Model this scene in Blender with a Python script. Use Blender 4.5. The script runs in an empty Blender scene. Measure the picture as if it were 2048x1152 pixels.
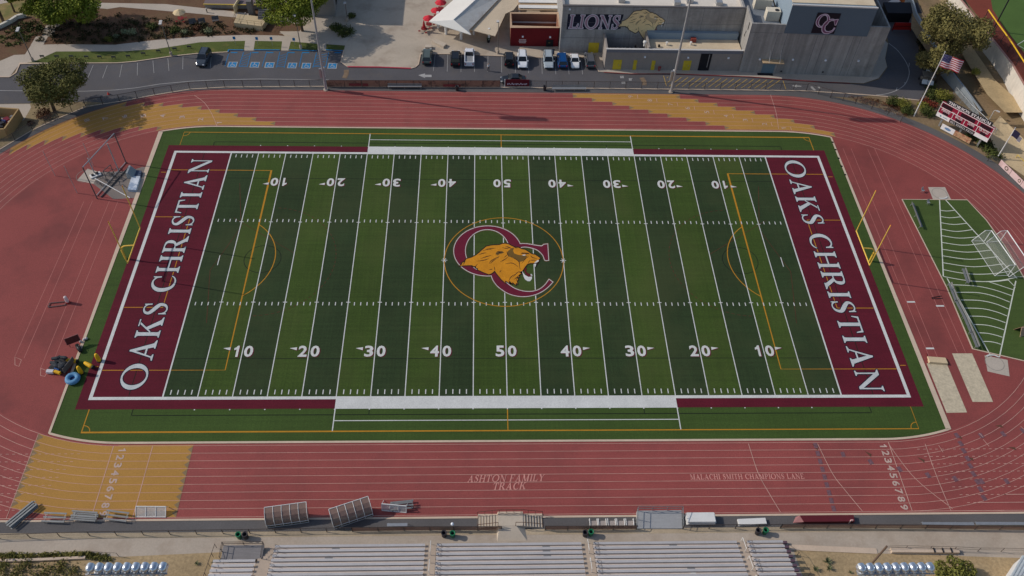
import bpy, bmesh, math, random
from mathutils import Vector, Matrix
R = math.radians
rnd = random.Random(11)
sc = bpy.context.scene
col = sc.collection
# ---------------- camera, world, sun, exposure ----------------
cd = bpy.data.cameras.new('camera'); cam = bpy.data.objects.new('camera', cd); col.objects.link(cam)
CAM = Vector((-3.853, -87.954, 97.954)); CROT = (0.70094, -0.03076, -0.02353); FPX = 1720.2
cam.location = CAM; cam.rotation_euler = CROT
cd.sensor_width = 36; cd.lens = 36 * FPX / 2048; cd.clip_start = 1; cd.clip_end = 2000
sc.camera = cam
TOSUN = Vector((-1.46, 0.30, 1.0)).normalized()
w = bpy.data.worlds.new('World'); sc.world = w; w.use_nodes = True
nt = w.node_tree; sky = nt.nodes.new('ShaderNodeTexSky'); sky.sky_type = 'NISHITA'; sky.sun_disc = False
sky.sun_elevation = math.asin(TOSUN.z); sky.sun_rotation = math.atan2(TOSUN.x, TOSUN.y)
sky.air_density = 1.0; sky.dust_density = 1.2
bg = nt.nodes['Background']; nt.links.new(sky.outputs[0], bg.inputs[0]); bg.inputs[1].default_value = 0.115
sd = bpy.data.lights.new('sun', 'SUN'); sd.energy = 2.95; sd.angle = R(0.53); sd.color = (1, .93, .84)
so = bpy.data.objects.new('sun', sd); col.objects.link(so); so.location = (-80, 40, 90)
so.rotation_euler = (-TOSUN).to_track_quat('-Z', 'Y').to_euler()
vs = sc.view_settings; vs.view_transform = 'Standard'; vs.look = 'None'; vs.exposure = -0.2; vs.gamma = 1

# ---------------- pixel -> place helper (photo is 2048 x 1152) ----------------
CM = cam.rotation_euler.to_matrix()
def G(u, v, z=0.0):
    d = CM @ Vector(((u - 1024) / FPX, -(v - 576) / FPX, -1.0))
    t = (z - CAM.z) / d.z
    return (CAM.x + t * d.x, CAM.y + t * d.y)
def GZ(ox, oy, k):
    return lambda x, y, z=0.0: G(ox + x * k, oy + y * k, z)

# ---------------- materials ----------------
def S(r, g, b, k=1.0):
    f = lambda v: (v / 255 / 12.92 if v <= 10 else ((v / 255 + .055) / 1.055) ** 2.4) * k
    return (f(r), f(g), f(b))
MATS = {}
def M(name, rgb, rough=.8, var=.12, sc1=.15, fine=.10, sc2=6.0, metal=0.0, alpha=1.0, spec=.3, stretch=None, bump=0, obj=False, tint=None):
    if name in MATS: return MATS[name]
    m = bpy.data.materials.new(name); m.use_nodes = True; n = m.node_tree; L = n.links.new
    b = n.nodes['Principled BSDF']; b.inputs['Roughness'].default_value = rough; b.inputs['Metallic'].default_value = metal
    b.inputs['Specular IOR Level'].default_value = spec
    if obj:
        t = n.nodes.new('ShaderNodeTexCoord'); pos = t.outputs['Object']
    else:
        t = n.nodes.new('ShaderNodeNewGeometry'); pos = t.outputs['Position']
    def noise(scale, detail, rough_=.6, st=None):
        x = n.nodes.new('ShaderNodeTexNoise'); x.inputs['Scale'].default_value = scale; x.inputs['Detail'].default_value = detail
        x.inputs['Roughness'].default_value = rough_
        if st:
            mp = n.nodes.new('ShaderNodeMapping'); mp.inputs['Scale'].default_value = st; L(pos, mp.inputs[0]); L(mp.outputs[0], x.inputs[0])
        else: L(pos, x.inputs[0])
        return x.outputs['Fac']
    def rng(fac, amp, lo=.3, hi=.7):
        r = n.nodes.new('ShaderNodeMapRange'); r.inputs[1].default_value = lo; r.inputs[2].default_value = hi
        r.inputs[3].default_value = 1 - amp; r.inputs[4].default_value = 1 + amp; L(fac, r.inputs[0]); return r.outputs[0]
    def mul(a, c):
        x = n.nodes.new('ShaderNodeMath'); x.operation = 'MULTIPLY'; L(a, x.inputs[0]); L(c, x.inputs[1]); return x.outputs[0]
    f = None
    if var: f = rng(noise(sc1, 5), var)
    if fine:
        g = rng(noise(sc2, 3, .7), fine); f = mul(f, g) if f else g
    if stretch:
        for st, amp in stretch:
            g = rng(noise(1, 3, .6, st), amp); f = mul(f, g) if f else g
    if f:
        vm = n.nodes.new('ShaderNodeVectorMath'); vm.operation = 'SCALE'; vm.inputs[0].default_value = rgb; L(f, vm.inputs['Scale'])
        out = vm.outputs[0]
        if tint:
            mx = n.nodes.new('ShaderNodeMix'); mx.data_type = 'RGBA'; mx.inputs[7].default_value = (*tint[0], 1)
            r = n.nodes.new('ShaderNodeMapRange'); r.inputs[1].default_value = tint[2]; r.inputs[2].default_value = tint[3]
            r.inputs[4].default_value = tint[4]; L(noise(tint[1], 5, .65), r.inputs[0]); L(r.outputs[0], mx.inputs[0]); L(out, mx.inputs[6]); out = mx.outputs[2]
        L(out, b.inputs['Base Color'])
    else: b.inputs['Base Color'].default_value = (*rgb, 1)
    if bump:
        bp = n.nodes.new('ShaderNodeBump'); bp.inputs['Strength'].default_value = bump; bp.inputs['Distance'].default_value = .05
        L(noise(sc2, 4), bp.inputs['Height']); L(bp.outputs[0], b.inputs['Normal'])
    if alpha < 1:
        tr = n.nodes.new('ShaderNodeBsdfTransparent'); ms = n.nodes.new('ShaderNodeMixShader'); ms.inputs[0].default_value = alpha
        L(tr.outputs[0], ms.inputs[1]); L(b.outputs[0], ms.inputs[2]); L(ms.outputs[0], n.nodes['Material Output'].inputs[0])
    MATS[name] = m; return m
# ---------------- object helpers ----------------
def tag(o, label=None, cat=None, group=None, kind=None):
    if label: o['label'] = label
    if cat: o['category'] = cat
    if group: o['group'] = group
    if kind: o['kind'] = kind
    return o
def thing(name, label, cat, loc=(0, 0, 0), rz=0.0, group=None, kind=None):
    o = bpy.data.objects.new(name, None); col.objects.link(o); o.empty_display_size = .3
    o.location = (loc[0], loc[1], loc[2] if len(loc) > 2 else 0.0); o.rotation_euler = (0, 0, rz)
    return tag(o, label, cat, group, kind)
def wm(o):
    m = Matrix.Identity(4)
    while o is not None:
        m = Matrix.LocRotScale(o.location, o.rotation_euler, None) @ m; o = o.parent
    return m
def copy_tree(o, parent=None):
    c = o.copy(); col.objects.link(c); c.parent = parent
    for ch in o.children: copy_tree(ch, c)
    return c
def dup(o, loc, rz=None, label=None, group=None):
    c = copy_tree(o); c.location = (loc[0], loc[1], loc[2] if len(loc) > 2 else 0.0)
    if rz is not None: c.rotation_euler = (0, 0, rz)
    if label: c['label'] = label
    if group: c['group'] = group
    return c
class MB:
    def __init__(s): s.v = []; s.f = []
    def add(s, vs_, fs):
        b = len(s.v); s.v += [tuple(p) for p in vs_]; s.f += [tuple(b + i for i in f) for f in fs]; return s
    def box(s, c, d, rz=0.0, base=True):
        x, y, z = d[0] / 2, d[1] / 2, d[2]; z0 = c[2] if base else c[2] - z / 2; ca, sa = math.cos(rz), math.sin(rz)
        P = [(c[0] + a * x * ca - e * y * sa, c[1] + a * x * sa + e * y * ca, z0 + q * z) for q in (0, 1) for a, e in ((-1, -1), (1, -1), (1, 1), (-1, 1))]
        return s.add(P, [(3, 2, 1, 0), (4, 5, 6, 7), (0, 1, 5, 4), (1, 2, 6, 5), (2, 3, 7, 6), (3, 0, 4, 7)])
    def bar(s, p, q, r, n=6, r2=None):
        p, q = Vector(p), Vector(q); d = (q - p)
        if d.length < 1e-6: return s
        d.normalize(); a = d.orthogonal().normalized(); b = d.cross(a); r2 = r if r2 is None else r2
        P = []
        for c, rr in ((p, r), (q, r2)):
            for i in range(n):
                t = 2 * math.pi * (i + .5) / n; P.append(c + (a * math.cos(t) + b * math.sin(t)) * rr)
        F = [(i, (i + 1) % n, n + (i + 1) % n, n + i) for i in range(n)] + [tuple(range(n - 1, -1, -1)), tuple(range(n, 2 * n))]
        return s.add(P, F)
    def path(s, pts, r, n=6):
        for a, b in zip(pts[:-1], pts[1:]): s.bar(a, b, r, n)
        return s
    def poly(s, pts): return s.add(pts, [tuple(range(len(pts)))])
    def prism(s, pts, z0, z1):
        a = sum(pts[i - 1][0] * pts[i][1] - pts[i][0] * pts[i - 1][1] for i in range(len(pts)))
        if a < 0: pts = pts[::-1]
        n = len(pts); P = [(p[0], p[1], z0) for p in pts] + [(p[0], p[1], z1) for p in pts]
        return s.add(P, [tuple(range(n - 1, -1, -1)), tuple(range(n, 2 * n))] + [(i, (i + 1) % n, n + (i + 1) % n, n + i) for i in range(n)])
    def hexa(s, b, t):     # bottom 4 pts and top 4 pts
        return s.add(list(b) + list(t), [(3, 2, 1, 0), (4, 5, 6, 7), (0, 1, 5, 4), (1, 2, 6, 5), (2, 3, 7, 6), (3, 0, 4, 7)])
    def lathe(s, prof, c=(0, 0, 0), n=12, cap=True):
        P = []; F = []
        for r, z in prof:
            for i in range(n):
                t = 2 * math.pi * i / n; P.append((c[0] + r * math.cos(t), c[1] + r * math.sin(t), c[2] + z))
        for k in range(len(prof) - 1):
            for i in range(n): F.append((k * n + i, k * n + (i + 1) % n, (k + 1) * n + (i + 1) % n, (k + 1) * n + i))
        if cap: F += [tuple(range(n - 1, -1, -1)), tuple((len(prof) - 1) * n + i for i in range(n))]
        return s.add(P, F)
    def ball(s, c, r, n=10, m=6, sz=1.0):
        return s.lathe([(max(.001, r * math.sin(math.pi * i / m)), -r * sz * math.cos(math.pi * i / m)) for i in range(m + 1)], c, n)
    def ribbon(s, pts, w, z, closed=False):
        n = len(pts); Pt = [Vector((p[0], p[1])) for p in pts]; A = []; B = []
        for i in range(n):
            if closed: a, b = Pt[i - 1], Pt[(i + 1) % n]
            else: a, b = Pt[max(0, i - 1)], Pt[min(n - 1, i + 1)]
            t = (b - a).normalized(); nn = Vector((-t.y, t.x))
            k = 1.0
            if 0 < i < n - 1 or closed:
                t1 = (Pt[i] - Pt[i - 1]).normalized(); n1 = Vector((-t1.y, t1.x)); k = 1 / max(.4, nn.dot(n1))
            A.append(Pt[i] + nn * w / 2 * k); B.append(Pt[i] - nn * w / 2 * k)
        zz = lambda i: z[i] if isinstance(z, (list, tuple)) else z
        P = [(p.x, p.y, zz(i)) for i, p in enumerate(A)] + [(p.x, p.y, zz(i)) for i, p in enumerate(B)]
        F = [(n + i, n + (i + 1) % n, (i + 1) % n, i) for i in range(n if closed else n - 1)]
        return s.add(P, F)
    def wall(s, pts, t, z0, z1):       # standing wall of thickness t along a polyline
        for i in range(len(pts) - 1):
            a, b = Vector(pts[i][:2]), Vector(pts[i + 1][:2]); d = (b - a).normalized(); nn = Vector((-d.y, d.x)) * t / 2
            h0 = z1[i] if isinstance(z1, (list, tuple)) else z1; h1 = z1[i + 1] if isinstance(z1, (list, tuple)) else z1
            q = [a - nn, b - nn, b + nn, a + nn]
            s.hexa([(p.x, p.y, z0) for p in q], [(q[0].x, q[0].y, h0), (q[1].x, q[1].y, h1), (q[2].x, q[2].y, h1), (q[3].x, q[3].y, h0)])
        return s
    def xf(s, m, start=0):
        s.v = s.v[:start] + [tuple(m @ Vector(p)) for p in s.v[start:]]; return s
    def each(s, name, m, parent=None, world=False, smooth=False):      # every loose piece as an object of its own
        pr = list(range(len(s.v)))
        def fd(i):
            while pr[i] != i: pr[i] = pr[pr[i]]; i = pr[i]
            return i
        for f in s.f:
            for i in f[1:]: pr[fd(i)] = fd(f[0])
        gr = {}
        for f in s.f: gr.setdefault(fd(f[0]), []).append(f)
        out = []
        for fs in gr.values():
            ix = sorted({i for f in fs for i in f}); mp = {i: k for k, i in enumerate(ix)}
            q = MB(); q.v = [s.v[i] for i in ix]; q.f = [tuple(mp[i] for i in f) for f in fs]; out.append(q.build(name, m, parent, world, smooth))
        return out
    def build(s, name, m, parent=None, world=False, smooth=False, label=None):
        v = s.v
        me = bpy.data.meshes.new(name); o = bpy.data.objects.new(name, me); col.objects.link(o)
        if parent is not None:
            o.parent = parent
            if world:
                im = wm(parent).inverted(); v = [tuple(im @ Vector(p)) for p in v]
        else:
            xs = [p[0] for p in v]; ys = [p[1] for p in v]; zs = [p[2] for p in v]
            c = ((min(xs) + max(xs)) / 2, (min(ys) + max(ys)) / 2, min(zs)); o.location = c
            v = [(p[0] - c[0], p[1] - c[1], p[2] - c[2]) for p in v]
        me.from_pydata(v, [], s.f); me.materials.append(m); me.validate(); me.update()
        if smooth: me.polygons.foreach_set('use_smooth', [True] * len(me.polygons))
        if label: o['label'] = label
        return o
def sheet(name, pts, z, m, parent=None, label=None, kind='structure'):
    a = sum(pts[i - 1][0] * pts[i][1] - pts[i][0] * pts[i - 1][1] for i in range(len(pts)))
    if a < 0: pts = pts[::-1]
    o = MB().poly([(p[0], p[1], p[2] if len(p) > 2 else z) for p in pts]).build(name, m, parent, world=True)
    if parent is None: o['kind'] = kind
    if label: o['label'] = label
    return o
def smooth_pts(P, k=5, closed=True):
    n = len(P); out = []
    for i in range(n if closed else n - 1):
        p0, p1, p2, p3 = (Vector(P[(i + j) % n]) if closed else Vector(P[min(max(i + j, 0), n - 1)]) for j in (-1, 0, 1, 2))
        for q in range(k):
            t = q / k; out.append(tuple(.5 * ((2 * p1) + (p2 - p0) * t + (2 * p0 - 5 * p1 + 4 * p2 - p3) * t * t + (3 * p1 - p0 - 3 * p2 + p3) * t ** 3)))
    if not closed: out.append(tuple(P[-1]))
    return out
def offset(P, d):            # grow (d>0) a simple polygon
    n = len(P); a = sum(P[i - 1][0] * P[i][1] - P[i][0] * P[i - 1][1] for i in range(n)); sg = 1 if a > 0 else -1; out = []
    for i in range(n):
        p, q, r = Vector(P[i - 1]), Vector(P[i]), Vector(P[(i + 1) % n])
        e1 = (q - p); e2 = (r - q)
        if e1.length < 1e-7 or e2.length < 1e-7: out.append(tuple(q)); continue
        e1.normalize(); e2.normalize(); n1 = Vector((e1.y, -e1.x)) * sg; n2 = Vector((e2.y, -e2.x)) * sg
        h = (n1 + n2)
        if h.length < 1e-4: h = n1
        h.normalize(); k = min(2.0, 1 / max(.2, h.dot(n1))); out.append(tuple(q + h * d * k))
    return out
# ---------------- serif letters, drawn as shapes ----------------
def ell(cx, cy, rx, ry, n=28, a0=0, a1=360): return [(cx + rx * math.cos(R(a0 + (a1 - a0) * i / n)), cy + ry * math.sin(R(a0 + (a1 - a0) * i / n))) for i in range(n + (0 if a1 - a0 == 360 else 1))]
def stem(x0, x1, y0=0, y1=1, w=.09, lo=True, hi=True, s=.045):
    p = []
    if lo: p += [(x0 - w, y0), (x1 + w, y0), (x1 + w, y0 + s), (x1 + .02, y0 + s + .03), (x1, y0 + s + .09)]
    else: p += [(x0, y0), (x1, y0)]
    if hi: p += [(x1, y1 - s - .09), (x1 + .02, y1 - s - .03), (x1 + w, y1 - s), (x1 + w, y1), (x0 - w, y1), (x0 - w, y1 - s), (x0 - .02, y1 - s - .03), (x0, y1 - s - .09)]
    else: p += [(x1, y1), (x0, y1)]
    if lo: p += [(x0, y0 + s + .09), (x0 - .02, y0 + s + .03), (x0 - w, y0 + s)]
    return ('p', p)
def stroke(pts, ws, k=6):
    if k > 1:
        q = smooth_pts([(p[0], p[1], w_) for p, w_ in zip(pts, ws)], k, False); return ('s', [(a[0], a[1]) for a in q], [a[2] for a in q])
    return ('s', pts, ws)
T, t_ = .17, .06
GL = {
 'I': (.36, [stem(.095, .265)]),
 'H': (1.0, [stem(.095, .265), stem(.735, .905), ('p', [(.25, .47), (.75, .47), (.75, .54), (.25, .54)])]),
 'N': (1.04, [stem(.14, .2, hi=False), ('p', [(.0, 1), (.0, .955), (.1, .9), (.8, -.02), (.9, -.02), (.9, .08), (.24, 1)]), stem(.84, .9, lo=False)]),
 'O': (1.18, [('r', ell(.60, .5, .60, .53), ell(.60, .5, .40, .46))]),
 'A': (1.0, [('p', [(.14, .03), (.2, .03), (.53, .88), (.5, 1.02), (.46, .94)]), ('p', [(.68, .03), (.89, .03), (.54, 1.02), (.47, 1.02), (.45, .9)]), ('p', [(.26, .31), (.72, .31), (.7, .38), (.28, .38)]),
               ('p', [(.02, 0), (.32, 0), (.32, .045), (.2, .09), (.14, .09), (.02, .045)]), ('p', [(.6, 0), (1.0, 0), (1.0, .045), (.9, .1), (.68, .1), (.6, .045)])]),
 'K': (1.0, [stem(.095, .265), ('p', [(.24, .42), (.31, .42), (.78, .93), (.68, .93)]), ('p', [(.58, .955), (.93, .955), (.93, 1), (.58, 1)]), ('p', [(.38, .58), (.5, .68), (.92, .05), (.68, .05)]), ('p', [(.6, 0), (1.02, 0), (1.02, .045), (.9, .1), (.68, .1), (.6, .045)])]),
 'S': (.66, [stroke([(.58, .78), (.5, .93), (.33, .985), (.15, .9), (.11, .74), (.24, .6), (.42, .47), (.55, .33), (.5, .12), (.33, .015), (.15, .06), (.06, .24)], [.04, .06, .06, .1, .15, .18, .19, .16, .11, .06, .06, .04]), ('p', [(.55, .68), (.6, .68), (.59, 1.0), (.55, 1.0), (.52, .9)]), ('p', [(.04, .32), (.09, .32), (.12, .1), (.08, 0), (.04, 0)])]),
 'C': (.92, [stroke([(.84, .74), (.75, .9), (.56, .985), (.3, .9), (.13, .66), (.13, .36), (.28, .1), (.55, .015), (.76, .08), (.88, .22)], [.05, .07, .07, .13, .19, .19, .13, .07, .06, .04]), ('p', [(.8, .66), (.86, .66), (.86, 1.01), (.82, 1.01), (.76, .9)])]),
 'R': (.98, [stem(.095, .265), stroke([(.2, .965), (.45, .965), (.62, .9), (.66, .74), (.6, .57), (.44, .5), (.2, .5)], [.06, .06, .12, .18, .12, .06, .06]), ('p', [(.36, .5), (.54, .52), (.9, .06), (.68, .06)]), ('p', [(.66, 0), (1.0, 0), (1.0, .045), (.9, .1), (.66, .1)])]),
 'T': (.86, [stem(.345, .515, hi=False), ('p', [(.03, 1), (.03, .93), (.83, .93), (.83, 1)]), ('p', [(.0, .7), (.04, .7), (.12, .95), (.03, .99)]), ('p', [(.86, .7), (.82, .7), (.74, .95), (.83, .99)])]),
 'L': (.8, [stem(.095, .265), ('p', [(.25, 0), (.74, 0), (.74, .06), (.25, .06)]), ('p', [(.62, .03), (.74, .0), (.79, .32), (.75, .32)])]),
 'D': (1.0, [stem(.095, .265), stroke([(.2, .965), (.5, .965), (.8, .8), (.88, .5), (.8, .2), (.5, .035), (.2, .035)], [.06, .07, .15, .18, .15, .07, .06])]),
 'U': (1.0, [stem(.095, .265, lo=False, y0=.3), stem(.82, .88, lo=False, y0=.3), stroke([(.18, .32), (.22, .12), (.5, .03), (.78, .12), (.85, .32)], [.17, .12, .07, .06, .06])]),
 'M': (1.2, [stem(.14, .2, hi=False), ('p', [(.03, 1), (.28, 1), (.65, .1), (.6, 0), (.54, 0), (.1, .95)]), ('p', [(.6, 0), (.66, .06), (1.0, 1), (.93, .98)]), stem(.9, 1.07)]),
 'B': (.85, [stem(.095, .265), stroke([(.2, .965), (.5, .965), (.66, .75), (.5, .53), (.2, .53)], [.06, .07, .16, .07, .06]), stroke([(.2, .5), (.52, .5), (.72, .26), (.52, .035), (.2, .035)], [.06, .07, .17, .07, .06])]),
 'E': (.82, [stem(.095, .265), ('p', [(.25, 0), (.76, 0), (.8, .28), (.74, .28), (.68, .06), (.25, .06)]), ('p', [(.25, 1), (.74, 1), (.77, .75), (.71, .75), (.66, .94), (.25, .94)]), ('p', [(.25, .47), (.6, .47), (.6, .53), (.25, .53)])]),
 'F': (.78, [stem(.095, .265), ('p', [(.25, 1), (.74, 1), (.77, .72), (.71, .72), (.66, .94), (.25, .94)]), ('p', [(.25, .47), (.6, .47), (.6, .53), (.25, .53)])]),
 'P': (.82, [stem(.095, .265), stroke([(.2, .965), (.48, .965), (.68, .72), (.48, .47), (.2, .47)], [.06, .07, .18, .07, .06])]),
 'Y': (.95, [stem(.39, .56, y1=.5, hi=False), ('p', [(.02, 1), (.26, 1), (.56, .46), (.4, .46)]), ('p', [(.48, .47), (.56, .5), (.88, 1), (.8, 1)]), ('p', [(.7, .955), (.97, .955), (.97, 1), (.7, 1)])]),
}
def glyph_polys(txt, gap=.12, space=.42):
    """list of (polygons or (outer, inner) rings, in cap-height units), total width"""
    x = 0; out = []
    for ch in txt:
        if ch == ' ': x += space; continue
        wd, ps = GL[ch]
        for p in ps:
            if p[0] == 's':
                A = []; B = []; pts = p[1]
                for i in range(len(pts)):
                    a, b = pts[max(0, i - 1)], pts[min(len(pts) - 1, i + 1)]; d = Vector((b[0] - a[0], b[1] - a[1])).normalized(); wv = p[2][i] / 2
                    A.append((pts[i][0] - d.y * wv + x, pts[i][1] + d.x * wv)); B.append((pts[i][0] + d.y * wv + x, pts[i][1] - d.x * wv))
                out.append(('s', A, B))
            elif p[0] == 'r': out.append(('r', [(q[0] + x, q[1]) for q in p[1]], [(q[0] + x, q[1]) for q in p[2]]))
            else: out.append(('p', [(q[0] + x, q[1]) for q in p[1]]))
        x += wd + gap
    return out, x - gap
def letters(mb, txt, org, ux, uy, h, width=None, grow=0.0, lift=0.0, gap=.12, space=.42, shear=0.0, step=.0006):
    """org = middle of the line of text; ux, uy = unit vectors along the writing and up; letters lie in that plane"""
    ps, tw = glyph_polys(txt, gap, space); kx = (width / tw) if width else h
    o = Vector(org); ux = Vector(ux).normalized(); uy = Vector(uy).normalized(); nz = ux.cross(uy)
    def W(p, i): return o + ux * ((p[0] - tw / 2) * kx + shear * (p[1] - .5) * h) + uy * ((p[1] - .5) * h) + nz * (lift + i * step)
    for i, p in enumerate(ps):
        g = grow / h; j = i % 7
        if p[0] == 'p':
            q = offset(p[1], g) if g else p[1]
            a = sum(q[k - 1][0] * q[k][1] - q[k][0] * q[k - 1][1] for k in range(len(q)))
            mb.poly([W(z, j) for z in (q if a > 0 else q[::-1])])
        elif p[0] == 'r':
            a = offset(p[1], g) if g else p[1]; b = offset(p[2], -g) if g else p[2]; n = len(a)
            for k in range(n): mb.poly([W(a[k], j), W(a[(k + 1) % n], j), W(b[(k + 1) % n], j), W(b[k], j)])
        else:
            loop = p[1] + p[2][::-1]; q = offset(loop, g) if g else loop; n = len(p[1])
            A, B = q[:n], q[n:][::-1]
            for k in range(n - 1): mb.poly([W(B[k], j), W(B[k + 1], j), W(A[k + 1], j), W(A[k], j)])
    return mb
_tc = {}
def sans(txt, bold=0.0):
    key = (txt, bold)
    if key not in _tc:
        c = bpy.data.curves.new('lettering', 'FONT'); c.body = txt; c.offset = bold; c.resolution_u = 3
        o = bpy.data.objects.new('lettering', c); me = bpy.data.meshes.new_from_object(o)
        v = [(p.co.x, p.co.y) for p in me.vertices]; f = [tuple(p.vertices) for p in me.polygons]
        x0, x1 = min(p[0] for p in v), max(p[0] for p in v); y0, y1 = min(p[1] for p in v), max(p[1] for p in v)
        _tc[key] = ([((p[0] - x0) / (x1 - x0) - .5, (p[1] - y0) / (y1 - y0) - .5) for p in v], f)
        bpy.data.objects.remove(o); bpy.data.curves.remove(c); bpy.data.meshes.remove(me)
    return _tc[key]
def print_sans(mb, txt, org, ux, uy, wd, h, bold=.02, lift=0.0):
    v, f = sans(txt, bold) if txt != '1' else ([(.5, -.5), (.5, .5), (.15, .5), (-.1, .37), (-.5, .27), (-.5, .1), (.02, .17), (.02, -.5)], [tuple(range(8))]); o = Vector(org); ux = Vector(ux).normalized(); uy = Vector(uy).normalized(); nz = ux.cross(uy)
    f2 = []
    for q in f:
        a = sum(v[q[k - 1]][0] * v[q[k]][1] - v[q[k]][0] * v[q[k - 1]][1] for k in range(len(q))); f2.append(q if a > 0 else q[::-1])
    mb.add([o + ux * p[0] * wd + uy * p[1] * h + nz * lift for p in v], f2); return mb
# ======================= GROUND, TRACK, FIELD =======================
m_dirt = M('dry_soil', S(138, 116, 88), .95, .22, .08, .18, 2.5, tint=(S(120, 104, 72), .25, .45, .62, .7))
m_track = M('red_track_rubber', S(150, 76, 72), .85, .09, .07, .20, 7.0, stretch=[((.02, .9, 1), .06), ((.35, .05, 1), .03)], tint=(S(124, 66, 64), .13, .47, .70, .6))
m_trackb = M('infield_rubber', S(144, 72, 68), .85, .10, .06, .20, 7.0, tint=(S(116, 60, 58), .09, .47, .66, .75))
m_yel = M('ochre_track_rubber', S(178, 132, 64), .85, .08, .08, .16, 9.0)
m_line = M('track_line_paint', S(204, 160, 146), .8, .15, .6, .1, 6)
m_num = M('track_number_paint', S(192, 166, 154), .8, .15, .6, .1, 6)
m_white = M('white_turf_paint', S(210, 210, 206), .85, .09, .4, .14, 7)
m_asph = M('asphalt', S(90, 88, 91), .9, .14, .12, .14, 5, tint=(S(100, 94, 90), .35, .52, .7, .6))
m_asphd = M('dark_asphalt', S(97, 94, 94), .9, .12, .15, .12, 5)
m_conc = M('concrete', S(184, 170, 154), .9, .10, .2, .08, 4, tint=(S(160, 142, 124), .3, .5, .7, .6))
m_walk = M('sidewalk_concrete', S(186, 174, 160), .9, .08, .25, .07, 4)
m_kerb = M('kerb_concrete', S(206, 184, 162), .9, .08, .4, .06, 4)
m_turfs = M('side_turf', S(62, 82, 34), .95, .14, .08, .20, 5.5, stretch=[((.05, 1.3, 1), .10), ((3.0, .06, 1), .06)])
m_turfl = M('light_turf', S(60, 79, 28), .95, .16, .07, .22, 5.5, stretch=[((.05, 2.2, 1), .12), ((3.0, .06, 1), .10)], tint=(S(80, 88, 44), .06, .46, .66, .4))
m_turfd = M('dark_turf', S(45, 61, 33), .95, .16, .07, .22, 5.5, stretch=[((.05, 2.2, 1), .12), ((3.0, .06, 1), .10)], tint=(S(66, 72, 42), .06, .46, .66, .5))
m_mar = M('maroon_turf', S(92, 20, 37), .95, .12, .2, .18, 5.5, stretch=[((.06, 1.6, 1), .08)])
m_org = M('orange_turf_paint', S(186, 130, 34), .9, .08, .5, .12, 6)
m_navy = M('navy_turf_paint', S(28, 26, 44), .9, .1, .5, .12, 6)
m_blkl = M('black_turf_inlay', S(22, 30, 20), .95, .1, .5, .1, 6)
m_silver = M('silver_turf_paint', S(194, 198, 198), .9, .1, .5, .14, 7)
sheet('ground', [(-420, -320), (420, -320), (420, 500), (-420, 500)], -.03, m_dirt)
CX, R0, LW = 49.3, 31.75, 1.084
def oval(r, n=48, x=CX):
    return [(x + r * math.sin(R(a)), r * math.cos(R(a))) for a in [180 * i / n for i in range(n + 1)]] + [(-x - r * math.sin(R(a)), -r * math.cos(R(a))) for a in [180 * i / n for i in range(n + 1)]]
# asphalt around the track
ring = [(x + (.35 if x > 0 else -.25), y) for x, y in oval(43.4)]
sheet('asphalt_apron', ring, .002, m_asphd)
sheet('asphalt_strip', [(-95, -43.35), (110, -43.3), (110, -20), (-95, -20)], .006, m_asphd)
sheet('verge_strip', [(-110, -44.1), (120, -44.1), (120, -42.9), (-110, -42.9)], -.003, M('pale_verge', S(182, 164, 138), .95, .15, .4, .12, 4))
sheet('track_chute', [(-95, -41.75), (110, -41.75), (110, -12), (-95, -12)], .012, m_track)
trk = sheet('running_track', oval(41.85), .018, m_track, label='red rubber running track with nine lanes around the football field')
sheet('infield_surface', oval(31.5), .022, m_trackb)
MB().ribbon([(-95, -41.83), (110, -41.83)], .26, .05).build('track_kerb', m_kerb)['kind'] = 'structure'
# lanes
lm = MB()
for i in range(10):
    r = R0 + LW * i
    lm.ribbon(oval(r), .052, .036 + .0004 * i, closed=True)
lm.ribbon([(-95, R0 * -1 - LW * 9), (-CX, -R0 - LW * 9)], .075, .0395); lm.ribbon([(CX, -R0 - LW * 9), (110, -R0 - LW * 9)], .075, .0395)
for k in range(8):        # sprint chute: dashes, then full lines
    y = -R0 - LW * (k + 1)
    x = 53.5 + .55 * k
    xe = CX + math.sqrt(max(1, (R0 + 9 * LW) ** 2 - y * y)) if k > 4 else 92
    while x < xe: lm.ribbon([(x, y), (x + .36, y)], .07, .0405); x += .8
    if k > 4: lm.ribbon([(xe, y), (110, y)], .07, .0405)
    x = -54.0 - .55 * k
    while x > -75: lm.ribbon([(x, y), (x - .36, y)], .06, .0405); x -= .8
lm.build('lane_lines', m_line, trk, world=True)
def lane_pt(r, s):       # s metres along the top or bottom straight measured from midfield, running on into the bends
    if abs(s) <= CX: return (s, r)
    a = (abs(s) - CX) / r; x = CX + r * math.sin(a); return (x if s > 0 else -x, r * math.cos(a))
def lane_s(x, y, r):
    if abs(x) <= CX: return x
    a = math.atan2(abs(x) - CX, y); return (CX + a * r) * (1 if x > 0 else -1)
def lane_patch(mb, i, s0, s1, z=.028, n=14):
    ri, ro = R0 + LW * (i - 1), R0 + LW * i
    if i == 9: ro += .25
    A = [lane_pt(ri, s0 + (s1 - s0) * k / n) for k in range(n + 1)]; B = [lane_pt(ro, s0 + (s1 - s0) * k / n) for k in range(n + 1)]
    for k in range(n): mb.poly([(*A[k], z), (*A[k + 1], z), (*B[k + 1], z), (*B[k], z)])
def mid(i): return R0 + LW * (i - .5)
m_gry = M('grey_track_mark', S(138, 116, 86), .9, .1, .5, .1, 6)
zz = GZ(1100, 160, .293)
st = [155, 285, 425, 540, 670, 800, 930, 1060, 1190]; en = [885, 1010, 1140, 1265, 1395, 1530, 1665, 1805, 1945]
ysx = [100, 128, 155, 182, 207, 235, 262, 290, 318]; yen = [108, 134, 160, 187, 214, 243, 275, 312, 365]
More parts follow.
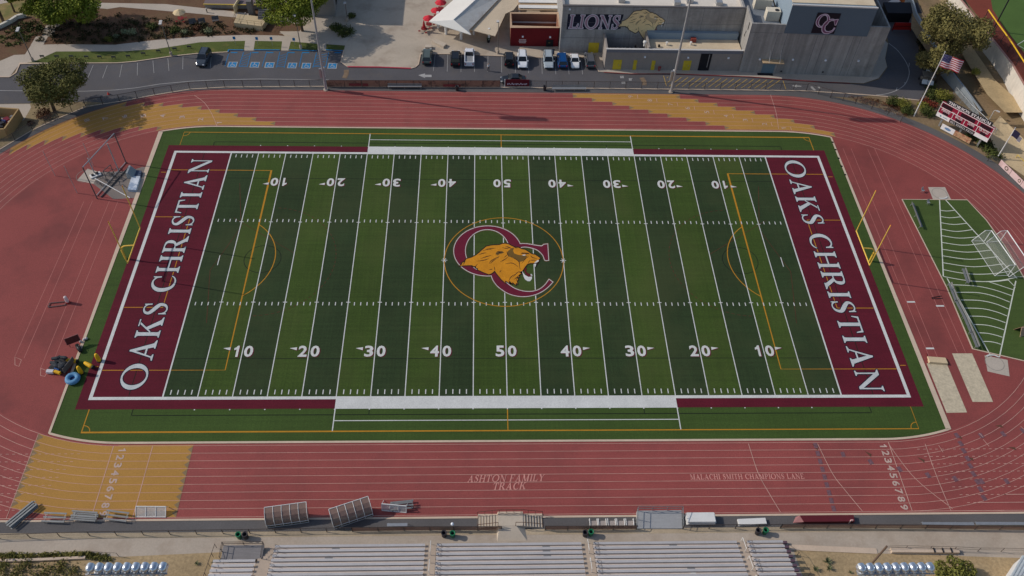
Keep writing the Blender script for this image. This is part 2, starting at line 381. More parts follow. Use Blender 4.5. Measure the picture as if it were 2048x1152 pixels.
ym = MB(); gm = MB(); nm = MB(); tk = MB()
for k in range(9):
    i = 9 - k; r = mid(i)
    s0 = lane_s(*zz(st[k], ysx[k]), r); s1 = lane_s(*zz(en[k], yen[k]), r); lane_patch(ym, i, s0, s1)
    for s_, d in ((s0, 1), (s1, -1)):
        p = [lane_pt(r - .45, s_), lane_pt(r + .45, s_), lane_pt(r, s_ + .9 * d)]
        if d > 0: p = p[::-1]
        gm.poly([(*q, .031) for q in p])
    sm = s0 + 12.0
    tk.ribbon([lane_pt(r - .5, sm), lane_pt(r + .5, sm)], .08, .041)
    p = lane_pt(r, sm - 1.3); dx = .0
    print_sans(nm, str(i), (p[0], p[1], .042), (0, 1, 0), (-1, 0, 0), .62 if i > 1 else .3, .85, .0)
ym.build('exchange_zone', m_yel, trk, world=True, label='stepped ochre relay zone by the far right bend')
zz = GZ(0, 160, .2734); ym = MB()
ren = [2010, 1870, 1735, 1600, 1470, 1335, 1195, 1060, 925]; rey = [330, 302, 275, 250, 226, 210, 204, 197, 196]
lex = [1150, 1020, 890, 745, 600, 465, 335, 210, 88]; ley = [368, 374, 384, 396, 415, 438, 468, 502, 540]
for k in range(9):
    i = k + 1; r = mid(i); s1 = lane_s(*zz(ren[k], rey[k]), r); s0 = lane_s(*zz(lex[k], ley[k]), r); lane_patch(ym, i, s0, s1)
    for s_, d in ((s0, 1), (s1, -1)):
        p = [lane_pt(r - .45, s_), lane_pt(r + .45, s_), lane_pt(r, s_ + .9 * d)]
        if d > 0: p = p[::-1]
        gm.poly([(*q, .031) for q in p])
    if i < 9:
        sm = s0 + (s1 - s0) * .52; p = lane_pt(r, sm); a = max(0, (abs(sm) - CX) / r)
        print_sans(nm, str(i), (p[0], p[1], .042), (-math.sin(a), math.cos(a), 0), (-math.cos(a), -math.sin(a), 0), .75 if i > 1 else .4, .9, .02)
ym.build('exchange_zone', m_yel, trk, world=True, label='stepped ochre relay zone by the far left bend')
# near left zone
ym = MB(); yb = []
inner = [(-40.15, -R0 + .12), (-CX, -R0 + .12)] + [(-CX - R0 * math.sin(a), -R0 * math.cos(a)) for a in [k * .02 for k in range(1, 18)]]
ro = R0 + 9 * LW; outer = [(-CX - ro * math.sin(a), -ro * math.cos(a)) for a in [k * .02 for k in range(14, 0, -1)]] + [(-CX, -ro), (-40.15, -ro)]
yb = [p for p in inner if p[0] > -60.1] + [(-60.1, -30.2), (-60.1, -40.1)] + [p for p in outer if p[0] > -60.1]
sheet('exchange_zone', yb, .028, m_yel, trk, label='ochre relay zone at the near left corner')
for i in range(1, 10):
    y = -mid(i); gm.poly([(-40.15, y - .5, .031), (-40.15, y + .5, .031), (-40.75, y, .031)])
    xl = -60.1; yl = -math.sqrt(mid(i) ** 2 - (60.1 - CX) ** 2); gm.poly([(xl, yl + .55, .031), (xl, yl - .55, .031), (xl + .8, yl, .031)])
    for x0 in (-48.9, 49.15):
        print_sans(nm, str(i), (x0, y, .042), (0, -1, 0), (1, 0, 0), .72 if i > 1 else .4, .95, .025)
for x0 in (-50.15, -45.25, 50.0): tk.ribbon([(x0, -R0), (x0, -ro)], .09, .041)
tk.ribbon([(-60.1, -30), (-60.1, -41.5)], .06, .041)
for P in ([(1496.7, 887.6), (1516, 946), (1537, 985), (1561, 1025)], [(1635, 887.6), (1664, 946), (1687, 977), (1725, 1023)], [(1778, 890), (1830, 957), (1905, 1018)], [(1850, 888), (1872, 950), (1902, 1023)], [(1541, 190), (1552, 226), (1557, 258)], [(389, 191), (408, 205), (422, 225), (434, 252)]):
    tk.ribbon(smooth_pts([G(*p) for p in P], 6, False), .075, .0425)
for a, b in (((1877, 891), (1886, 905)), ((1966, 879), (1978, 893)), ((2041, 853), (2048, 859)), ((1958, 866), (1966, 875))): tk.ribbon([G(*a), G(*b)], .07, .0425)
gm.build('zone_triangles', m_gry, trk, world=True); nm.build('lane_numbers', m_num, trk, world=True); tk.build('start_lines', m_line, trk, world=True)
# hurdle and relay marks
bm_, rm_ = MB(), MB()
zz = GZ(1360, 870, .1953)
for k in range(9):
    x, y = zz(1388 + 23 * k, 110 + 80.5 * k); bm_.box((x, y, .0405), (.5, .75, .0015))
z2 = GZ(1700, 840, .17016)
for x, y in ((240, 492), (580, 580), (915, 650), (1235, 692), (1255, 183), (1300, 278), (1335, 362), (1380, 455), (1412, 540), (1450, 635), (1495, 728), (1545, 722), (1530, 815), (1572, 915), (1540, 185), (1800, 165), (1840, 722), (2030, 125)):
    p = z2(x, y); bm_.box((*p, .0405), (.55, .75, .0015), .3)
for x, y in ((1668, 200),): bm_.box((*zz(x, y), .0405), (.5, .75, .0015))
for x, y, a in ((215, 400, .2), (838, 470, .3), (1275, 205, .7), (1410, 455, .5), (1755, 75, .9), (1910, 335, .7)):
    p = z2(x, y); q = [(-.3, .5), (.38, -.1), (.1, -.5)]; rm_.poly([(p[0] + u * math.cos(a) - v * math.sin(a), p[1] + u * math.sin(a) + v * math.cos(a), .0407) for u, v in q][::-1])
for x, y in ((1390, 125),):
    p = zz(x, y); rm_.poly([(p[0] - .4, p[1] + .45, .0407), (p[0] + .4, p[1] + .2, .0407), (p[0] + .1, p[1] - .5, .0407)][::-1])
bm_.build('relay_marks', M('blue_grey_track_paint', S(116, 84, 92), .9, .22, 2.5, .2, 6), trk, world=True)
rm_.build('arrow_marks', M('brown_track_paint', S(96, 66, 52), .9, .1, .5, .1, 6), trk, world=True)
lt = MB()
letters(lt, 'ASHTON FAMILY', (-.35, -36.62, .044), (1, .01, 0), (0, 1, 0), .95, width=9.6, shear=.25, gap=.14, space=.5, grow=.012)
letters(lt, 'TRACK', (0.05, -37.7, .044), (1, .01, 0), (0, 1, 0), .95, width=4.1, shear=.25, gap=.14, grow=.012)
letters(lt, 'MALACHI SMITH CHAMPIONS LANE', (30.25, -36.62, .044), (1, .0, 0), (0, 1, 0), .74, width=14.6, gap=.14, space=.55, grow=.012)
lt.build('track_lettering', M('track_letter_paint', S(206, 142, 132), .9, .15, .8, .12, 6), trk, world=True)
# runways and other lines on the two infield ends
rl = MB()
for P in ([(1686, 297), (1863, 725)], [(1702, 297), (1879, 725)], [(1735, 298), (1915, 705)], [(1749, 297), (1931, 705)], [(168, 403), (30, 713)], [(185, 402), (48, 717)], [(219, 402), (80, 740)], [(236, 403), (100, 740)]):
    rl.ribbon([G(*p) for p in P], .07, .026)
rl.build('runway_lines', M('runway_paint', S(180, 112, 104), .8, .15, .6, .1, 6), trk, world=True)
bd = MB()
for a, b in (((1814, 604), (1830, 604)), ((1872, 612), (1888, 612)), ((1852, 697), (1868, 697))): bd.ribbon([G(*a), G(*b)], .28, .03)
bd.build('takeoff_board', m_white, trk, world=True)
for P in ([(30, 714), (43, 720), (38, 733), (30, 730)], [(82, 737), (96, 742), (90, 753), (81, 751)]):
    rl2 = MB().ribbon([G(*p) for p in P], .05, .027, closed=True); rl2.build('runway_mark', m_line, trk, world=True)

# ---------------- turf field ----------------
fld = [p for p in oval(31.32, 240) if abs(p[0]) < 58.75]
ys = math.sqrt(31.32 ** 2 - (58.75 - CX) ** 2)
fp = [(58.75, ys)] + [p for p in oval(31.32, 240)[:241] if p[0] < 58.75 and p[1] < 0] + [p for p in oval(31.32, 240)[241:] if p[0] > -58.75 and p[1] < 0]
top = [p for p in oval(31.32, 240) if abs(p[0]) < 58.75 and p[1] > 0]; bot = [p for p in oval(31.32, 240) if abs(p[0]) < 58.75 and p[1] < 0]
top.sort(); bot.sort()
fp = [(-58.75, -ys)] + bot + [(58.75, -ys), (58.75, ys)] + top[::-1] + [(-58.75, ys)]
tf = sheet('turf_field', fp, .03, m_turfs, label='green artificial turf football field striped light and dark')
MB().ribbon(fp, .30, .075, closed=True).build('field_kerb', m_kerb)['kind'] = 'structure'
hk = MB()
for x, y in ((1665, 285), (1671, 300), (1677, 317), (1683, 333), (1690, 350)): hk.lathe([(.2, .06), (.2, .085)], (*G(x, y), 0), 10)
hk.build('drain_holes', m_blkl, tf, world=True)
def rect(x0, y0, x1, y1): return [(x0, y0), (x1, y0), (x1, y1), (x0, y1)]
FX, FY, GL_ = 54.864, 24.384, 45.72
sheet('maroon_border', rect(-56.6, -26.3, 56.6, 26.3), .034, m_mar, tf)
for k in range(20):
    x = -GL_ + 4.572 * k; lightk = (k % 2 == 1) if k < 10 else (k % 2 == 0)
    sheet('turf_stripe', rect(x, -FY, x + 4.572, FY), .038, m_turfl if lightk else m_turfd, tf)
wb = MB()
for sg in (1, -1):
    wb.box((0, sg * 25.58, .0400), (45.72, 1.5, .002)); wb.box((0, sg * (FY + .23), .0405), (2 * FX + .9, .46, .002)); wb.box((sg * (FX + .23), 0, .0400), (.46, 2 * FY, .002))
wb.build('white_border', m_white, tf, world=True)
yl = MB()
for k in range(21):
    x = -GL_ + 4.572 * k; yl.ribbon([(x, -FY), (x, FY)], .13 if k not in (0, 20) else .2, .046)
for sg in (1, -1):
    yl.ribbon([(-22.8, sg * 28.15), (22.8, sg * 28.15)], .12, .036); yl.ribbon([(-22.8, sg * 26.3), (-22.8, sg * 29.7)], .14, .0365); yl.ribbon([(22.8, sg * 26.3), (22.8, sg * 29.7)], .14, .0365)
yl.build('yard_lines', m_white, tf, world=True)
hm = MB()
for k in range(101):
    x = -GL_ + .9144 * k
    for sg in (1, -1):
        if k % 5:
            hm.ribbon([(x, sg * 8.13), (x, sg * 8.75)] if sg > 0 else [(x, -8.75), (x, -8.13)], .13, .0465)
            hm.ribbon([(x, sg * 23.3), (x, sg * 24.05)], .13, .0465)
        elif 0 < k < 100: hm.ribbon([(x - .3, sg * 8.15), (x + .3, sg * 8.15)], .13, .0475)
    if k % 5 == 0 and 0 < k < 100:
        for sg in (1, -1): hm.box((x, sg * 26.4, .0372), (.16, .16, .001))
for x, y in ((438, 519), (1563, 521)):
    p = G(x, y); hm.ribbon([(p[0], -1), (p[0], 1)], .12, .0465)
for sg in (1, -1):
    for a in (0, 60, 120): hm.ribbon([(sg * 9.1 - .45 * math.cos(R(a)), .15 - .45 * math.sin(R(a))), (sg * 9.1 + .45 * math.cos(R(a)), .15 + .45 * math.sin(R(a)))], .1, .0515 + a * .00001)
hm.build('hash_marks', m_white, tf, world=True)
m_shadow = M('maroon_number_edge', S(96, 28, 44), .9, .1, .5, .12, 6)
for yd in (10, 20, 30, 40, 50, 60, 70, 80, 90):
    x = -GL_ + .9144 * yd; n = yd if yd <= 50 else 100 - yd
    for sg in (1, -1):
        ux = (1, 0, 0) if sg < 0 else (-1, 0, 0); uy = (0, 1, 0) if sg < 0 else (0, -1, 0); yc = sg * 16.95 if sg < 0 else 17.35
        nb, ns = MB(), MB(); hh = 1.9
        for ch, off in ((str(n)[0], -.85), (str(n)[1], .85)):
            o = (x + ux[0] * off, yc, .052); wd = 1.22 if ch != '1' else .66
            print_sans(nb, ch, o, ux, uy, wd, hh, .028); print_sans(ns, ch, (o[0] + .11, o[1] - .09, .0495), ux, uy, wd + .06, hh + .04, .03)
        if n < 50:
            d = (1 if x > 0 else -1) * ux[0]
            bx = x + ux[0] * d * 1.72; ay = yc + uy[1] * .42
            tri = [(bx, ay - .26), (bx, ay + .26), (bx + ux[0] * d * 1.0, ay + uy[1] * .1)]
            for mb_, dx_, dy_, z_ in ((nb, 0, 0, .052), (ns, .12, -.1, .0495)):
                t3 = [(p[0] + dx_, p[1] + dy_, z_) for p in tri]
                a = sum(t3[i - 1][0] * t3[i][1] - t3[i][0] * t3[i - 1][1] for i in range(3)); mb_.poly(t3 if a > 0 else t3[::-1])
        q = nb.build('yard_number', m_white, tf, world=True); ns.build('number_edge', m_shadow, q, world=True)
# end zone lettering
for nme, mb_mat, grow, z in (('letter_outline', m_navy, .12, .044), ('end_zone_letters', m_silver, 0, .052)):
    a = MB(); letters(a, 'OAKS CHRISTIAN', (-50.25, -.15, z), (0, 1, 0), (-1, 0, 0), 3.35, width=46.2, grow=grow, gap=.14, space=.42)
    letters(a, 'OAKS CHRISTIAN', (50.3, -.2, z), (0, -1, 0), (1, 0, 0), 3.35, width=47.6, grow=grow, gap=.14, space=.42)
    a.build(nme, mb_mat, tf, world=True)
# soccer lines and faint inlaid lines
ol = MB()
ol.ribbon([(-54.75, -29.75), (54.75, -29.75), (54.75, 29.75), (-54.75, 29.75)], .13, .0325, closed=True)
for sg in (1, -1): ol.ribbon([(0, sg * 26.33), (0, sg * 29.7)], .13, .0372)
ol.ribbon(ell(0, .2, 9.1, 9.1, 80), .13, .050, closed=True)
for sg in (1, -1):
    ol.ribbon([(sg * 54.8, 20.1), (sg * 38.35, 20.1), (sg * 38.35, -20.1), (sg * 54.8, -20.1)], .13, .0425)
    ol.ribbon([(sg * (43.9 - 9.15 * math.cos(R(a))), .3 + 9.15 * math.sin(R(a))) for a in [-52 + 104 * k / 20 for k in range(21)]], .13, .0427)
    for t in (1, -1):
        ol.ribbon([(sg * 54.8, t * 9.15), (sg * 49.3, t * 9.15)], .12, .0425); ol.ribbon([(sg * 56.3, t * 19.5), (sg * 55.5, t * 19.5)], .12, .0425)
        ol.ribbon([(sg * (54.7 - .95 * math.cos(R(a))), t * (29.7 - .95 * math.sin(R(a)))) for a in range(0, 91, 15)], .1, .0335)
    ol.ribbon([(sg * 49.3, 9.15), (sg * 49.3, -9.15)], .12, .0427)
ol.build('soccer_lines', m_org, tf, world=True)
il = MB()
for sg in (1, -1):
    il.ribbon([(-49, sg * 27.25), (49, sg * 27.25)], .12, .0337); il.ribbon([(-45.5, sg * 18.2), (45.5, sg * 18.2)], .09, .0423)
    il.ribbon([(sg * 49.1, 27.25), (sg * 49.1, 26.3)], .12, .0331); il.ribbon([(sg * 49.1, -27.25), (sg * 49.1, -26.3)], .12, .0331)
    il.ribbon([(sg * 50.2, -24.3), (sg * 50.2, 24.3)], .1, .0362); il.ribbon(ell(sg * 36.6, .3, 2.75, 2.75, 40), .1, .0423, closed=True)
    for x in (18.3, -18.3): il.ribbon([(x, sg * 26.3), (x, sg * 27.25)], .1, .0331)
il.build('inlaid_lines', m_blkl, tf, world=True)
rl_ = MB()
for sg in (1, -1):
    for k in range(40):
        a = R(-88 + 4.4 * k); b = R(-88 + 4.4 * k + 2.6); c = sg * 36.6
        rl_.ribbon([(c - sg * 11 * math.cos(a), .3 + 11 * math.sin(a)), (c - sg * 11 * math.cos(b), .3 + 11 * math.sin(b))], .1, .0421)
    rl_.ribbon([(sg * 42.5, 9), (sg * 32, 1.5)], .08, .0419); rl_.ribbon([(sg * 42.5, -12), (sg * 44, -2), (sg * 41, 7), (sg * 43, 17)], .09, .0417)
rl_.build('faint_lines', M('faded_red_inlay', S(84, 50, 34), .95, .3, .5, .1, 6), tf, world=True)

# ---------------- midfield emblem ----------------
LZ = GZ(900, 450, .1302)
def px(P): return [LZ(*p) for p in P]
C_ = smooth_pts([(1500, 295), (1440, 302), (1405, 325), (1300, 312), (1180, 292), (1070, 292), (930, 310), (800, 370), (690, 480), (632, 640), (640, 800), (700, 910), (780, 985), (900, 1058), (1050, 1098), (1200, 1098), (1350, 1058), (1480, 980), (1580, 880)], 4, False)
C_ += smooth_pts([(1520, 838), (1460, 920), (1380, 985), (1280, 1020), (1150, 1022), (1020, 988), (920, 930), (850, 862), (800, 740), (800, 600), (860, 470), (960, 385), (1085, 348), (1180, 342), (1290, 368), (1360, 402), (1425, 470), (1458, 545), (1515, 545)], 4, False)
O_o = ell(578, 402, 520, 384, 60); O_i = ell(574, 400, 340, 327, 60)
def mark_polys(kind, g):      # the two letters, in emblem drawing units, grown by g
    out = []
    co = offset(C_, -g) if False else offset(C_, g)
    out.append(co)
    a, b = offset(O_o, g), offset(O_i, -g)
    return co, a, b
def put(mb, P, f, z):
    q = [f(*p) for p in P]
    a = sum(q[i - 1][0] * q[i][1] - q[i][0] * q[i - 1][1] for i in range(len(q)))
    mb.poly([(p[0], p[1], z) for p in (q if a > 0 else q[::-1])])
em = thing('center_emblem', None, None, (1.0, 0, 0)); em.parent = tf; em.location = (1.0 - tf.location.x, -tf.location.y, -tf.location.z)
em2 = em
for nme, g, mt, z in (('emblem_tan_edge', 14, M('tan_turf_paint', S(122, 92, 66), .9, .1, .5, .12, 6), .0535), ('emblem_white_edge', 5, m_white, .0555), ('emblem_letters', -3, M('emblem_maroon', S(106, 22, 46), .9, .08, .5, .14, 6), .0575)):
    a = MB(); co, oo, oi = mark_polys('', g); put(a, co, LZ, z)
    for k in range(60):
        put(a, [oo[k], oo[(k + 1) % 60], oi[(k + 1) % 60], oi[k]], LZ, z + .0006)
    a.build(nme, mt, tf, world=True)
bpy.data.objects.remove(em)
HEAD = [(150, 635), (192, 602), (182, 590), (222, 572), (250, 528), (330, 505), (400, 470), (450, 430), (500, 385), (560, 335), (640, 318), (760, 312), (800, 295), (850, 290), (900, 300), (930, 318), (985, 345), (1050, 352), (1100, 375), (1150, 385), (1200, 415), (1250, 450), (1310, 462), (1350, 490), (1385, 515), (1360, 535), (1365, 560), (1330, 582), (1290, 590), (1240, 588), (1190, 600), (1155, 640), (1130, 680), (1110, 708), (1085, 720), (1062, 728), (1092, 752), (1056, 768), (1062, 800), (1034, 812), (1046, 846), (1024, 858), (1036, 905), (1008, 888), (1015, 922), (985, 905), (962, 880), (955, 902), (925, 872), (902, 862), (908, 892), (870, 868), (842, 858), (852, 894), (815, 858), (800, 850), (750, 790), (710, 740), (690, 705), (660, 735), (600, 762), (540, 740), (460, 705), (425, 690), (430, 672), (398, 660), (402, 645), (345, 636), (350, 622), (290, 622), (200, 625)]
BROWN = [(985, 350), (930, 370), (885, 410), (875, 450), (900, 490), (960, 500), (1030, 540), (1070, 572), (1120, 560), (1160, 510), (1195, 478), (1120, 472), (1040, 462), (985, 440), (968, 400)]
BEARD = [(1105, 705), (1130, 745), (1160, 778), (1205, 802), (1260, 795), (1258, 830), (1230, 868), (1190, 866), (1150, 838), (1128, 790)]
MOUTH = [(1135, 690), (1165, 655), (1180, 680), (1165, 710), (1190, 740), (1230, 760), (1262, 792), (1205, 800), (1160, 765)]
FANG = [(1292, 600), (1325, 598), (1308, 655)]
LIP = [(1318, 585), (1355, 575), (1372, 545), (1362, 590), (1320, 655), (1328, 600)]
CHIN = [(1290, 590), (1330, 580), (1362, 560), (1365, 545), (1340, 545)]
EYE = [(1105, 468), (1135, 458), (1170, 462), (1140, 478)]
BROW = [(1085, 445), (1160, 448), (1230, 452), (1200, 432), (1110, 428)]
EAR = [(700, 432), (740, 406), (800, 405), (835, 428), (800, 442), (760, 450), (735, 472), (712, 460)]
TOOTH = [(1235, 770), (1245, 752), (1268, 775), (1258, 788)]
STR = [[(600, 605), (625, 560), (700, 515), (760, 488)], [(620, 600), (650, 565), (720, 520)], [(740, 490), (735, 520)], [(770, 570), (830, 540), (900, 490)], [(830, 505), (885, 460)], [(930, 495), (1000, 525), (1060, 570), (1068, 640), (1082, 690)], [(330, 632), (390, 640), (420, 600)], [(440, 465), (500, 440), (560, 430)], [(560, 370), (640, 380)], [(800, 350), (860, 362), (930, 355)], [(1200, 590), (1225, 545)], [(1100, 600), (1160, 520), (1210, 490)], [(690, 705), (680, 640)], [(960, 810), (1030, 740), (1075, 715)], [(985, 840), (1050, 790)], [(1130, 470), (1180, 455)], [(1240, 470), (1260, 500), (1345, 525)], [(1225, 545), (1330, 545)], [(200, 620), (240, 545)], [(560, 775), (640, 750), (690, 705)], [(500, 400), (600, 372), (700, 360)], [(470, 520), (560, 490), (640, 470)], [(420, 560), (520, 545), (600, 520)], [(900, 870), (940, 800), (1000, 760)], [(850, 330), (900, 345), (960, 372)], [(700, 455), (760, 430), (820, 425)], [(850, 600), (960, 590), (1050, 650)], [(1015, 860), (1040, 800), (1062, 770)], [(870, 410), (885, 450), (905, 488)], [(985, 345), (1010, 355), (1040, 356)], [(720, 410), (760, 418), (800, 432)], [(600, 690), (660, 680)], [(760, 730), (790, 700)]]
def lion(parent, f, z, cols, sc_=1.0, lift=None, keep=lambda p: True):
    base, brown, dark, wht, red = cols
    P3 = lift or (lambda x, y, h: (*f(x, y), z + h))
    def pp(name, P, m, h, sm=False):
        P = [p for p in P if keep(p)]
        q = [P3(*p, h) for p in P]; nrm = sum((Vector(q[i - 1]).cross(Vector(q[i])) for i in range(len(q))), Vector())
        ref = (Vector(P3(1, 0, 0)) - Vector(P3(0, 0, 0))).cross(Vector(P3(0, -1, 0)) - Vector(P3(0, 0, 0)))
        MB().poly(q if nrm.dot(ref) > 0 else q[::-1]).build(name, m, parent, world=True)
    pp('lion_outline', offset(HEAD, 15), dark, 0); pp('lion_head', HEAD, base, .0015); pp('face_shade', BROWN, brown, .003)
    if keep((0, 800)):
        pp('beard', BEARD, wht, .003); pp('mouth', MOUTH, red, .0045); pp('tooth', TOOTH, wht, .006)
    pp('lip', LIP, dark, .003); pp('fang', FANG, wht, .0045); pp('chin', CHIN, wht, .0045); pp('brow', BROW, dark, .0045); pp('eye', EYE, wht, .006); pp('ear', EAR, brown, .003)
    mb = MB()
    for k, s_ in enumerate(STR):
        q = [p for p in smooth_pts(s_, 4, False) if keep(p)]
        for i in range(len(q) - 1):
            a, b = Vector(q[i]), Vector(q[i + 1]); d = (b - a).normalized(); wv = 12 * (1 - .7 * abs(2 * i / max(1, len(q) - 2) - 1)); nn = Vector((-d.y, d.x)) * wv / 2
            quad = [P3(*(a - nn), .004 + k * .00005), P3(*(b - nn), .004 + k * .00005), P3(*(b + nn), .004 + k * .00005), P3(*(a + nn), .004 + k * .00005)]
            mb.poly(quad[::-1])
    if mb.v: mb.build('mane_strokes', dark, parent, world=True)
lion(tf, LZ, .061, (M('lion_gold', S(206, 136, 28), .9, .12, .5, .14, 6), M('lion_brown', S(112, 84, 36), .9, .1, .5, .14, 6), M('lion_black', S(44, 30, 22), .9, .1, .5, .1, 6), m_white, M('lion_red', S(92, 22, 26), .9, .1, .5, .1, 6)))
# ======================= PAVING AND BEDS ROUND THE STADIUM =======================
Z1, Z2, Z3, Z4, Z5, Z6 = GZ(0, 0, .20833), GZ(380, 0, .20833), GZ(760, 0, .20833), GZ(1100, 0, .20833), GZ(1440, 0, .20833), GZ(1700, 0, .2084)
YB = GZ(0, 950, .19531); YC = GZ(360, 960, .19531); YD = GZ(720, 960, .19531); YE = GZ(1080, 960, .19531); YF = GZ(1400, 960, .17578); YG = GZ(1680, 960, .17969)
def W(y0):       # pixel -> point on an upright plane y = y0
    def f(u, v):
        d = CM @ Vector(((u - 1024) / FPX, -(v - 576) / FPX, -1.0)); t = (y0 - CAM.y) / d.y
        return (CAM.x + t * d.x, CAM.z + t * d.z)
    return f
m_mulch = M('bark_mulch', S(108, 80, 60), .95, .25, .3, .25, 3, tint=(S(96, 84, 58), .3, .5, .65, .6))
m_grass = M('lawn_grass', S(84, 94, 42), .95, .2, .3, .25, 5, tint=(S(128, 114, 62), .4, .55, .72, .6))
m_drylawn = M('dry_lawn', S(140, 122, 80), .95, .2, .25, .2, 4, tint=(S(104, 108, 58), .2, .48, .62, .8))
m_plaza = M('plaza_concrete', S(188, 174, 156), .9, .1, .15, .06, 4, tint=(S(150, 132, 116), .25, .5, .7, .6))
m_paint = M('white_road_paint', S(170, 168, 166), .85, .15, .6, .12, 5)
m_red = M('red_kerb_paint', S(176, 58, 76), .8, .12, .5, .1, 5)
m_blue = M('blue_kerb_paint', S(30, 122, 176), .8, .12, .5, .1, 5)
m_ylw = M('yellow_road_paint', S(186, 152, 76), .8, .15, .5, .1, 5)
road = [(-60, 154), (0, 154), (19, 154), (32, 146), (40, 127), (104, 126.6), (235, 126), (271, 123), (342, 112.5), (394, 107), (456, 104), (457, 100), (640, 100), (688, 100), (682, 125), (695, 133.5), (760, 134.5), (822, 137), (837, 129), (841, 108), (893, 108), (1085, 115), (1187, 114), (1198, 144), (1262, 148), (1346, 148), (1500, 154), (1565, 159), (1648, 164.6), (1727, 168), (1759, 158), (1775, 135), (1771, 117), (1777, 86), (1774, 72), (1752, -10), (1790, -40), (1826, -10), (1830, 60), (1846, 135), (1858, 177), (1850, 196), (1836, 201), (1748, 190.6), (1700, 195), (1615, 190), (1440, 184), (1000, 182), (560, 184), (382, 192), (300, 202), (240, 212), (171, 203), (117, 206), (0, 208), (-60, 208)]
rd = sheet('road', [G(*p) for p in road], -.006, m_asph)
sheet('plaza', [G(*p) for p in [(640, -40), (600, 40), (556, 60), (582, 83), (690, 91), (688, 100), (682, 125), (695, 133), (760, 134), (822, 136.5), (837, 129), (841, 107.5), (893, 107.5), (1085, 114.5), (1187, 113.5), (1215, 100), (1215, -40)]], .004, m_plaza)
up_ = [(62, 90), (117, 88.5), (229, 89.6), (312, 80), (400, 73), (490, 70), (557, 71), (600, 75)]; lo_ = [(640, 88), (582, 83), (492, 81.5), (400, 84.5), (312, 98), (250, 102.5), (112, 103), (69, 123), (40, 127), (19, 154), (-30, 154), (-30, 132), (0, 122), (28, 110), (50, 109)]
sheet('sidewalk', [G(*p) for p in up_ + lo_], .012, m_walk)
sheet('lawn_strip', [G(*p) for p in [(690, 91), (640, 88), (582, 83), (492, 81.5), (400, 84.5), (312, 98), (250, 102.5), (112, 103), (69, 123), (40, 126.6), (104, 126.2), (235, 125.5), (271, 122.5), (342, 112), (394, 106.5), (456, 103.5), (457, 99.5), (688, 99.5)]], .006, m_grass)
for a in ((530, 625, 520, 610), (885, 970, 875, 945), (1230, 1312, 1225, 1305)):
    sheet('ramp_path', [Z2(a[0], 388), Z2(a[1], 388), Z2(a[3], 486), Z2(a[2], 486)], .02, m_walk)
sheet('garden_path', [Z1(*p) for p in [(295, 432), (415, 432), (460, 352), (490, 350), (570, 240), (600, 205), (520, 195), (440, 250), (400, 345), (345, 352)]], .016, m_walk)
sheet('garden_soil', [G(*p) for p in [(-60, 140), (-30, 130), (28, 110), (50, 108), (62, 90), (117, 88), (229, 89), (312, 80), (400, 73), (490, 70), (557, 71), (600, 75), (640, 20), (600, -60), (-60, -60)]], -.012, m_mulch)
sheet('dry_lawn', [G(*p) for p in [(-60, 66), (52, 33), (150, 30), (170, -10), (150, -50), (-60, -50)]], -.006, m_drylawn)
sheet('upper_path', [G(*p) for p in [(-20, 12), (30, 2), (60, -30), (-20, -30)]], .006, m_walk)
sheet('upper_walk', [G(*p) for p in [(175, 5), (330, 8), (460, 22), (505, 28), (505, 38), (380, 26), (240, 14), (215, 18), (175, 14)]], .002, m_walk)
sheet('shaded_path', [G(*p) for p in [(600, 75), (557, 66), (600, 62), (620, 55), (655, -20), (690, -20), (675, 20), (660, 44), (700, 72), (690, 90), (640, 88)]], .0085, m_walk)
sheet('pale_slab', [Z2(*p) for p in [(770, 145), (1050, 175), (1058, 205), (1040, 222), (770, 205)]], .016, m_walk)
sheet('dark_bed', [Z2(*p) for p in [(760, 210), (1100, 235), (1050, 300), (700, 300)]], .010, m_mulch)
sheet('corner_bed', [G(*p) for p in [(95, 240), (70, 260), (20, 285), (-40, 320), (-60, 210), (0, 208), (117, 206), (171, 203), (214, 206), (160, 218)]], .003, M('dry_bed', S(150, 132, 100), .95, .2, .3, .2, 3, tint=(S(118, 98, 70), .3, .5, .65, .7)))
sheet('bin_pad', [G(*p) for p in [(-40, 209), (60, 208), (62, 215), (48, 240), (0, 262), (-40, 275)]], .006, m_walk)
sheet('building_sidewalk', [G(*p) for p in [(1187, 113.5), (1198, 144), (1262, 147.5), (1346, 147.5), (1500, 153.5), (1565, 158), (1648, 163.6), (1727, 167), (1757, 157), (1774, 134), (1770, 117), (1776, 87), (1745, 60), (1215, 60)]], .05, m_walk)
# kerbs
kb = MB()
kb.ribbon([G(*p) for p in [(-30, 154.5), (19, 154.5), (32, 146), (40, 127.5), (104, 127), (235, 126.4), (271, 123.4), (342, 113), (394, 107.5), (456, 104.4)]], .22, .1)
kb.ribbon([G(*p) for p in [(688, 100.4), (682, 125), (695, 133.8)]], .2, .1)
kb.ribbon([G(*p) for p in [(822, 137.4), (831, 134.5), (837, 129), (841, 108.4), (893, 108.4), (1085, 115.4), (1187, 114.4), (1190, 130), (1198, 144.4)]], .2, .1)
kb.build('kerb', m_kerb)['kind'] = 'structure'
k2 = MB().ribbon([G(695, 134.2), G(760, 134.9), G(822, 137.4)], .32, .11); k2.build('red_kerb', m_red)['kind'] = 'structure'
k3 = MB().ribbon([G(*p) for p in [(1207, 145.2), (1262, 148.5), (1346, 148.4), (1500, 154.4), (1565, 159.4), (1648, 165), (1700, 167.2)]], .22, .11); k3.build('dark_red_kerb', M('dark_red_kerb_paint', S(128, 52, 52), .8, .15, .5, .1, 5))['kind'] = 'structure'
k4 = MB()
for a, b in ((370, 515), (612, 862), (955, 1215), (1300, 1465)): k4.ribbon([Z2(a, 482), Z2(b, 484 + (8 if a > 900 else 0))], .22, .13)
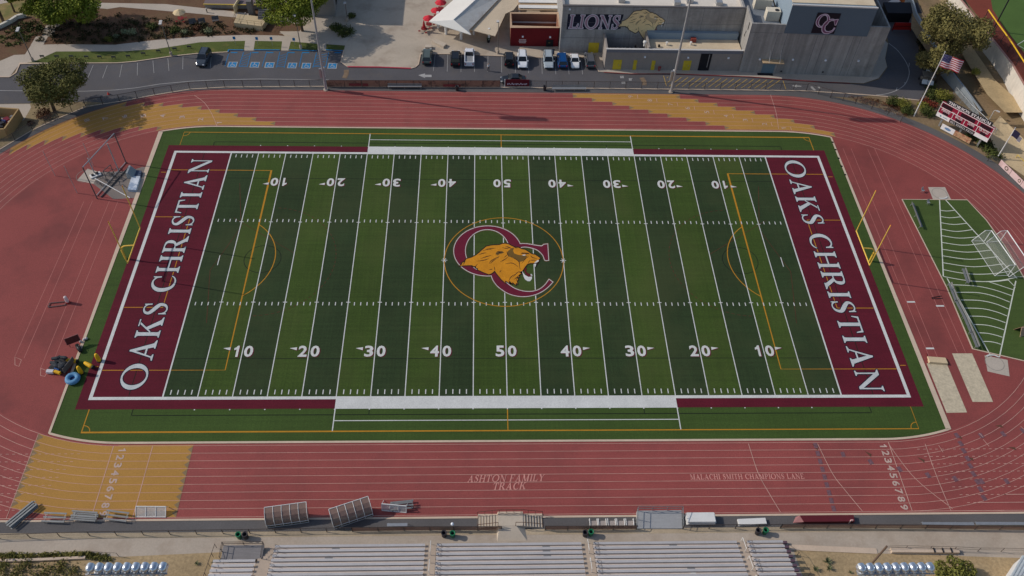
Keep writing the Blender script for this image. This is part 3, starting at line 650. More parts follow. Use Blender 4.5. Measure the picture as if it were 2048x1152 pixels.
k4.ribbon([Z2(372, 480), Z2(366, 502)], .22, .131)
k4.build('blue_kerb', m_blue)['kind'] = 'structure'
# road paint
pm = MB()
pm.ribbon([G(*p) for p in [(-40, 181), (0, 181), (60, 182), (170, 182.5), (230, 180), (270, 176), (320, 168), (380, 162.5), (440, 159.5), (520, 158), (600, 159), (657, 160)]], .13, .012)
for k in range(12):
    a = [(150, 622), (186, 622), (214, 624), (243, 622), (275, 604), (306, 585), (336, 566), (366, 545)]
    if k < 8:
        t, b = [((895, 625), (845, 745)), ((1030, 628), (985, 750)), ((1172, 620), (1148, 740)), ((1320, 604), (1318, 725)), ((1468, 582), (1478, 702)), ((1612, 562), (1622, 682)), ((1757, 542), (1754, 665)), ((755, 625), (705, 740))][k]
        pm.ribbon([Z1(*t), Z1(*b)], .08, .012)
pm.ribbon([Z2(205, 520), Z2(195, 650)], .08, .012)
for t, b in (((530, 520), (512, 682)), ((650, 525), (645, 688)), ((780, 530), (777, 690)), ((910, 532), (907, 690)), ((1037, 538), (1034, 690)), ((1168, 542), (1168, 696)), ((1300, 545), (1300, 698)), ((1428, 548), (1427, 704)), ((1552, 552), (1557, 710)), ((1680, 552), (1688, 712))): pm.ribbon([Z3(*t), Z3(*b)], .08, .012)
for t, b in (((170, 545), (183, 714)), ((295, 560), (313, 714))): pm.ribbon([Z4(*t), Z4(*b)], .08, .012)
for A in ([(367, 722), (432, 705), (432, 718), (495, 718), (495, 740), (432, 740), (432, 750)],): pm.poly([(*Z3(*p), .013) for p in A][::-1])
pm.poly([(*Z5(*p), .013) for p in [(690, 823), (738, 812), (736, 820), (782, 824), (780, 834), (736, 832), (734, 840)]][::-1])
for cx, cy, n in ((692, 742, 4), (705, 796, 4), (775, 765, 3)):
    for k in range(n): pm.ribbon([Z4(cx - 15 + k * 9, cy - 12 + (k % 2) * 5), Z4(cx - 13 + k * 9, cy + 9)], .14, .0125)
    pm.ribbon([Z4(cx - 16, cy - 11), Z4(cx + 17, cy - 11)], .14, .0132)
for p in ((875, 832, 912, 868), (945, 832, 965, 850)): pm.ribbon([Z5(p[0], p[1]), Z5(p[2], p[3])], .5, .0125)
pm.ribbon(smooth_pts([Z5(*p) for p in [(1620, 415), (1700, 480), (1770, 570), (1812, 660), (1812, 730), (1775, 810), (1700, 865), (1600, 900), (1500, 912)]], 5, False), .13, .012)
for t, b in (((1812, 640), (1818, 605)), ((1690, 870), (1700, 840)), ((1770, 800), (1780, 790))): pm.ribbon([Z5(*t), Z5(*b)], .13, .0125)
pm.build('road_markings', m_paint, rd, world=True)
yb_ = MB()
hx0, hx1 = Z4(1090, 728), Z4(1118, 826); yb_.ribbon([hx0, hx1], .12, .012); yb_.ribbon([Z5(605, 775), Z5(632, 858)], .12, .012)
for k in range(21):
    xt = 1135 + 63.0 * k; xb = xt - 118
    yt = 738 + max(0, xt - 1135) * .031; ybm = 826 + (xb - 1017) * .0235
    if xt > 2230: break
    if xb < 1122: f_ = (1122 - xb) / 118; xb = 1122; ybm = ybm - (ybm - yt) * f_
    yb_.ribbon([Z4(xt, yt), Z4(xb, ybm)], .12, .0115)
yb_.build('hatched_zone', m_ylw, rd, world=True)
bl = MB()
for t, b in (((370, 520), (335, 635)), ((515, 500), (470, 640)), ((585, 500), (550, 640)), ((738, 495), (692, 640)), ((862, 500), (830, 650)), ((940, 500), (905, 650)), ((1080, 500), (1047, 645)), ((1215, 505), (1180, 650)), ((1330, 505), (1302, 650))): bl.ribbon([Z2(*t), Z2(*b)], .12, .012)
for x0, x1 in ((470, 552), (830, 907), (1180, 1304)): bl.ribbon([Z2(x0, 637), Z2(x1, 640)], .12, .0125)
for x0, x1, w_ in ((515, 590, 70), (862, 940, 78), (1215, 1330, 110)):
    for k in range(5):
        xa = x0 - 9 * k - 2; yy = 528 + 25 * k; bl.ribbon([Z2(xa - 2, yy + 12), Z2(xa + w_ - 4, yy - 14)], .1, .013)
for x in (425, 628, 770, 975, 1115, 1420): bl.ribbon([Z2(x - 33, 505), Z2(x + 30, 505)], .3, .0128)
bl.build('blue_parking_lines', m_blue, rd, world=True)
for x, y in ((408, 620), (622, 622), (764, 625), (981, 629), (1117, 631), (1367, 633)):
    c = Z2(x, y); a = MB().box((*c, .013), (1.7, 1.75, .002)).build('parking_badge', m_paint, rd, world=True)
    MB().box((*c, .016), (1.42, 1.45, .002)).build('badge_field', m_blue, a, world=True)
    q = MB(); q.ribbon([(c[0] - .1, c[1] + .5), (c[0] - .12, c[1] + .05), (c[0] + .25, c[1] + .02), (c[0] + .45, c[1] - .45)], .13, .0195)
    q.ribbon([(c[0] + .05 + .36 * math.cos(R(t)), c[1] - .22 + .36 * math.sin(R(t))) for t in range(110, 350, 30)], .11, .020); q.lathe([(.1, .0), (.1, .0195)], (c[0] - .08, c[1] + .6, 0), 8)
    q.build('wheelchair_mark', m_paint, a, world=True)
# right side: terraces up to the neighbouring field
TZ, UZ = 2.2, 5.4
sl = [(1840, -40, TZ), (1826, -10, TZ), (1822, 56, TZ), (1880, 140, TZ), (1908, 140, TZ), (1966, 235, 1.4), (1992, 285, .02), (2010, 330, .02), (2090, 390, .02), (2200, 300, TZ), (2120, 230, TZ), (2060, 190, TZ), (1958, 85, TZ), (1900, -40, TZ)]
P = [(*G(a, b, c), c) for a, b, c in sl]
sheet('terrace', P, 0, m_dirt)
sheet('terrace_path', [(*G(a, b, TZ), TZ + .01) for a, b in [(1880, -30), (1905, 30), (1945, 95), (1990, 160), (2040, 205), (2048, 225), (2010, 225), (1975, 190), (1930, 118), (1900, 60), (1868, -30)]], 0, M('pale_soil', S(186, 162, 122), .95, .15, .2, .12, 3))
sheet('slope_walk', [(*G(a, b, c), c + .02) for a, b, c in [(2000, 232, 1.2), (2070, 300, 1.2), (2100, 380, .05), (2048, 352, .05), (1998, 318, .05), (1975, 262, 1.0)]], 0, M('sand_path', S(196, 174, 138), .95, .12, .25, .12, 3))
sheet('warning_track', [(*G(a, b, UZ), UZ) for a, b in [(1955, -40), (2000, 95), (2030, 130), (2048, 160), (2130, 230), (2200, 200), (2050, 108), (1985, 20), (1980, -40)]], 0, M('brick_red_track', S(128, 62, 48), .9, .1, .2, .12, 4))
sheet('warning_track_edge', [(*G(a, b, UZ), UZ - .01) for a, b in [(1900, -40), (1977, 60), (2048, 165), (2140, 250), (2170, 240), (2048, 130), (1990, 20), (1975, -40)]], 0, MATS['brick_red_track'])
fz = sheet('neighbour_field', [(*G(a, b, UZ), UZ + .01) for a, b in [(1975, -40), (1985, 18), (2008, 55), (2048, 105), (2200, 260), (2200, -40)]], 0, M('bright_turf', S(78, 104, 48), .95, .1, .2, .15, 5))
MB().ribbon([G(2066, 70, UZ), G(2034, 90, UZ), G(2070, 108, UZ)], .12, UZ + .02).build('field_line', m_white, fz, world=True)
sheet('near_walkway', [(-110, -43.9), (120, -44.1), (120, -60), (-110, -60)], -.012, m_conc)
near = [(-110, -45.9), (-59.3, -45.85), (-48, -46.1), (-45.5, -46.35), (-33.7, -45.9), (-34.5, -50), (-36, -54), (-110, -54)]
sheet('near_soil', near + [(-36, -75), (-110, -75)], -.004, M('sandy_soil', S(176, 152, 116), .95, .2, .15, .24, 3, tint=(S(148, 122, 86), .3, .5, .68, .6)))
sheet('near_slope', [(33.9, -46.3), (42.6, -46.6), (44.8, -46.9), (63, -47.7), (130, -48.5), (130, -75), (37, -75)], -.004, MATS['sandy_soil'])
MB().ribbon([(33.5, -46.0), (44, -46.6)], .7, .05).build('near_kerb', m_kerb)['kind'] = 'structure'
# sand pits and throwing circles
m_sand = M('pit_sand', S(198, 184, 158), .98, .12, 1.2, .15, 3, bump=.4)
sheet('sand_pit', [G(*p) for p in [(1853, 727), (1893, 727), (1934, 825), (1893, 826)]], .03, m_sand, label='pale long jump sand pit nearest the field edge')
sheet('sand_pit', [G(*p) for p in [(1904, 707), (1944, 707), (1986, 804), (1945, 804)]], .03, m_sand, label='pale long jump sand pit beside the throwing circle')
for i, (P, c, r, st_) in enumerate((([(1856, 374.5), (1890, 374.5), (1902, 399.5), (1866, 399.5)], (1879, 387), 1.25, 200), ([(1969, 711), (2015, 720), (2019, 753), (1975, 743)], (1989, 726), 1.3, 15), ([(388 * .191 + 80, 220 + 738 * .191), (175, 337.5), (199.5, 344.5), (187, 368)], (172, 352), 1.5, None))):
    pad = sheet('throwing_pad', [G(*p) for p in P], .028, m_walk)
    q = G(*c); MB().ribbon(ell(*q, r, r, 28), .07, .033, closed=True).build('circle_ring', M('steel_ring', S(140, 132, 124), .6), pad, world=True)
    if st_ is not None:
        a = [(q[0] + (r + .05) * math.cos(R(t)), q[1] + (r + .05) * math.sin(R(t))) for t in (range(248, 325, 8) if i == 0 else range(45, 130, 8))]
        MB().ribbon(a, .22, .12).build('stop_board', m_white, pad, world=True)
sheet('cage_apron', [G(80 + x * .191, 220 + y * .191) for x, y in ((560, 775), (770, 935), (1015, 920), (1148, 600), (1070, 597), (945, 640), (625, 650))], .026, M('worn_asphalt', S(128, 118, 112), .9, .12, .3, .1, 4))
# D area of turf with shot put sectors
dm = [(1804, 399), (1934, 400), (1972, 440), (2008, 490), (2033, 530), (2050, 560), (2080, 640), (2090, 730), (2048, 722), (1945, 698), (1893, 575)]
dt = sheet('throwing_turf', [G(*p) for p in dm], .03, M('throw_turf', S(70, 88, 40), .95, .12, .15, .18, 5.5, stretch=[((.05, 1.3, 1), .08)]))
MB().ribbon([G(*p) for p in dm], .18, .05, closed=True).build('turf_edging', m_kerb, dt, world=True)
sec = MB(); m_sec = M('sector_line_paint', S(212, 214, 200), .85, .08, .5, .1, 6)
c = G(1881, 388)
for a, b in (((1879, 400.5), (1886.5, 553)), ((1891.5, 400.5), (2034, 557))): sec.ribbon([G(*a), G(*b)], .17, .034)
def arc_px(P, z=.0345): sec.ribbon(smooth_pts([G(*p) for p in P], 5, False), .13, z)
zg = lambda x, y: (1760 + x * .191, 360 + y * .191)
for P in ([(628, 318), (700, 326), (780, 318)], [(632, 383), (730, 397), (845, 386)], [(636, 448), (770, 467), (905, 454)], [(640, 515), (800, 540), (970, 520)], [(645, 583), (830, 610), (1030, 595)], [(650, 655), (870, 684), (1095, 662)], [(655, 727), (910, 757), (1165, 735)], [(658, 795), (940, 832), (1235, 803)], [(663, 868), (980, 910), (1300, 878)], [(665, 940), (830, 972), (1010, 988), (1200, 980), (1370, 955)], [(667, 1012), (850, 1045), (1040, 1065), (1240, 1055), (1425, 1022)]):
    arc_px([zg(*p) for p in P])
for a, b in (((1894, 557), (1982, 713)), ((2031.5, 562), (1998.5, 715)), ((2016, 560), (2031, 575)), ((1975, 563), (2027, 580))): sec.ribbon([G(*a), G(*b)], .17 if a[0] < 1960 or a[0] > 2020 else .12, .0352)
zr = lambda x, y: (1780 + x * .243, 560 + y * .243)
for P in ([(505, 40), (700, 50), (850, 80), (1000, 130)], [(545, 103), (720, 105), (860, 135), (985, 183)], [(580, 165), (740, 170), (870, 198), (975, 240)], [(615, 232), (760, 237), (880, 265), (962, 297)], [(652, 298), (780, 303), (880, 328), (950, 353)], [(690, 367), (790, 372), (880, 392), (938, 412)], [(727, 435), (800, 440), (870, 455), (925, 472)], [(768, 507), (820, 508), (870, 517), (912, 530)], [(640, 8), (830, 15), (980, 0)]):
    arc_px([zr(*p) for p in P], .036)
sec.build('sector_lines', m_sec, dt, world=True)
# ======================= BUILDINGS AND WALLS =======================
m_block = M('grey_block_wall', S(154, 152, 150), .9, .14, .25, .08, 3, stretch=[((1.2, 1.2, .12), .16), ((.1, .1, 2.5), .05)], tint=(S(112, 110, 110), .35, .54, .75, .6))
m_stucco = M('warm_grey_wall', S(150, 142, 136), .9, .06, .3, .05, 3, stretch=[((.8, .8, .2), .05)])
m_tilt = M('tilt_up_concrete', S(154, 151, 147), .9, .12, .2, .06, 3, stretch=[((1.1, 1.1, .06), .22), ((.3, .3, .03), .10)], tint=(S(116, 112, 106), .3, .54, .75, .6))
m_roofw = M('white_roof_membrane', S(226, 216, 202), .8, .08, .2, .05, 3, tint=(S(190, 172, 150), .2, .55, .75, .6))
m_rooft = M('tan_roof_membrane', S(214, 196, 168), .85, .08, .2, .06, 3, tint=(S(188, 164, 134), .25, .52, .72, .6))
m_trim = M('pale_trim', S(204, 200, 196), .7, .05, .5, .04, 4)
m_dark = M('dark_opening', S(30, 30, 34), .8, .2, .5, 0)
m_panel = M('blue_grey_panel', S(134, 150, 164), .7, .04, .2, .03, 3)
m_yd = M('yellow_door_paint', (.62, .47, .035), .6, .12, .8, .05, 4)
m_steel = M('galvanised_steel', S(176, 178, 180), .45, .08, .6, .05, 5, metal=.6)
m_blk = M('black_metal', S(40, 40, 44), .5, .1, .6, 0)
m_whitem = M('white_metal', S(226, 224, 220), .5, .05, .6, .04, 5)
m_lampw = M('white_lamp_glass', S(236, 240, 246), .3, 0, 1, 0)
def wall_lamp(p, parent): MB().box((p[0], p[1] - .12, p[2]), (.34, .24, .26)).build('wall_lamp', m_lampw, parent, world=True)
# --- gymnasium ---
gy = thing('gymnasium', 'long grey block gymnasium with a painted LIONS mural and white roof', 'building', (29, 54.7, 0))
w_ = MB(); w_.wall([(11.7, 54.9), (46.1, 54.9)], .4, 0, 10); w_.wall([(11.9, 55.1), (11.9, 95)], .4, 0, 9.98); w_.wall([(45.9, 55.1), (45.9, 95)], .4, 0, 9.98); w_.build('wall', m_block, gy, world=True)
MB().box((28.9, 75, 9.1), (33.8, 39.8, .2)).build('roof', m_roofw, gy, world=True)
MB().box((28.9, 54.88, 10.0), (34.5, .5, .14)).build('coping', M('dark_coping', S(96, 92, 92), .6, .05), gy, world=True)
for (x, z), nm_ in zip([W(54.7)(*p) for p in ((1187, 95.5),)], ('x',)):
    d = MB().box((x, 54.66, z - 1.15), (2.0, .1, 2.3)).build('door', m_yd, gy, world=True, label='yellow double door below the LIONS mural')
wall_lamp((13.0, 54.7, 9.3), gy)
ru = MB()
for x, y in ((23, 57.6), (33.5, 57.0), (36, 57.8), (41.5, 57.2)): ru.box((x, y, 9.3), (1.2, .9, .7))
ru.each('roof_unit', m_steel, gy, world=True)
jn = MB()
for x in (18.3, 25, 31.6, 38.3): jn.box((x, 54.695, 0), (.05, .02, 10))
for z in (3.3, 6.6): jn.box((28.9, 54.694, z), (34.2, .02, .04))
jn.each('wall_joint', M('joint_grey', S(112, 112, 114), .9, .1), gy, world=True)
# mural
zm = lambda x, y: (1120 + x * .10742, 10 + y * .10742)
WG = W(54.7)
nv = MB(); pts = [WG(*zm(*p)) for p in [(150, 168), (1185, 175), (1178, 215), (1130, 330), (1130, 440), (1060, 455), (590, 452), (120, 455)]]
nv.poly([(p[0], 54.69, p[1]) for p in pts][::-1]); nv.build('mural_backing', M('mural_navy', S(34, 36, 54), .9, .1, .5, .05, 4), gy, world=True)
a_, b_ = WG(*zm(150, 440)), WG(*zm(1150, 190)); mx_ = (a_[0] + b_[0]) / 2; mz_ = (a_[1] + b_[1]) / 2; hL = b_[1] - a_[1] - .2
q = MB(); letters(q, 'LIONS', (mx_, 54.685, mz_), (1, 0, 0), (0, 0, 1), hL, width=(b_[0] - a_[0]) * .96, grow=.15, gap=.1, shear=.06); q.build('letter_edge', M('mural_silver', S(214, 210, 222), .9, .05), gy, world=True)
q = MB(); letters(q, 'LIONS', (mx_, 54.676, mz_), (1, 0, 0), (0, 0, 1), hL, width=(b_[0] - a_[0]) * .96, grow=-.0, gap=.1, shear=.06); q.build('mural_letters', M('mural_mauve', S(170, 136, 152), .9, .06), gy, world=True)
def LW_(x, y, h):
    u, v = zm(1090 + (x - 150) * .696, 85 + (y - 290) * .92); a = WG(u, v); return (a[0], 54.665 - h, a[1])
lion(gy, None, 0, (M('mural_tan', S(240, 212, 160), .9, .08, .5, .05, 4), M('mural_brown', S(200, 178, 142), .9, .08), M('mural_black', S(84, 76, 70), .9, .1), M('mural_white', S(230, 230, 230), .9, .05), M('mural_red', S(140, 96, 96), .9, .1)), lift=LW_)
# --- low annex in front ---
an = thing('annex', 'low flat roofed annex with yellow doors in front of the gymnasium', 'building', (33, 49.3, 0))
AY = 49.25
w_ = MB(); w_.wall([(19.95, AY + .15), (45.88, AY + .15)], .3, 0, 4.5); w_.wall([(20.1, AY + .3), (20.1, 54.65)], .3, 0, 4.49); w_.wall([(28.0, AY + .3), (28.0, 54.6)], .3, 0, 4.9); w_.build('wall', m_stucco, an, world=True)
MB().box((37.0, 51.9, 3.7), (17.6, 5.1, .15)).build('roof', m_rooft, an, world=True)
MB().box((36.9, 54.2, 3.85), (17.5, .8, 1.35)).build('back_parapet', m_panel, an, world=True)
MB().box((32.9, AY + .13, 4.5), (26.0, .42, .08)).build('coping', m_trim, an, world=True)
MB().box((32.9, AY - .02, 3.85), (25.9, .06, .62)).build('fascia_band', M('slate_band', S(120, 122, 130), .8, .05), an, world=True)
MB().box((24, 51.9, .02), (7.6, 5, .03)).build('yard_floor', m_conc, an, world=True)
MB().box((24.0, 49.62, 2.6), (7.5, .1, .1)).build('yard_rail', m_trim, an, world=True)
WA = W(AY)
def wz(f, P): a = [f(*p) for p in P]; return min(p[0] for p in a), max(p[0] for p in a), min(p[1] for p in a), max(p[1] for p in a)
k4_ = lambda x, y: (1100 + x * .20833, y * .20833)
for (x0, x1, y0, y1), nm_ in (((595, 697, 572, 655), 'wide double'), ((790, 842, 575, 656), 'narrow'), ((964, 1018, 580, 660), 'narrow'), ((1265, 1365, 580, 665), 'wide double')):
    a0, a1, b0, b1 = wz(WA, [k4_((x0 + x1) / 2 - (x1 - x0) * .46, y1), k4_((x0 + x1) / 2 + (x1 - x0) * .46, y0)])
    d = MB().box(((a0 + a1) / 2, AY - .02, 0.06), (a1 - a0, .08, b1 - .1)).build('door', m_yd, an, world=True)
    MB().box(((a0 + a1) / 2 + .3, AY - .09, 1.0), (.1, .06, .2)).build('handle', m_steel, d, world=True)
a0, a1, b0, b1 = wz(WA, [k4_(1420, 655), k4_(1560, 518)])
op = MB().box(((a0 + a1) / 2, AY - .015, .05), (a1 - a0, .06, b1)).build('loading_door', m_dark, an, world=True)
MB().box((a1 - .5, AY - .06, .8), (.12, .04, b1 - .9)).build('door_jamb', m_steel, op, world=True)
for x, y in ((910, 550), (1325, 556), (1711, 560)):
    p = WA(*k4_(x, y)); wall_lamp((p[0], AY, p[1]), an)
ac_m = MB()
for i, x in enumerate((23.2, 24.7, 26.3)):
    u = MB().box((x, 53.2, .05), (1.2, 1.2, 1.9)).build('cooling_unit', m_steel, an, world=True)
    MB().lathe([(.45, 0), (.45, .06)], (x, 53.2, 1.96), 12).build('fan', m_blk, u, world=True)
vp = MB(); p = Z4(905, 440, 3.85); vp.lathe([(.22, 0), (.2, .7), (.34, .72), (.34, 1.0), (.05, 1.15)], (*p, 3.85), 10)
for x, y in ((1118, 432), (1348, 430)): vp.lathe([(.14, 0), (.14, .5), (.24, .5), (.24, .65)], (*Z4(x, y, 3.85), 3.85), 8)
vp.each('roof_vent', m_whitem, an, world=True)
pp_ = MB(); a, b = Z4(800, 462, 3.95), Z4(1080, 468, 3.95); pp_.bar((*a, 3.98), (*b, 3.98), .06)
for x in (818, 1045): pp_.box((*Z4(x, 450, 3.85), 3.85), (.35, .35, .45))
pp_.build('roof_pipe', m_blk, an, world=True)
rv = MB(); rv.box((*Z4(1372, 400, 3.85), 3.85), (1.0, .7, .8)); rv.build('red_roof_box', M('red_brown_box', S(150, 70, 60), .7, .1), an, world=True)
p = WA(*k4_(1044, 668)); rp = MB()
for dx in (-.14, .14): rp.bar((p[0] + dx, AY - .35, .06), (p[0] + dx, AY - .35, 1.0), .08); rp.ball((p[0] + dx, AY - .42, 1.0), .14)
rp.each('fire_inlet', M('red_pipe_paint', S(150, 30, 34), .5, .05), an, world=True)
# --- performing arts hall on the right ---
hb = thing('arts_hall', 'tall grey concrete hall with blue grey upper box and square monogram sign', 'building', (58, 48.5, 0), -R(2.7))
hb.location = (45.9, 48.95, 0)
L_ = 25.3
w_ = MB(); w_.wall([(0, .15), (L_, .15)], .3, 0, 10.6); w_.wall([(.15, .3), (.15, 5.95)], .3, 0, 10.58); w_.wall([(L_ - .15, .3), (L_ - .15, 30)], .3, 0, 10.9); w_.build('wall', m_tilt, hb)
MB().box((L_ - 2.1, .15, 10.6), (4.1, .32, .32)).build('raised_parapet', m_tilt, hb)
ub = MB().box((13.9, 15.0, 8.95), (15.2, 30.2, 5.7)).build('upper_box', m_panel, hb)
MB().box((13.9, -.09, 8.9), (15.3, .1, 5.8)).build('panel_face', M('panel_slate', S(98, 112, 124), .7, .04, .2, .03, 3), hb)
MB().box((13.9, 15.2, 14.66), (15.0, 29, .1)).build('upper_roof', m_rooft, hb); MB().box((13.9, -.02, 14.6), (15.4, .3, .22)).build('coping', m_trim, hb)
MB().box((3.2, 8, 8.6), (5.8, 15.3, .2)).build('lower_roof', M('slate_roof', S(120, 126, 134), .85, .1), hb)
MB().box((23.2, 15, 5.4), (3.3, 29, .2)).build('recess_floor', M('slate_floor', S(92, 98, 108), .85, .1), hb)
for x, y in ((3.5, 8.5), (4.7, 4.6)):
    u = MB().box((x, y, 8.8), (3.2 if y > 6 else 2.5, 1.6, 2.0)).build('roof_unit', M('cream_unit_paint', S(214, 204, 186), .6, .05), hb)
    f_ = MB(); 
    for dx in ((.4, 1.1) if y > 6 else (.6,)): f_.lathe([(.42, 0), (.42, .05)], (x + dx, y - .2, 10.8), 12)
    f_.each('fan', m_blk, u)
jn = MB()
for x in (5.3, 7.0, 12.6, 14.1, 19.3, 20.7): jn.box((x, -.012, .2), (.06, .02, 8.6))
for z in (8.75,): jn.box((3, -.011, z), (6, .02, .05))
jn.each('wall_joint', MATS['joint_grey'], hb)
def HW(u, v):       # pixel to the hall's front face (local x, z)
    c, s = math.cos(-R(2.7)), math.sin(-R(2.7)); d = CM @ Vector(((u - 1024) / FPX, -(v - 576) / FPX, -1.0)); n = Vector((-s, c, 0)); o = Vector((45.9, 48.95, 0))
    t = (o - CAM).dot(n) / d.dot(n); p = CAM + d * t - o; return (p.x * c + p.y * s, p.z)
k5_ = lambda x, y: (1440 + x * .20833, y * .20833)
a0, z1 = HW(*k5_(938, 115)); a1, _ = HW(*k5_(1165, 115)); b0, z0 = HW(*k5_(868, 310))
sgx = (a0 + a1) / 2; sgw = a1 - a0; sgz = (z0 + z1) / 2; sgh = z1 - z0
sg_ = MB().box((sgx, -.19, z0), (sgw, .1, sgh)).build('monogram_sign', M('sign_black', S(34, 28, 40), .6, .05), hb)
def mono(grow, lift, m, name):
    q = MB(); sc_ = sgh / 200.0
    def P(x, y): return (sgx + (x - 100) * sgw / 228.0, -.245 - lift, sgz - (y - 97) * sc_)
    oo, oi = offset(ell(60, 72, 62, 64, 40), grow), offset(ell(62, 72, 40, 55, 40), -grow)
    for k in range(40): q.poly([P(*oo[(k + 1) % 40]), P(*oo[k]), P(*oi[k]), P(*oi[(k + 1) % 40])])
    cc = smooth_pts([(192, 92), (176, 66), (142, 60), (104, 84), (88, 128), (104, 172), (144, 186), (186, 168), (200, 134)], 5, False); ws = [8 + 20 * math.sin(math.pi * max(0, min(1, (i - 4) / 36))) ** 2 for i in range(len(cc))]
    A, B = [], []
    for i in range(len(cc)):
        a, b = cc[max(0, i - 1)], cc[min(len(cc) - 1, i + 1)]; d = Vector((b[0] - a[0], b[1] - a[1])).normalized(); wv = ws[i] / 2 + grow
        A.append((cc[i][0] - d.y * wv, cc[i][1] + d.x * wv)); B.append((cc[i][0] + d.y * wv, cc[i][1] - d.x * wv))
    for i in range(len(cc) - 1): q.poly([(lambda t: (t[0], t[1] - .003, t[2]))(P(*z)) for z in (A[i], A[i + 1], B[i + 1], B[i])])
    q.poly([(lambda t: (t[0], t[1] - .005, t[2]))(P(*z)) for z in ((166 - grow, 60 - grow), (205 + grow, 52 - grow), (202 + grow, 108 + grow), (190, 108 + grow))][::-1])
    q.build(name, m, sg_)
mono(4.5, 0, M('sign_pink', S(216, 196, 212), .6, .04), 'letter_edge'); mono(-3.5, .008, M('sign_plum', S(132, 84, 112), .6, .04), 'letter')
cn = HW(*k5_(405, 560)); ce = HW(*k5_(610, 562))
MB().hexa([(cn[0], -1.3, 3.0), (ce[0], -1.3, 3.0), (ce[0], -.02, 3.0), (cn[0], -.02, 3.0)], [(cn[0], -1.3, 3.16), (ce[0], -1.3, 3.16), (ce[0], -.02, 3.16), (cn[0], -.02, 3.16)]).build('door_canopy', M('brown_canopy', S(190, 164, 130), .7, .05), hb)
rd_ = MB()
for f_ in (.28, .78): x = cn[0] + (ce[0] - cn[0]) * f_; rd_.bar((x, -1.25, 3.16), (x, -.02, 5.2), .035)
rd_.each('canopy_rod', m_trim, hb)
d0 = HW(*k5_(405, 645)); d1 = HW(*k5_(525, 645)); dd = MB().box(((d0[0] + d1[0]) / 2, -.03, .07), (d1[0] - d0[0], .08, 2.5)).build('door', M('teal_grey_door', S(104, 128, 142), .6, .05), hb)
MB().box(((d0[0] + d1[0]) / 2 - .4, -.5, .06), (d1[0] - d0[0] + .6, .7, .03)).build('door_mat', m_blk, hb)
for x, y in ((380, 572), (697, 575), (1010, 582), (1325, 586)):
    p = HW(*k5_(x, y)); MB().box((p[0], -.14, p[1]), (.34, .24, .28)).build('wall_lamp', m_lampw, hb)
vm_ = MB()
for x, y in ((585, 690), (985, 697)):
    p = HW(*k5_(x, y)); vm_.box((p[0], -.03, p[1]), (.3, .06, .3))
vm_.each('wall_vent', m_blk, hb)
sl_ = MB()
for k, (y, z, h) in enumerate(((1.5, 8.3, 1.5), (2.3, 7.0, .5), (2.6, 6.2, .5))): sl_.box((-.02, y, z), (.06, .3, h))
sl_.each('slot_window', m_dark, hb)
# --- red enclosure ---
m_rw = M('dark_red_wall', S(116, 24, 30), .85, .06, .4, .05, 4); m_bw = M('brown_stucco', S(150, 104, 84), .9, .06)
re_ = thing('red_enclosure', 'open topped dark red enclosure beside the gymnasium end wall', 'enclosure', (7, 56.6, 0))
RT = 4.2; c1, c2, c3, c4 = (2.25, 56.7), (11.55, 56.7), (11.55, 61.6), (2.25, 61.4)
MB().wall([c1, c2], .3, 0, RT).build('front_wall', m_rw, re_, world=True)
w_ = MB(); w_.wall([(c1[0] + .1, c1[1] + .15), (c4[0] + .1, c4[1])], .3, 0, RT - .01); w_.wall([(c2[0] - .1, c2[1] + .15), (c3[0] - .1, c3[1])], .3, 0, RT - .01); w_.wall([(c4[0] + .25, c4[1] - .1), (c3[0] - .25, c3[1] - .1)], .3, 0, RT - .02); w_.build('side_wall', m_bw, re_, world=True)
cp = MB(); cp.ribbon([c1, c2, c3, c4], .42, RT + .03, closed=True); cp.build('coping', M('tan_coping', S(190, 160, 132), .8, .05), re_, world=True)
MB().box((6.9, 59.2, .015), (8.8, 4.4, .02)).build('yard_floor', m_conc, re_, world=True)
MB().box((6.9, 60.9, 2.4), (8.9, .2, .2)).build('yard_beam', m_trim, re_, world=True)
WR = W(56.5); k3_ = lambda x, y: (760 + x * .20833, y * .20833)
a0, a1, b0, b1 = wz(WR, [k3_(1590, 480), k3_(1665, 385)]); MB().box(((a0 + a1) / 2, 56.48, .05), (a1 - a0, .1, b1)).build('gate', m_dark, re_, world=True)
q = MB()
for k in range(4): q.box(((a0 + a1) / 2 - .25 + .1 * k, 56.42, b1 * .55 + .05 * (k % 2)), (.07, .02, .14))
q.build('gate_notice', M('dull_gold', S(150, 130, 70), .8, .05), re_, world=True)
q = MB(); t0 = WR(*k3_(1368, 400))
for k, wd in enumerate((1.15, 1.25, 1.05)): 
    for j in range(6): q.box((t0[0] - wd / 2 + wd * j / 5, 56.53, t0[1] + .3 - .32 * k), (wd / 7.5, .03, .2))
q.build('wall_notice', M('pale_notice', S(226, 206, 206), .8, .05), re_, world=True)
for x, y in ((1370, 355), (1633, 360)):
    p = WR(*k3_(x, y)); wall_lamp((p[0], 56.55, p[1]), re_)
sb = thing('sandwich_board', 'black framed board standing before the red enclosure gate', 'sign', (*Z3(1635, 515), 0))
MB().hexa([(-.75, -.3, 0), (.75, -.3, 0), (.75, -.22, 0), (-.75, -.22, 0)], [(-.75, .0, 1.0), (.75, .0, 1.0), (.75, .06, 1.0), (-.75, .06, 1.0)]).build('board', m_blk, sb)
MB().hexa([(-.55, -.285, .15), (.55, -.285, .15), (.55, -.22, .15), (-.55, -.22, .15)], [(-.55, -.06, .88), (.55, -.06, .88), (.55, 0, .88), (-.55, 0, .88)]).build('notice', M('grey_notice', S(150, 160, 178), .8, .1), sb)
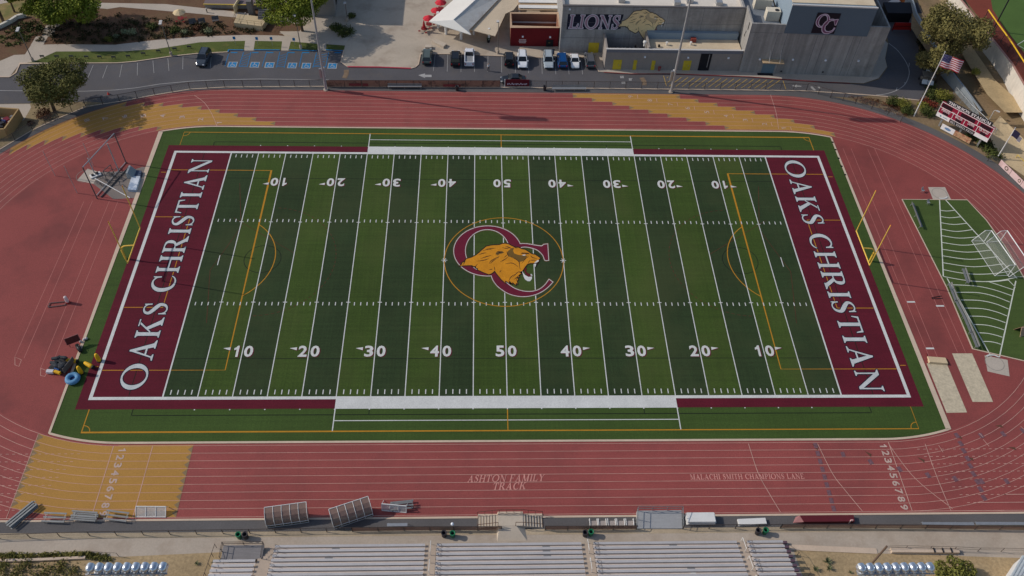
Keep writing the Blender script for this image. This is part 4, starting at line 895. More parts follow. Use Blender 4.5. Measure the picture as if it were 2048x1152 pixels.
# --- white canopy roofs ---
def slab(mb, pts, t): 
    n = len(pts); a = sum((Vector(pts[i - 1]).cross(Vector(pts[i])) for i in range(n)), Vector())
    if a.z < 0: pts = pts[::-1]
    lo = [(p[0], p[1], p[2] - t) for p in pts]; mb.add(list(lo) + list(pts), [tuple(range(n - 1, -1, -1)), tuple(range(n, 2 * n))] + [(i, (i + 1) % n, n + (i + 1) % n, n + i) for i in range(n)]); return mb
def P3(f, x, y, z): a = f(x, y, z); return (a[0], a[1], z)
cy_ = thing('dining_canopy', 'white hipped canopy roof on columns over the plaza', 'canopy', (*Z3(700, 350), 0))
e0 = P3(Z3, 470, 205, 3.3); rg = P3(Z3, 705, 192, 4.6); tip = P3(Z3, 872, 332, 3.3); rg2 = (rg[0] + 9.0, rg[1] + 15.2, 4.6); e02 = (e0[0] + 9.0, e0[1] + 15.2, 3.3); tip2 = (tip[0] + 9.5, tip[1] + 16, 3.3)
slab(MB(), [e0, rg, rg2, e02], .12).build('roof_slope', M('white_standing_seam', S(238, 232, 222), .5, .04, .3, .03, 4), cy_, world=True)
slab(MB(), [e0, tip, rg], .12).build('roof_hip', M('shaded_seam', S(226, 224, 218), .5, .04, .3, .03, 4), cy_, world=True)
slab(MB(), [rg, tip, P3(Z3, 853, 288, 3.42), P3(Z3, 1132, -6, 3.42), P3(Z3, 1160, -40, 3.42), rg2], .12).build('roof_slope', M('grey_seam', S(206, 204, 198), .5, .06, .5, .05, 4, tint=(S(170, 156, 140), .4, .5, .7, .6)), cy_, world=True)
rr = MB(); rr.bar((rg[0], rg[1], 4.62), (rg2[0], rg2[1], 4.62), .09); rr.bar((rg[0], rg[1], 4.62), (tip[0], tip[1], 3.32), .09); rr.build('ridge_cap', m_whitem, cy_, world=True)
for x, y in ((635, 327), (780, 374), (560, 262)): MB().lathe([(.28, 0), (.28, 3.4)], (*Z3(x, y), 0), 12).build('column', m_whitem, cy_, world=True)
tn = thing('tan_canopy', 'tan metal canopy roof between the white canopy and the red enclosure', 'canopy', (*Z3(1045, 410), 0))
t0 = P3(Z3, 848, 280, 3.0); t1 = P3(Z3, 1106, 345, 3.0); t2 = P3(Z3, 1205, 130, 3.0); t3 = P3(Z3, 1280, 97, 3.05); t5 = P3(Z3, 1390, -40, 3.05); t6 = P3(Z3, 1190, -40, 3.05)
slab(MB(), [t0, t1, t2, t3, t5, t6], .14).build('roof', M('tan_seam_roof', S(206, 188, 162), .6, .06, .3, .04, 4, stretch=[((6, 2.6, 1), .10)]), tn, world=True)
for x, y in ((1045, 405), (900, 330)): MB().lathe([(.22, 0), (.22, 3.1)], (*Z3(x, y), 0), 10).build('column', m_whitem, tn, world=True)
pg = thing('slatted_pergola', 'white roof with tan stripes behind the red enclosure', 'pergola', (8, 64.5, 0))
m_pt = M('pergola_tan', S(182, 158, 128), .8, .08); MB().box((8.0, 72, 3.2), (8.2, 16, .12)).build('deck', m_pt, pg, world=True)  # tan deck shows as stripes between the white slats
sl2 = MB()
for k in range(8): sl2.box((8.0, 64.9 + 2.0 * k, 3.45), (8.0, 1.1, .08))
sl2.build('slats', m_whitem, pg, world=True)
for x in (4.2, 11.8): MB().box((x, 64.4, 0), (.25, .25, 3.2)).build('post', m_whitem, pg, world=True)
# --- classroom block at the top edge ---
cl = thing('raised_terrace', 'raised mauve terrace with a yellow edge strip above the stair landing', 'terrace', (-50, 72, 0))
YC0 = G(480, 9, 1.1)[1]
MB().box((-50, YC0 + 7.8, 0), (18, 15.2, .9)).build('wall', M('grey_plaster', S(140, 136, 132), .9, .06), cl, world=True)
MB().box((-50, YC0 + 7.8, .9), (18.2, 15.4, .1)).build('deck', M('mauve_roof', S(118, 104, 106), .9, .08), cl, world=True)
MB().box((-50, YC0 + .0, .98), (18.3, .2, .14)).build('edge_strip', M('yellow_edge_paint', S(206, 178, 84), .7, .05), cl, world=True)
ld = thing('stair_landing', 'raised concrete landing with stairs and railings above the garden', 'stairs', (*Z2(580, 260), 0))
lp = [Z2(430, 265, 0), Z2(700, 300, 0), Z2(758, 215, 0), Z2(470, 180, 0)]
MB().prism(lp, -.02, 1.1).build('landing_slab', M('warm_concrete', S(196, 176, 142), .9, .08, .3, .05, 4), ld, world=True)
sp = MB(); c0 = Vector((*Z2(650, 195, 1), 0)); 
for k in range(6): sp.box((c0.x + 1.2, c0.y + .35 + .33 * k, 0.0), (2.4, .33, 1.1 + .17 * (k + 1)))
sp.build('stair', M('dark_tread', S(96, 96, 100), .9, .08), ld, world=True)
rl3 = MB()
for a, b in ((0, 1), (1, 2), (3, 0)):
    A, B = Vector(lp[a]), Vector(lp[b]); n = 5 if a == 0 else 3
    rl3.bar((A.x, A.y, 2.05), (B.x, B.y, 2.05), .03); rl3.bar((A.x, A.y, 1.6), (B.x, B.y, 1.6), .02)
    for k in range(n): p = A.lerp(B, k / (n - 1)); rl3.bar((p.x, p.y, 1.1), (p.x, p.y, 2.05), .035)
rl3.build('railing', M('tan_rail', S(150, 128, 88), .6, .05), ld, world=True)
MB().wall([Z2(432, 130), Z2(485, 45)], .18, 0, 1.6).build('side_wall', M('cream_wall', S(222, 206, 164), .8, .05), ld, world=True)
MB().box((*Z2(600, 150), 0), (1.0, 1.6, 3.6)).build('pier', M('grey_pier', S(120, 116, 114), .9, .06), ld, world=True)
# --- walls ---
gw = MB(); gw.wall([G(-20, 62), G(0, 57), G(24, 45), G(36, 37), G(53, 33)], .5, 0, .75); tag(gw.build('garden_wall', M('white_seat_wall', S(222, 216, 206), .8, .06)), 'low white garden seat wall curving along the top left lawn', 'wall')
w1 = thing('retaining_wall', 'grey retaining wall shaded by the hall along the right service drive', 'wall', (85, 62, 0))
MB().wall([(87.6, 84), (86.2, 74.4), (84.9, 65.4), (85.2, 55), (85.3, 49.7), (86.6, 42), (87.9, 36)], .35, 0, [3.3, 3.3, 3.1, 2.7, 2.5, 2.2, 1.5]).build('wall', M('slate_blue_wall', S(142, 150, 156), .9, .08, .3, .05, 3), w1, world=True)
w2 = thing('field_wall', 'tall pale retaining wall below the brick red warning track', 'wall', (96, 50, TZ))
b = [G(1905, 0, TZ), G(1953, 85, TZ), G(2008, 156, TZ), G(2042, 217, TZ), G(2100, 300, TZ)]
b[0] = (b[1][0] - (b[2][0] - b[1][0]) * 1.2, b[1][1] + (b[1][1] - b[2][1]) * 1.2)
MB().wall(b, .35, TZ - 1, UZ + .02).build('wall', M('cream_concrete_wall', S(214, 206, 194), .9, .1, .4, .05, 3, stretch=[((1.5, 1.5, .3), .08)]), w2, world=True)
MB().ribbon(b, .45, UZ + .06).build('coping', M('pink_coping', S(182, 136, 122), .8, .06), w2, world=True)
# service yard bits
gt = thing('red_gate', 'red barrier panel across the dark service yard entrance', 'gate', (*G(1802, 62), 0))
MB().box((0, 0, .3), (4.0, .08, 1.6)).build('panel', M('bright_red_panel', S(196, 44, 40), .6, .06), gt)
q = MB()
for x in (-1.9, 1.9): q.box((x, 0, 0), (.14, .14, 2.0))
q.box((0, -.1, 1.1), (4.0, .05, .12)); q.build('frame', M('dark_red_frame', S(120, 30, 30), .6, .06), gt)
yw = MB().wall([G(1826, 56), G(1831, 40), G(1826, 0)], .3, 0, .5)
yd_ = thing('service_yard_shed', 'dark low shed roof standing in the shaded service yard', 'shed', (*G(1797, 36), 0))
MB().box((0, 0, 0), (7.0, 3.2, 2.1)).build('body', m_blk, yd_); MB().hexa([(-3.6, -1.7, 2.1), (3.6, -1.7, 2.1), (3.6, 1.7, 2.1), (-3.6, 1.7, 2.1)], [(-3.6, -1.7, 2.2), (3.6, -1.7, 2.2), (3.6, 1.7, 2.6), (-3.6, 1.7, 2.6)]).build('roof', M('charcoal_roof', S(44, 44, 50), .8, .1), yd_)
pl_ = thing('pallet_stack', 'heap of pale boards and orange crates in the service yard', 'pallets', (*G(1786, 10), 0))
q = MB()
for k in range(4): q.box((.1 * k, .15 * k, .16 * k), (2.2, 1.4, .12), .2 * k)
q.each('boards', m_trim, pl_); q = MB(); q.box((2.6, .6, 0), (1.1, 1.0, 1.1), .3); q.box((2.4, 1.9, 0), (.9, .9, .8)); q.each('crate', M('orange_crate', S(176, 104, 54), .7, .1), pl_)

tw = thing('tall_wing', 'tall grey building wing behind the yellow green tree at the top edge', 'building', (-35.8, 66.2, 0))
MB().box((-35.8, 80, 0), (6.2, 28, 9)).build('wall', MATS['grey_plaster'], tw, world=True); MB().box((-35.8, 80, 9), (6.6, 28.4, .2)).build('roof', MATS['mauve_roof'], tw, world=True)
q = MB()
for y in (69, 73, 77): q.box((-32.68, y, 1.2), (.06, 1.8, 1.6))
q.each('window', m_dark, tw, world=True)
# ======================= TREES AND PLANTS =======================
import numpy as np
def leafmat(name, rgb, dark): return M(name, rgb, .75, .3, .5, .22, 2.2, spec=.15, tint=(dark, .35, .45, .62, .8))
m_bark = M('bark', S(92, 76, 62), .95, .2, 1.5, .15, 6)
def leaves(blobs, n, size, seed, shell=.55):
    r = np.random.default_rng(seed); wts = np.array([b[3] ** 2 for b in blobs]); k = r.choice(len(blobs), n, p=wts / wts.sum()); B = np.array(blobs)[k]
    d = r.normal(size=(n, 3)); d /= np.linalg.norm(d, axis=1)[:, None]; rad = shell + (1 - shell) * r.random(n) ** .8; rad *= r.normal(1, .07, n)
    c = B[:, :3] + d * rad[:, None] * np.stack([B[:, 3], B[:, 3], B[:, 4]], 1)
    nr = d * .6 + r.normal(size=(n, 3)) * .7 + np.array([0, 0, .35]); nr /= np.linalg.norm(nr, axis=1)[:, None]
    t = np.cross(nr, r.normal(size=(n, 3))); t /= np.linalg.norm(t, axis=1)[:, None]; b = np.cross(nr, t); s = size * r.uniform(.55, 1.25, n)[:, None]
    v = np.stack([c - t * s, c - b * s * .55, c + t * s, c + b * s * .55], 1).reshape(-1, 3)
    m = MB(); m.v = [tuple(p) for p in v]; m.f = [(4 * i, 4 * i + 1, 4 * i + 2, 4 * i + 3) for i in range(n)]; return m
def tree(name, label, base, th, blobs, n, size, m, seed, tr=.28, cat='tree', group=None):
    z0 = base[2] if len(base) > 2 else 0.0
    o = thing(name, label, cat, base, group=group); t = MB(); r = random.Random(seed); fk = (base[0] + r.uniform(-.3, .3), base[1] + r.uniform(-.3, .3), z0 + th)
    t.bar((base[0], base[1], z0 - .1), fk, tr, 8, tr * .75)
    for b in blobs:
        mdp = ((fk[0] + b[0]) / 2 + r.uniform(-.4, .4), (fk[1] + b[1]) / 2 + r.uniform(-.4, .4), (fk[2] + b[2]) / 2)
        t.bar(fk, mdp, tr * .5, 6, tr * .32); t.bar(mdp, (b[0], b[1], b[2]), tr * .32, 5, tr * .12)
        for q in range(3): t.bar(mdp, (b[0] + r.uniform(-1, 1) * b[3] * .7, b[1] + r.uniform(-1, 1) * b[3] * .7, b[2] + r.uniform(-.3, .6) * b[4]), tr * .18, 4, tr * .06)
    t.build('trunk', m_bark, o, world=True); leaves(blobs, n, size, seed).build('crown', m, o, world=True); return o
m_oak = leafmat('olive_oak_leaves', S(112, 110, 58), S(84, 82, 44)); m_lime = leafmat('bright_leaves', S(126, 134, 44), S(88, 100, 36)); m_syc = leafmat('dusty_leaves', S(126, 118, 70), S(88, 82, 48)); m_shr = leafmat('shrub_leaves', S(84, 92, 46), S(58, 64, 34))
m_pale = leafmat('pale_agave_leaves', S(142, 148, 112), S(116, 124, 92)); m_brn = leafmat('dry_brown_leaves', S(104, 70, 50), S(78, 52, 38)); m_redl = leafmat('red_flower_leaves', S(132, 60, 46), S(96, 58, 40)); m_ylg = leafmat('yellow_green_leaves', S(132, 130, 58), S(104, 104, 46))
def crown(cx, cy, cz, rx, rz, k, seed, br=.5):
    r = random.Random(seed); out = [(cx, cy, cz, rx * .6, rz * .75)]
    for i in range(k):
        a = 2 * math.pi * i / k + r.uniform(-.3, .3); q = rx * r.uniform(.45, .8); out.append((cx + q * math.cos(a), cy + q * math.sin(a), cz + r.uniform(-.35, .45) * rz, rx * br * r.uniform(.6, 1), rz * br * r.uniform(.7, 1.1)))
    return out
b = (*G(110, 224), 0); c = G(103, 168, 5.0)
tree('oak_tree', 'broad olive oak standing by the track fence near the skip', b, 2.4, crown(c[0] + .8, c[1], 5.2, 6.3, 3.5, 18, 7, .40), 17000, .19, m_oak, 5, .34)
c = G(112, 3, 6.2); tree('garden_tree', 'large bright green tree shading the top left garden path', (*G(138, 48), 0), 3.0, crown(c[0], c[1], 6.2, 7.2, 4.2, 22, 8, .34), 15000, .24, m_lime, 9, .3)
c = G(20, -18, 6.5); tree('garden_tree', 'green tree behind a thin dark trunk at the top left corner', (*G(29, 24), 0), 3.6, crown(c[0] + 1, c[1], 6.5, 3.4, 2.2, 8, 18, .45), 3500, .24, m_lime, 19, .2)
w_a = G(235, 62); tree('garden_tree', 'unseen tall tree added for shade behind the top left garden tree', (w_a[0] - 14.6, w_a[1] + 3.0, 0), 5.0, crown(w_a[0] - 14.6, w_a[1] + 3.0, 10.0, 6.0, 3.6, 10, 71, .45), 6000, .3, m_lime, 72, .3)  # unseen tree, placed so its crown shades the garden bed
w_a = G(180, 70); tree('garden_tree', 'unseen tall tree added for shade beyond the left edge of the garden', (w_a[0] - 17.5, w_a[1] + 3.6, 0), 6.5, crown(w_a[0] - 17.5, w_a[1] + 3.6, 12.0, 5.6, 3.4, 10, 73, .45), 5000, .3, m_lime, 74, .3)  # second unseen tree, added to widen the shade over the garden
c = G(588, 2, 6.8); tree('garden_tree', 'dense yellow green tree over the stair landing', (*G(605, 62), 0), 3.2, crown(c[0], c[1], 6.8, 7.4, 4.2, 22, 12, .34), 15000, .24, m_lime, 13, .3)
c = G(1908, 62, 7.5); tree('sycamore_tree', 'tall dusty green tree on the bank behind the flagpole', (*G(1893, 118, TZ), TZ - 1), 3.6, crown(c[0] - .3, c[1] - .4, 7.8, 7.0, 5.6, 28, 21, .30), 18000, .22, m_syc, 22, .36)
c = G(1884, 124, 5.0); tree('bank_tree', 'smaller dark tree below the tall dusty tree on the bank', (*G(1872, 165), 0), 1.8, crown(c[0] - .3, c[1] + 1.0, 4.6, 4.0, 3.0, 9, 31, .45), 6500, .2, m_syc, 32, .2)
def bush(name, label, x, y, r, h, m, seed, n=None, z=0.0, group=None, size=.16):
    o = leaves([(x, y, z + h * .45, r, h * .6)] + [(x + r * .5 * math.cos(a), y + r * .5 * math.sin(a), z + h * .4, r * .6, h * .5) for a in (seed, seed + 2.1, seed + 4.2)], n or int(260 * r * r + 140), size, seed, .3).build(name, m); return tag(o, label, 'shrub', group)
for i, (u, v, r, h, m, lab) in enumerate([
    (90, 232, 1.5, 1.3, m_brn, 'rust brown shrub behind the oak tree trunk'), (62, 248, .7, .5, m_brn, 'small brown weed clump in the bed below the skip'),
    (1786, 207, 1.5, 1.4, m_shr, 'dark agave like shrub left of the flagpole by the track'), (1805, 212, 1.6, 1.3, m_ylg, 'yellow green shrub second in the row left of the flagpole'),
    (1813, 224, 1.4, 1.1, m_shr, 'olive shrub nearest the base of the flagpole'), (1845, 215, 1.2, 1.0, m_ylg, 'pale yellow green shrub just right of the flagpole'),
    (1853, 228, 1.5, 1.3, m_shr, 'dark leafy shrub between the flagpole and the scoreboard'), (1861, 212, 1.2, .9, m_redl, 'red flowering shrub beside the left scoreboard edge'),
    (1848, 203, .9, .7, m_redl, 'small red shrub up the bank behind the flagpole'), (1886, 195, 1.8, 1.2, m_ylg, 'yellow green mound behind the scoreboard name board'),
    (1940, 130, .9, .9, m_brn, None), (1700, 64, .8, .6, m_shr, None)]):
    if lab and i != 11: bush('shrub', lab, *G(u, v), r, h, m, 60 + i)
bush('desert_grass', 'round dry grass tuft alone on the tan bank', *G(1950, 146, TZ), .9, .9, m_ylg, 81, z=TZ)
for i, (u, v, r, h, m, lab) in enumerate([(1000, 0, 0, 0, m_shr, ''), (250, 66, .8, .8, m_pale, 'pale spiky agave in the middle of the garden bed'), (265, 68, 1.0, 1.0, m_pale, 'largest pale agave near the garden lamp'), (370, 66, .8, .7, m_pale, 'pale agave right of the garden lamp'), (417, 64, .9, .8, m_pale, 'bluish agave beside the sidewalk near the stairs'), (233, 74, .6, .5, m_pale, 'small pale agave close to the curved sidewalk'), (219, 80, .9, .7, m_ylg, 'bright green mound at the garden edge by the sidewalk'), (690, 66, 2.0, 1.2, m_shr, 'large rounded planter shrub at the plaza corner'), (672, 58, 1.4, 1.0, m_shr, 'smaller planter shrub up the plaza path'), (704, 34, .9, .9, m_shr, 'small green pot plant by the shaded plaza path'), (305, 55, 1.3, .9, m_shr, 'dark shrub beside the garden lamp post'), (350, 62, 1.2, .8, m_shr, 'dark shrub between the garden lamp and the agaves'), (395, 58, 1.0, .7, m_brn, 'brown low shrub under the garden chairs')]):
    if lab: bush('shrub', lab, *G(u, v), r, h, m, 100 + i)
def scatter(name, label, poly, n, h, size, m, seed, z=0.0, rm=1.0):
    r = random.Random(seed); P = [Vector(p) for p in poly]; xs = [p.x for p in P]; ys = [p.y for p in P]; bl = []
    while len(bl) < n:
        x, y = r.uniform(min(xs), max(xs)), r.uniform(min(ys), max(ys)); ins = False
        for i in range(len(P)):
            a, c_ = P[i - 1], P[i]
            if (a.y > y) != (c_.y > y) and x < (c_.x - a.x) * (y - a.y) / (c_.y - a.y) + a.x: ins = not ins
        if ins: bl.append((x, y, z + h * r.uniform(.1, .45), r.uniform(.35, 1.0) * rm, h * r.uniform(.3, .8)))
    o = leaves(bl, n * 26, size, seed, .2).build(name, m); tag(o, label, 'plants', kind='stuff'); return o
scatter('garden_groundcover', 'dark low shrubs and ground cover filling the garden bed', [G(*p) for p in [(66, 88), (110, 40), (180, 30), (250, 30), (330, 40), (480, 52), (550, 62), (480, 68), (400, 71), (312, 78), (229, 87), (110, 86)]], 230, .8, .2, leafmat('groundcover_leaves', S(70, 66, 40), S(50, 46, 30)), 201)
scatter('slope_groundcover', 'rough green cover on the bank left of the garden path', [G(*p) for p in [(0, 70), (50, 40), (95, 40), (80, 66), (58, 80), (0, 100)]], 70, .6, .2, m_shr, 202)
scatter('hedge_cover', 'low trimmed green cover between scoreboard and flagpole fence', [G(*p) for p in [(1952, 290), (1925, 276), (1940, 268), (1972, 286), (2000, 318), (1985, 322)]], 75, 1.2, .2, m_shr, 203)
scatter('bank_cover', 'scrubby green cover on the bank by the service drive', [G(*p) for p in [(1856, 150), (1872, 180), (1900, 205), (1880, 214), (1850, 200)]], 60, .8, .2, m_shr, 204)
scatter('bank_cover', 'scrub along the foot of the retaining wall', [G(*p) for p in [(1832, 70), (1850, 84), (1862, 140), (1848, 130)]], 40, .9, .2, leafmat('dark_scrub', S(60, 58, 36), S(44, 42, 28)), 205)
scatter('slope_scrub', 'dry scrub on the near slope at the bottom left', [YB(*p) for p in [(0, 905), (150, 915), (300, 905), (560, 905), (760, 900), (820, 960), (830, 1060), (0, 1080)]], 62, .9, .15, leafmat('scrub_mix', S(120, 112, 62), S(78, 80, 42)), 206)
scatter('low_hedge', 'narrow green hedge strip along the near walkway edge', [YB(*p) for p in [(0, 815), (820, 800), (950, 795), (1100, 840), (1170, 888), (1080, 890), (860, 838), (0, 848)]], 150, .5, .12, leafmat('hedge_leaves', S(134, 126, 66), S(100, 98, 50)), 207, rm=.42)
scatter('path_verge', 'dry plants along the far right fence foot', [G(*p) for p in [(1690, 192), (1748, 196), (1800, 216), (1840, 236), (1790, 228), (1740, 212)]], 40, .4, .16, m_brn, 208)
tree('near_tree', 'bushy green tree beside the right floodlight at the bottom', (*G(1918, 1170), 0), 1.0, crown(*G(1914, 1158, 1.4), 1.5, 2.6, 1.3, 11, 51, .42), 4800, .16, leafmat('near_leaves', S(122, 122, 58), S(92, 92, 44)), 52, .14)
def agave(label, x, y, r, seed):
    m = MB(); q = random.Random(seed)
    for k in range(16):
        a = 2 * math.pi * k / 16 + q.uniform(-.15, .15); e = q.uniform(.25, 1.2); t = Vector((math.cos(a) * math.cos(e), math.sin(a) * math.cos(e), math.sin(e))) * r * q.uniform(.8, 1.1); s_ = Vector((-math.sin(a), math.cos(a), 0)) * r * .09
        c_ = Vector((x, y, .05)); m.poly([c_ - s_, c_ + t * .5 - s_ * 1.2, c_ + t, c_ + t * .5 + s_ * 1.2, c_ + s_])
    tag(m.build('agave', M('agave_leaf', S(108, 112, 78), .7, .2, 2, 0)), label, 'agave')
for i, (x, y, r, lab) in enumerate(((1440, 930, .75, 'largest grey agave on the sandy slope by the stands'), (1315, 1020, .6, 'left lower agave on the sandy slope by the stands'), (1465, 1010, .6, 'right lower agave on the sandy slope by the stands'), (1705, 1052, .35, 'small agave nearest the right floodlight'))): agave(lab, *YF(x, y), r, i)
for i, (x, y, lab) in enumerate(((175, 858, 'lone dark weed on the sandy slope left of the stands'), (352, 850, 'dark weed nearest the stands platform'))): agave(lab, *YC(x, y), .4, 20 + i)

# ======================= VEHICLES =======================
m_glass = M('car_glass', S(30, 34, 40), .08, 0, 1, 0, spec=.6); m_tyre = M('tyre', S(34, 34, 36), .9, 0, 1, 0); m_rim = M('rim', S(150, 150, 152), .4, 0, 1, 0, metal=.7); m_tail = M('tail_lamp', S(176, 30, 34), .3, 0, 1, 0); m_head = M('head_lamp', S(226, 230, 236), .2, 0, 1, 0)
def car(name, label, loc, rz, colr, kind='suv', L=4.7, Wd=1.9, H=1.7, cat='car'):
    o = thing(name, label, cat, (*loc, .012), rz, 'cars parked in the lot'); m = M('car_paint_' + str(colr), S(*colr), .16, 0, 1, 0, spec=.6); h = Wd / 2; l = L / 2
    def loft(st):
        q = MB(); n = 8
        for x, hb, ht, z0, z1 in st:
            q.v += [(x, -hb, z0), (x, -hb * 1.02, z0 + (z1 - z0) * .45), (x, -ht, z1 - .05), (x, -ht * .86, z1), (x, ht * .86, z1), (x, ht, z1 - .05), (x, hb * 1.02, z0 + (z1 - z0) * .45), (x, hb, z0)]
        for k in range(len(st) - 1): q.f += [(k * n + i, (k + 1) * n + i, (k + 1) * n + (i + 1) % n, k * n + (i + 1) % n) for i in range(n)]
        q.f += [tuple(range(n)), tuple(range((len(st) - 1) * n + n - 1, (len(st) - 1) * n - 1, -1))]; return q
    bel = .98 if kind != 'sedan' else .88
    pk = kind == 'pickup'
    loft([(-l, h * .84, h * .8, .42, bel - .14), (-l + .12, h * .96, h * .92, .3, bel - .02), (-l * .5, h, h * .96, .26, bel), (l * .3, h, h * .96, .26, bel), (l * .48, h, h * .94, .26, bel - .02), (l * .82, h * .96, h * .88, .28, bel - .12), (l - .06, h * .86, h * .76, .34, bel - .3), (l, h * .78, h * .68, .42, bel - .38)]).build('body', m, o, smooth=False)
    xr, xf = {'suv': (-l + .12, l * .44), 'sedan': (-l * .72, l * .42), 'pickup': (-l * .12, l * .5), 'jeep': (-l + .1, l * .36)}[kind]
    xr2, xf2 = {'suv': (-l + .42, l * .14), 'sedan': (-l * .42, l * .12), 'pickup': (-l * .06, l * .28), 'jeep': (-l + .16, l * .26)}[kind]
    z0, z1 = bel - .03, H - .05; a, b_ = h * .9, h * .74
    cab = MB().hexa([(xr, -a, z0), (xf, -a, z0), (xf, a, z0), (xr, a, z0)], [(xr2, -b_, z1), (xf2, -b_, z1), (xf2, b_, z1), (xr2, b_, z1)]).build('windows', m_glass, o)
    MB().hexa([(xr2 - .03, -b_ - .02, z1 - .03), (xf2 + .04, -b_ - .02, z1 - .03), (xf2 + .04, b_ + .02, z1 - .03), (xr2 - .03, b_ + .02, z1 - .03)], [(xr2 + .06, -b_ * .92, H), (xf2 - .06, -b_ * .92, H), (xf2 - .06, b_ * .92, H), (xr2 + .06, b_ * .92, H)]).build('roof', m, o)
    pl = MB()
    for s_ in (-1, 1):
        for (xa, xb) in ((xr, xr2), (xf, xf2), ((xr * .55 + xf * .45), (xr2 * .5 + xf2 * .5))): pl.bar((xa, s_ * (a + .005), z0), (xb, s_ * (b_ + .005), z1), .05, 4)
    pl.each('pillar', m, o)
    if pk:
        q = MB(); q.box((-l * .56, 0, bel + .003), (l * .78, Wd * .72, .012)); q.build('bed', M('truck_bed', S(150, 152, 154), .5, .1), o)
        q = MB(); q.box((-l * .56, h * .9, bel), (l * .86, .12, .26)); q.box((-l * .56, -h * .9, bel), (l * .86, .12, .26)); q.box((-l + .08, 0, bel - .05), (.12, Wd * .84, .28)); q.each('bed_side', m, o)
    wh = MB()
    for x in (-l * .6, l * .62):
        for s_ in (-1, 1):
            w0 = MB().lathe([(.2, -.11), (.34, -.1), (.34, .1), (.2, .11)], (0, 0, 0), 14).xf(Matrix.Translation((x, s_ * (h - .1), .34)) @ Matrix.Rotation(R(90), 4, 'X')).build('wheel', m_tyre, o)
            MB().lathe([(.19, -.02), (.19, .02)], (0, 0, 0), 10).xf(Matrix.Translation((x, s_ * (h + .012), .34)) @ Matrix.Rotation(R(90), 4, 'X')).build('rim', m_rim, w0)
    for s_ in (-1, 1):
        MB().box((l - .09, s_ * h * .6, bel - .42), (.14, .34, .14)).build('headlight', m_head, o); MB().box((-l + .04, s_ * h * .74, bel - .32), (.1, .22, .26)).build('tail_light', m_tail, o)
        MB().box((xf - .1, s_ * (h + .06), bel), (.16, .2, .14)).build('mirror', m, o)
    bp_ = MB(); bp_.box((l - .02, 0, .32), (.14, Wd * .8, .2)); bp_.box((-l + .0, 0, .36), (.14, Wd * .86, .2)); bp_.each('bumper', m_blk if kind in ('jeep', 'suv') else m, o)
    if kind == 'jeep':
        MB().lathe([(.2, -.1), (.36, -.08), (.36, .08), (.2, .1)], (0, 0, 0), 14).xf(Matrix.Translation((-l - .14, 0, .95)) @ Matrix.Rotation(R(90), 4, 'Y')).build('spare_wheel', m_tyre, o)
    if kind == 'suv':
        q = MB()
        for s_ in (-1, 1): q.bar((xr2 + .1, s_ * b_ * .88, H + .04), (xf2 - .1, s_ * b_ * .88, H + .04), .025, 4)
        q.each('roof_rail', m_blk, o)
    return o
UPW, DN = R(90), R(-90)
def park(x, y): p = Z3(x, y); return (p[0], p[1])
def at_bottom(f, x, y, L): p = f(x, y); return (p[0], p[1] + L / 2)
car('parked_suv', 'grey green suv parked alone at the left end of the stalls', at_bottom(Z3, 450, 635, 4.7), UPW, (86, 96, 92))
car('parked_suv', 'black suv parked beside the white pickup truck', at_bottom(Z3, 724, 655, 4.8), UPW, (30, 32, 36), H=1.85)
car('parked_pickup', 'white pickup truck with open bed in the parking stalls', at_bottom(Z3, 857, 648, 5.3), UPW, (226, 226, 230), 'pickup', L=5.4, H=1.85, cat='pickup')
car('parked_jeep', 'black boxy off roader with a spare wheel on its back', at_bottom(Z3, 1240, 655, 4.2), UPW, (32, 34, 38), 'jeep', L=4.1, H=1.85)
car('parked_suv', 'white suv with dark windscreen facing the track', at_bottom(Z3, 1369, 675, 4.9), DN, (228, 230, 234))
car('parked_car', 'silver car with roof bars left of the blue car', at_bottom(Z3, 1620, 673, 4.6), DN, (170, 180, 186))
car('parked_suv', 'bright blue suv parked between silver and white cars', at_bottom(Z4, 122, 668, 4.5), UPW, (22, 74, 132), H=1.65)
car('parked_car', 'small white car right of the blue one', at_bottom(Z4, 242, 668, 4.0), DN, (232, 232, 234), 'sedan', L=4.0, Wd=1.7, H=1.5)
car('parked_suv', 'dark grey suv at the right end beside the annex', at_bottom(Z4, 388, 670, 4.7), UPW, (92, 94, 100))
p = Z3(1278, 778); car('passing_car', 'black sedan on the road behind the maroon fence banner', (p[0], p[1] - .3), R(180), (34, 38, 44), 'sedan', L=4.7, H=1.45)
p = Z2(112, 655); car('parked_suv', 'dark blue grey suv left of the blue wheelchair stalls', (p[0], p[1] + 2.4), R(-94), (62, 70, 80), L=4.7)
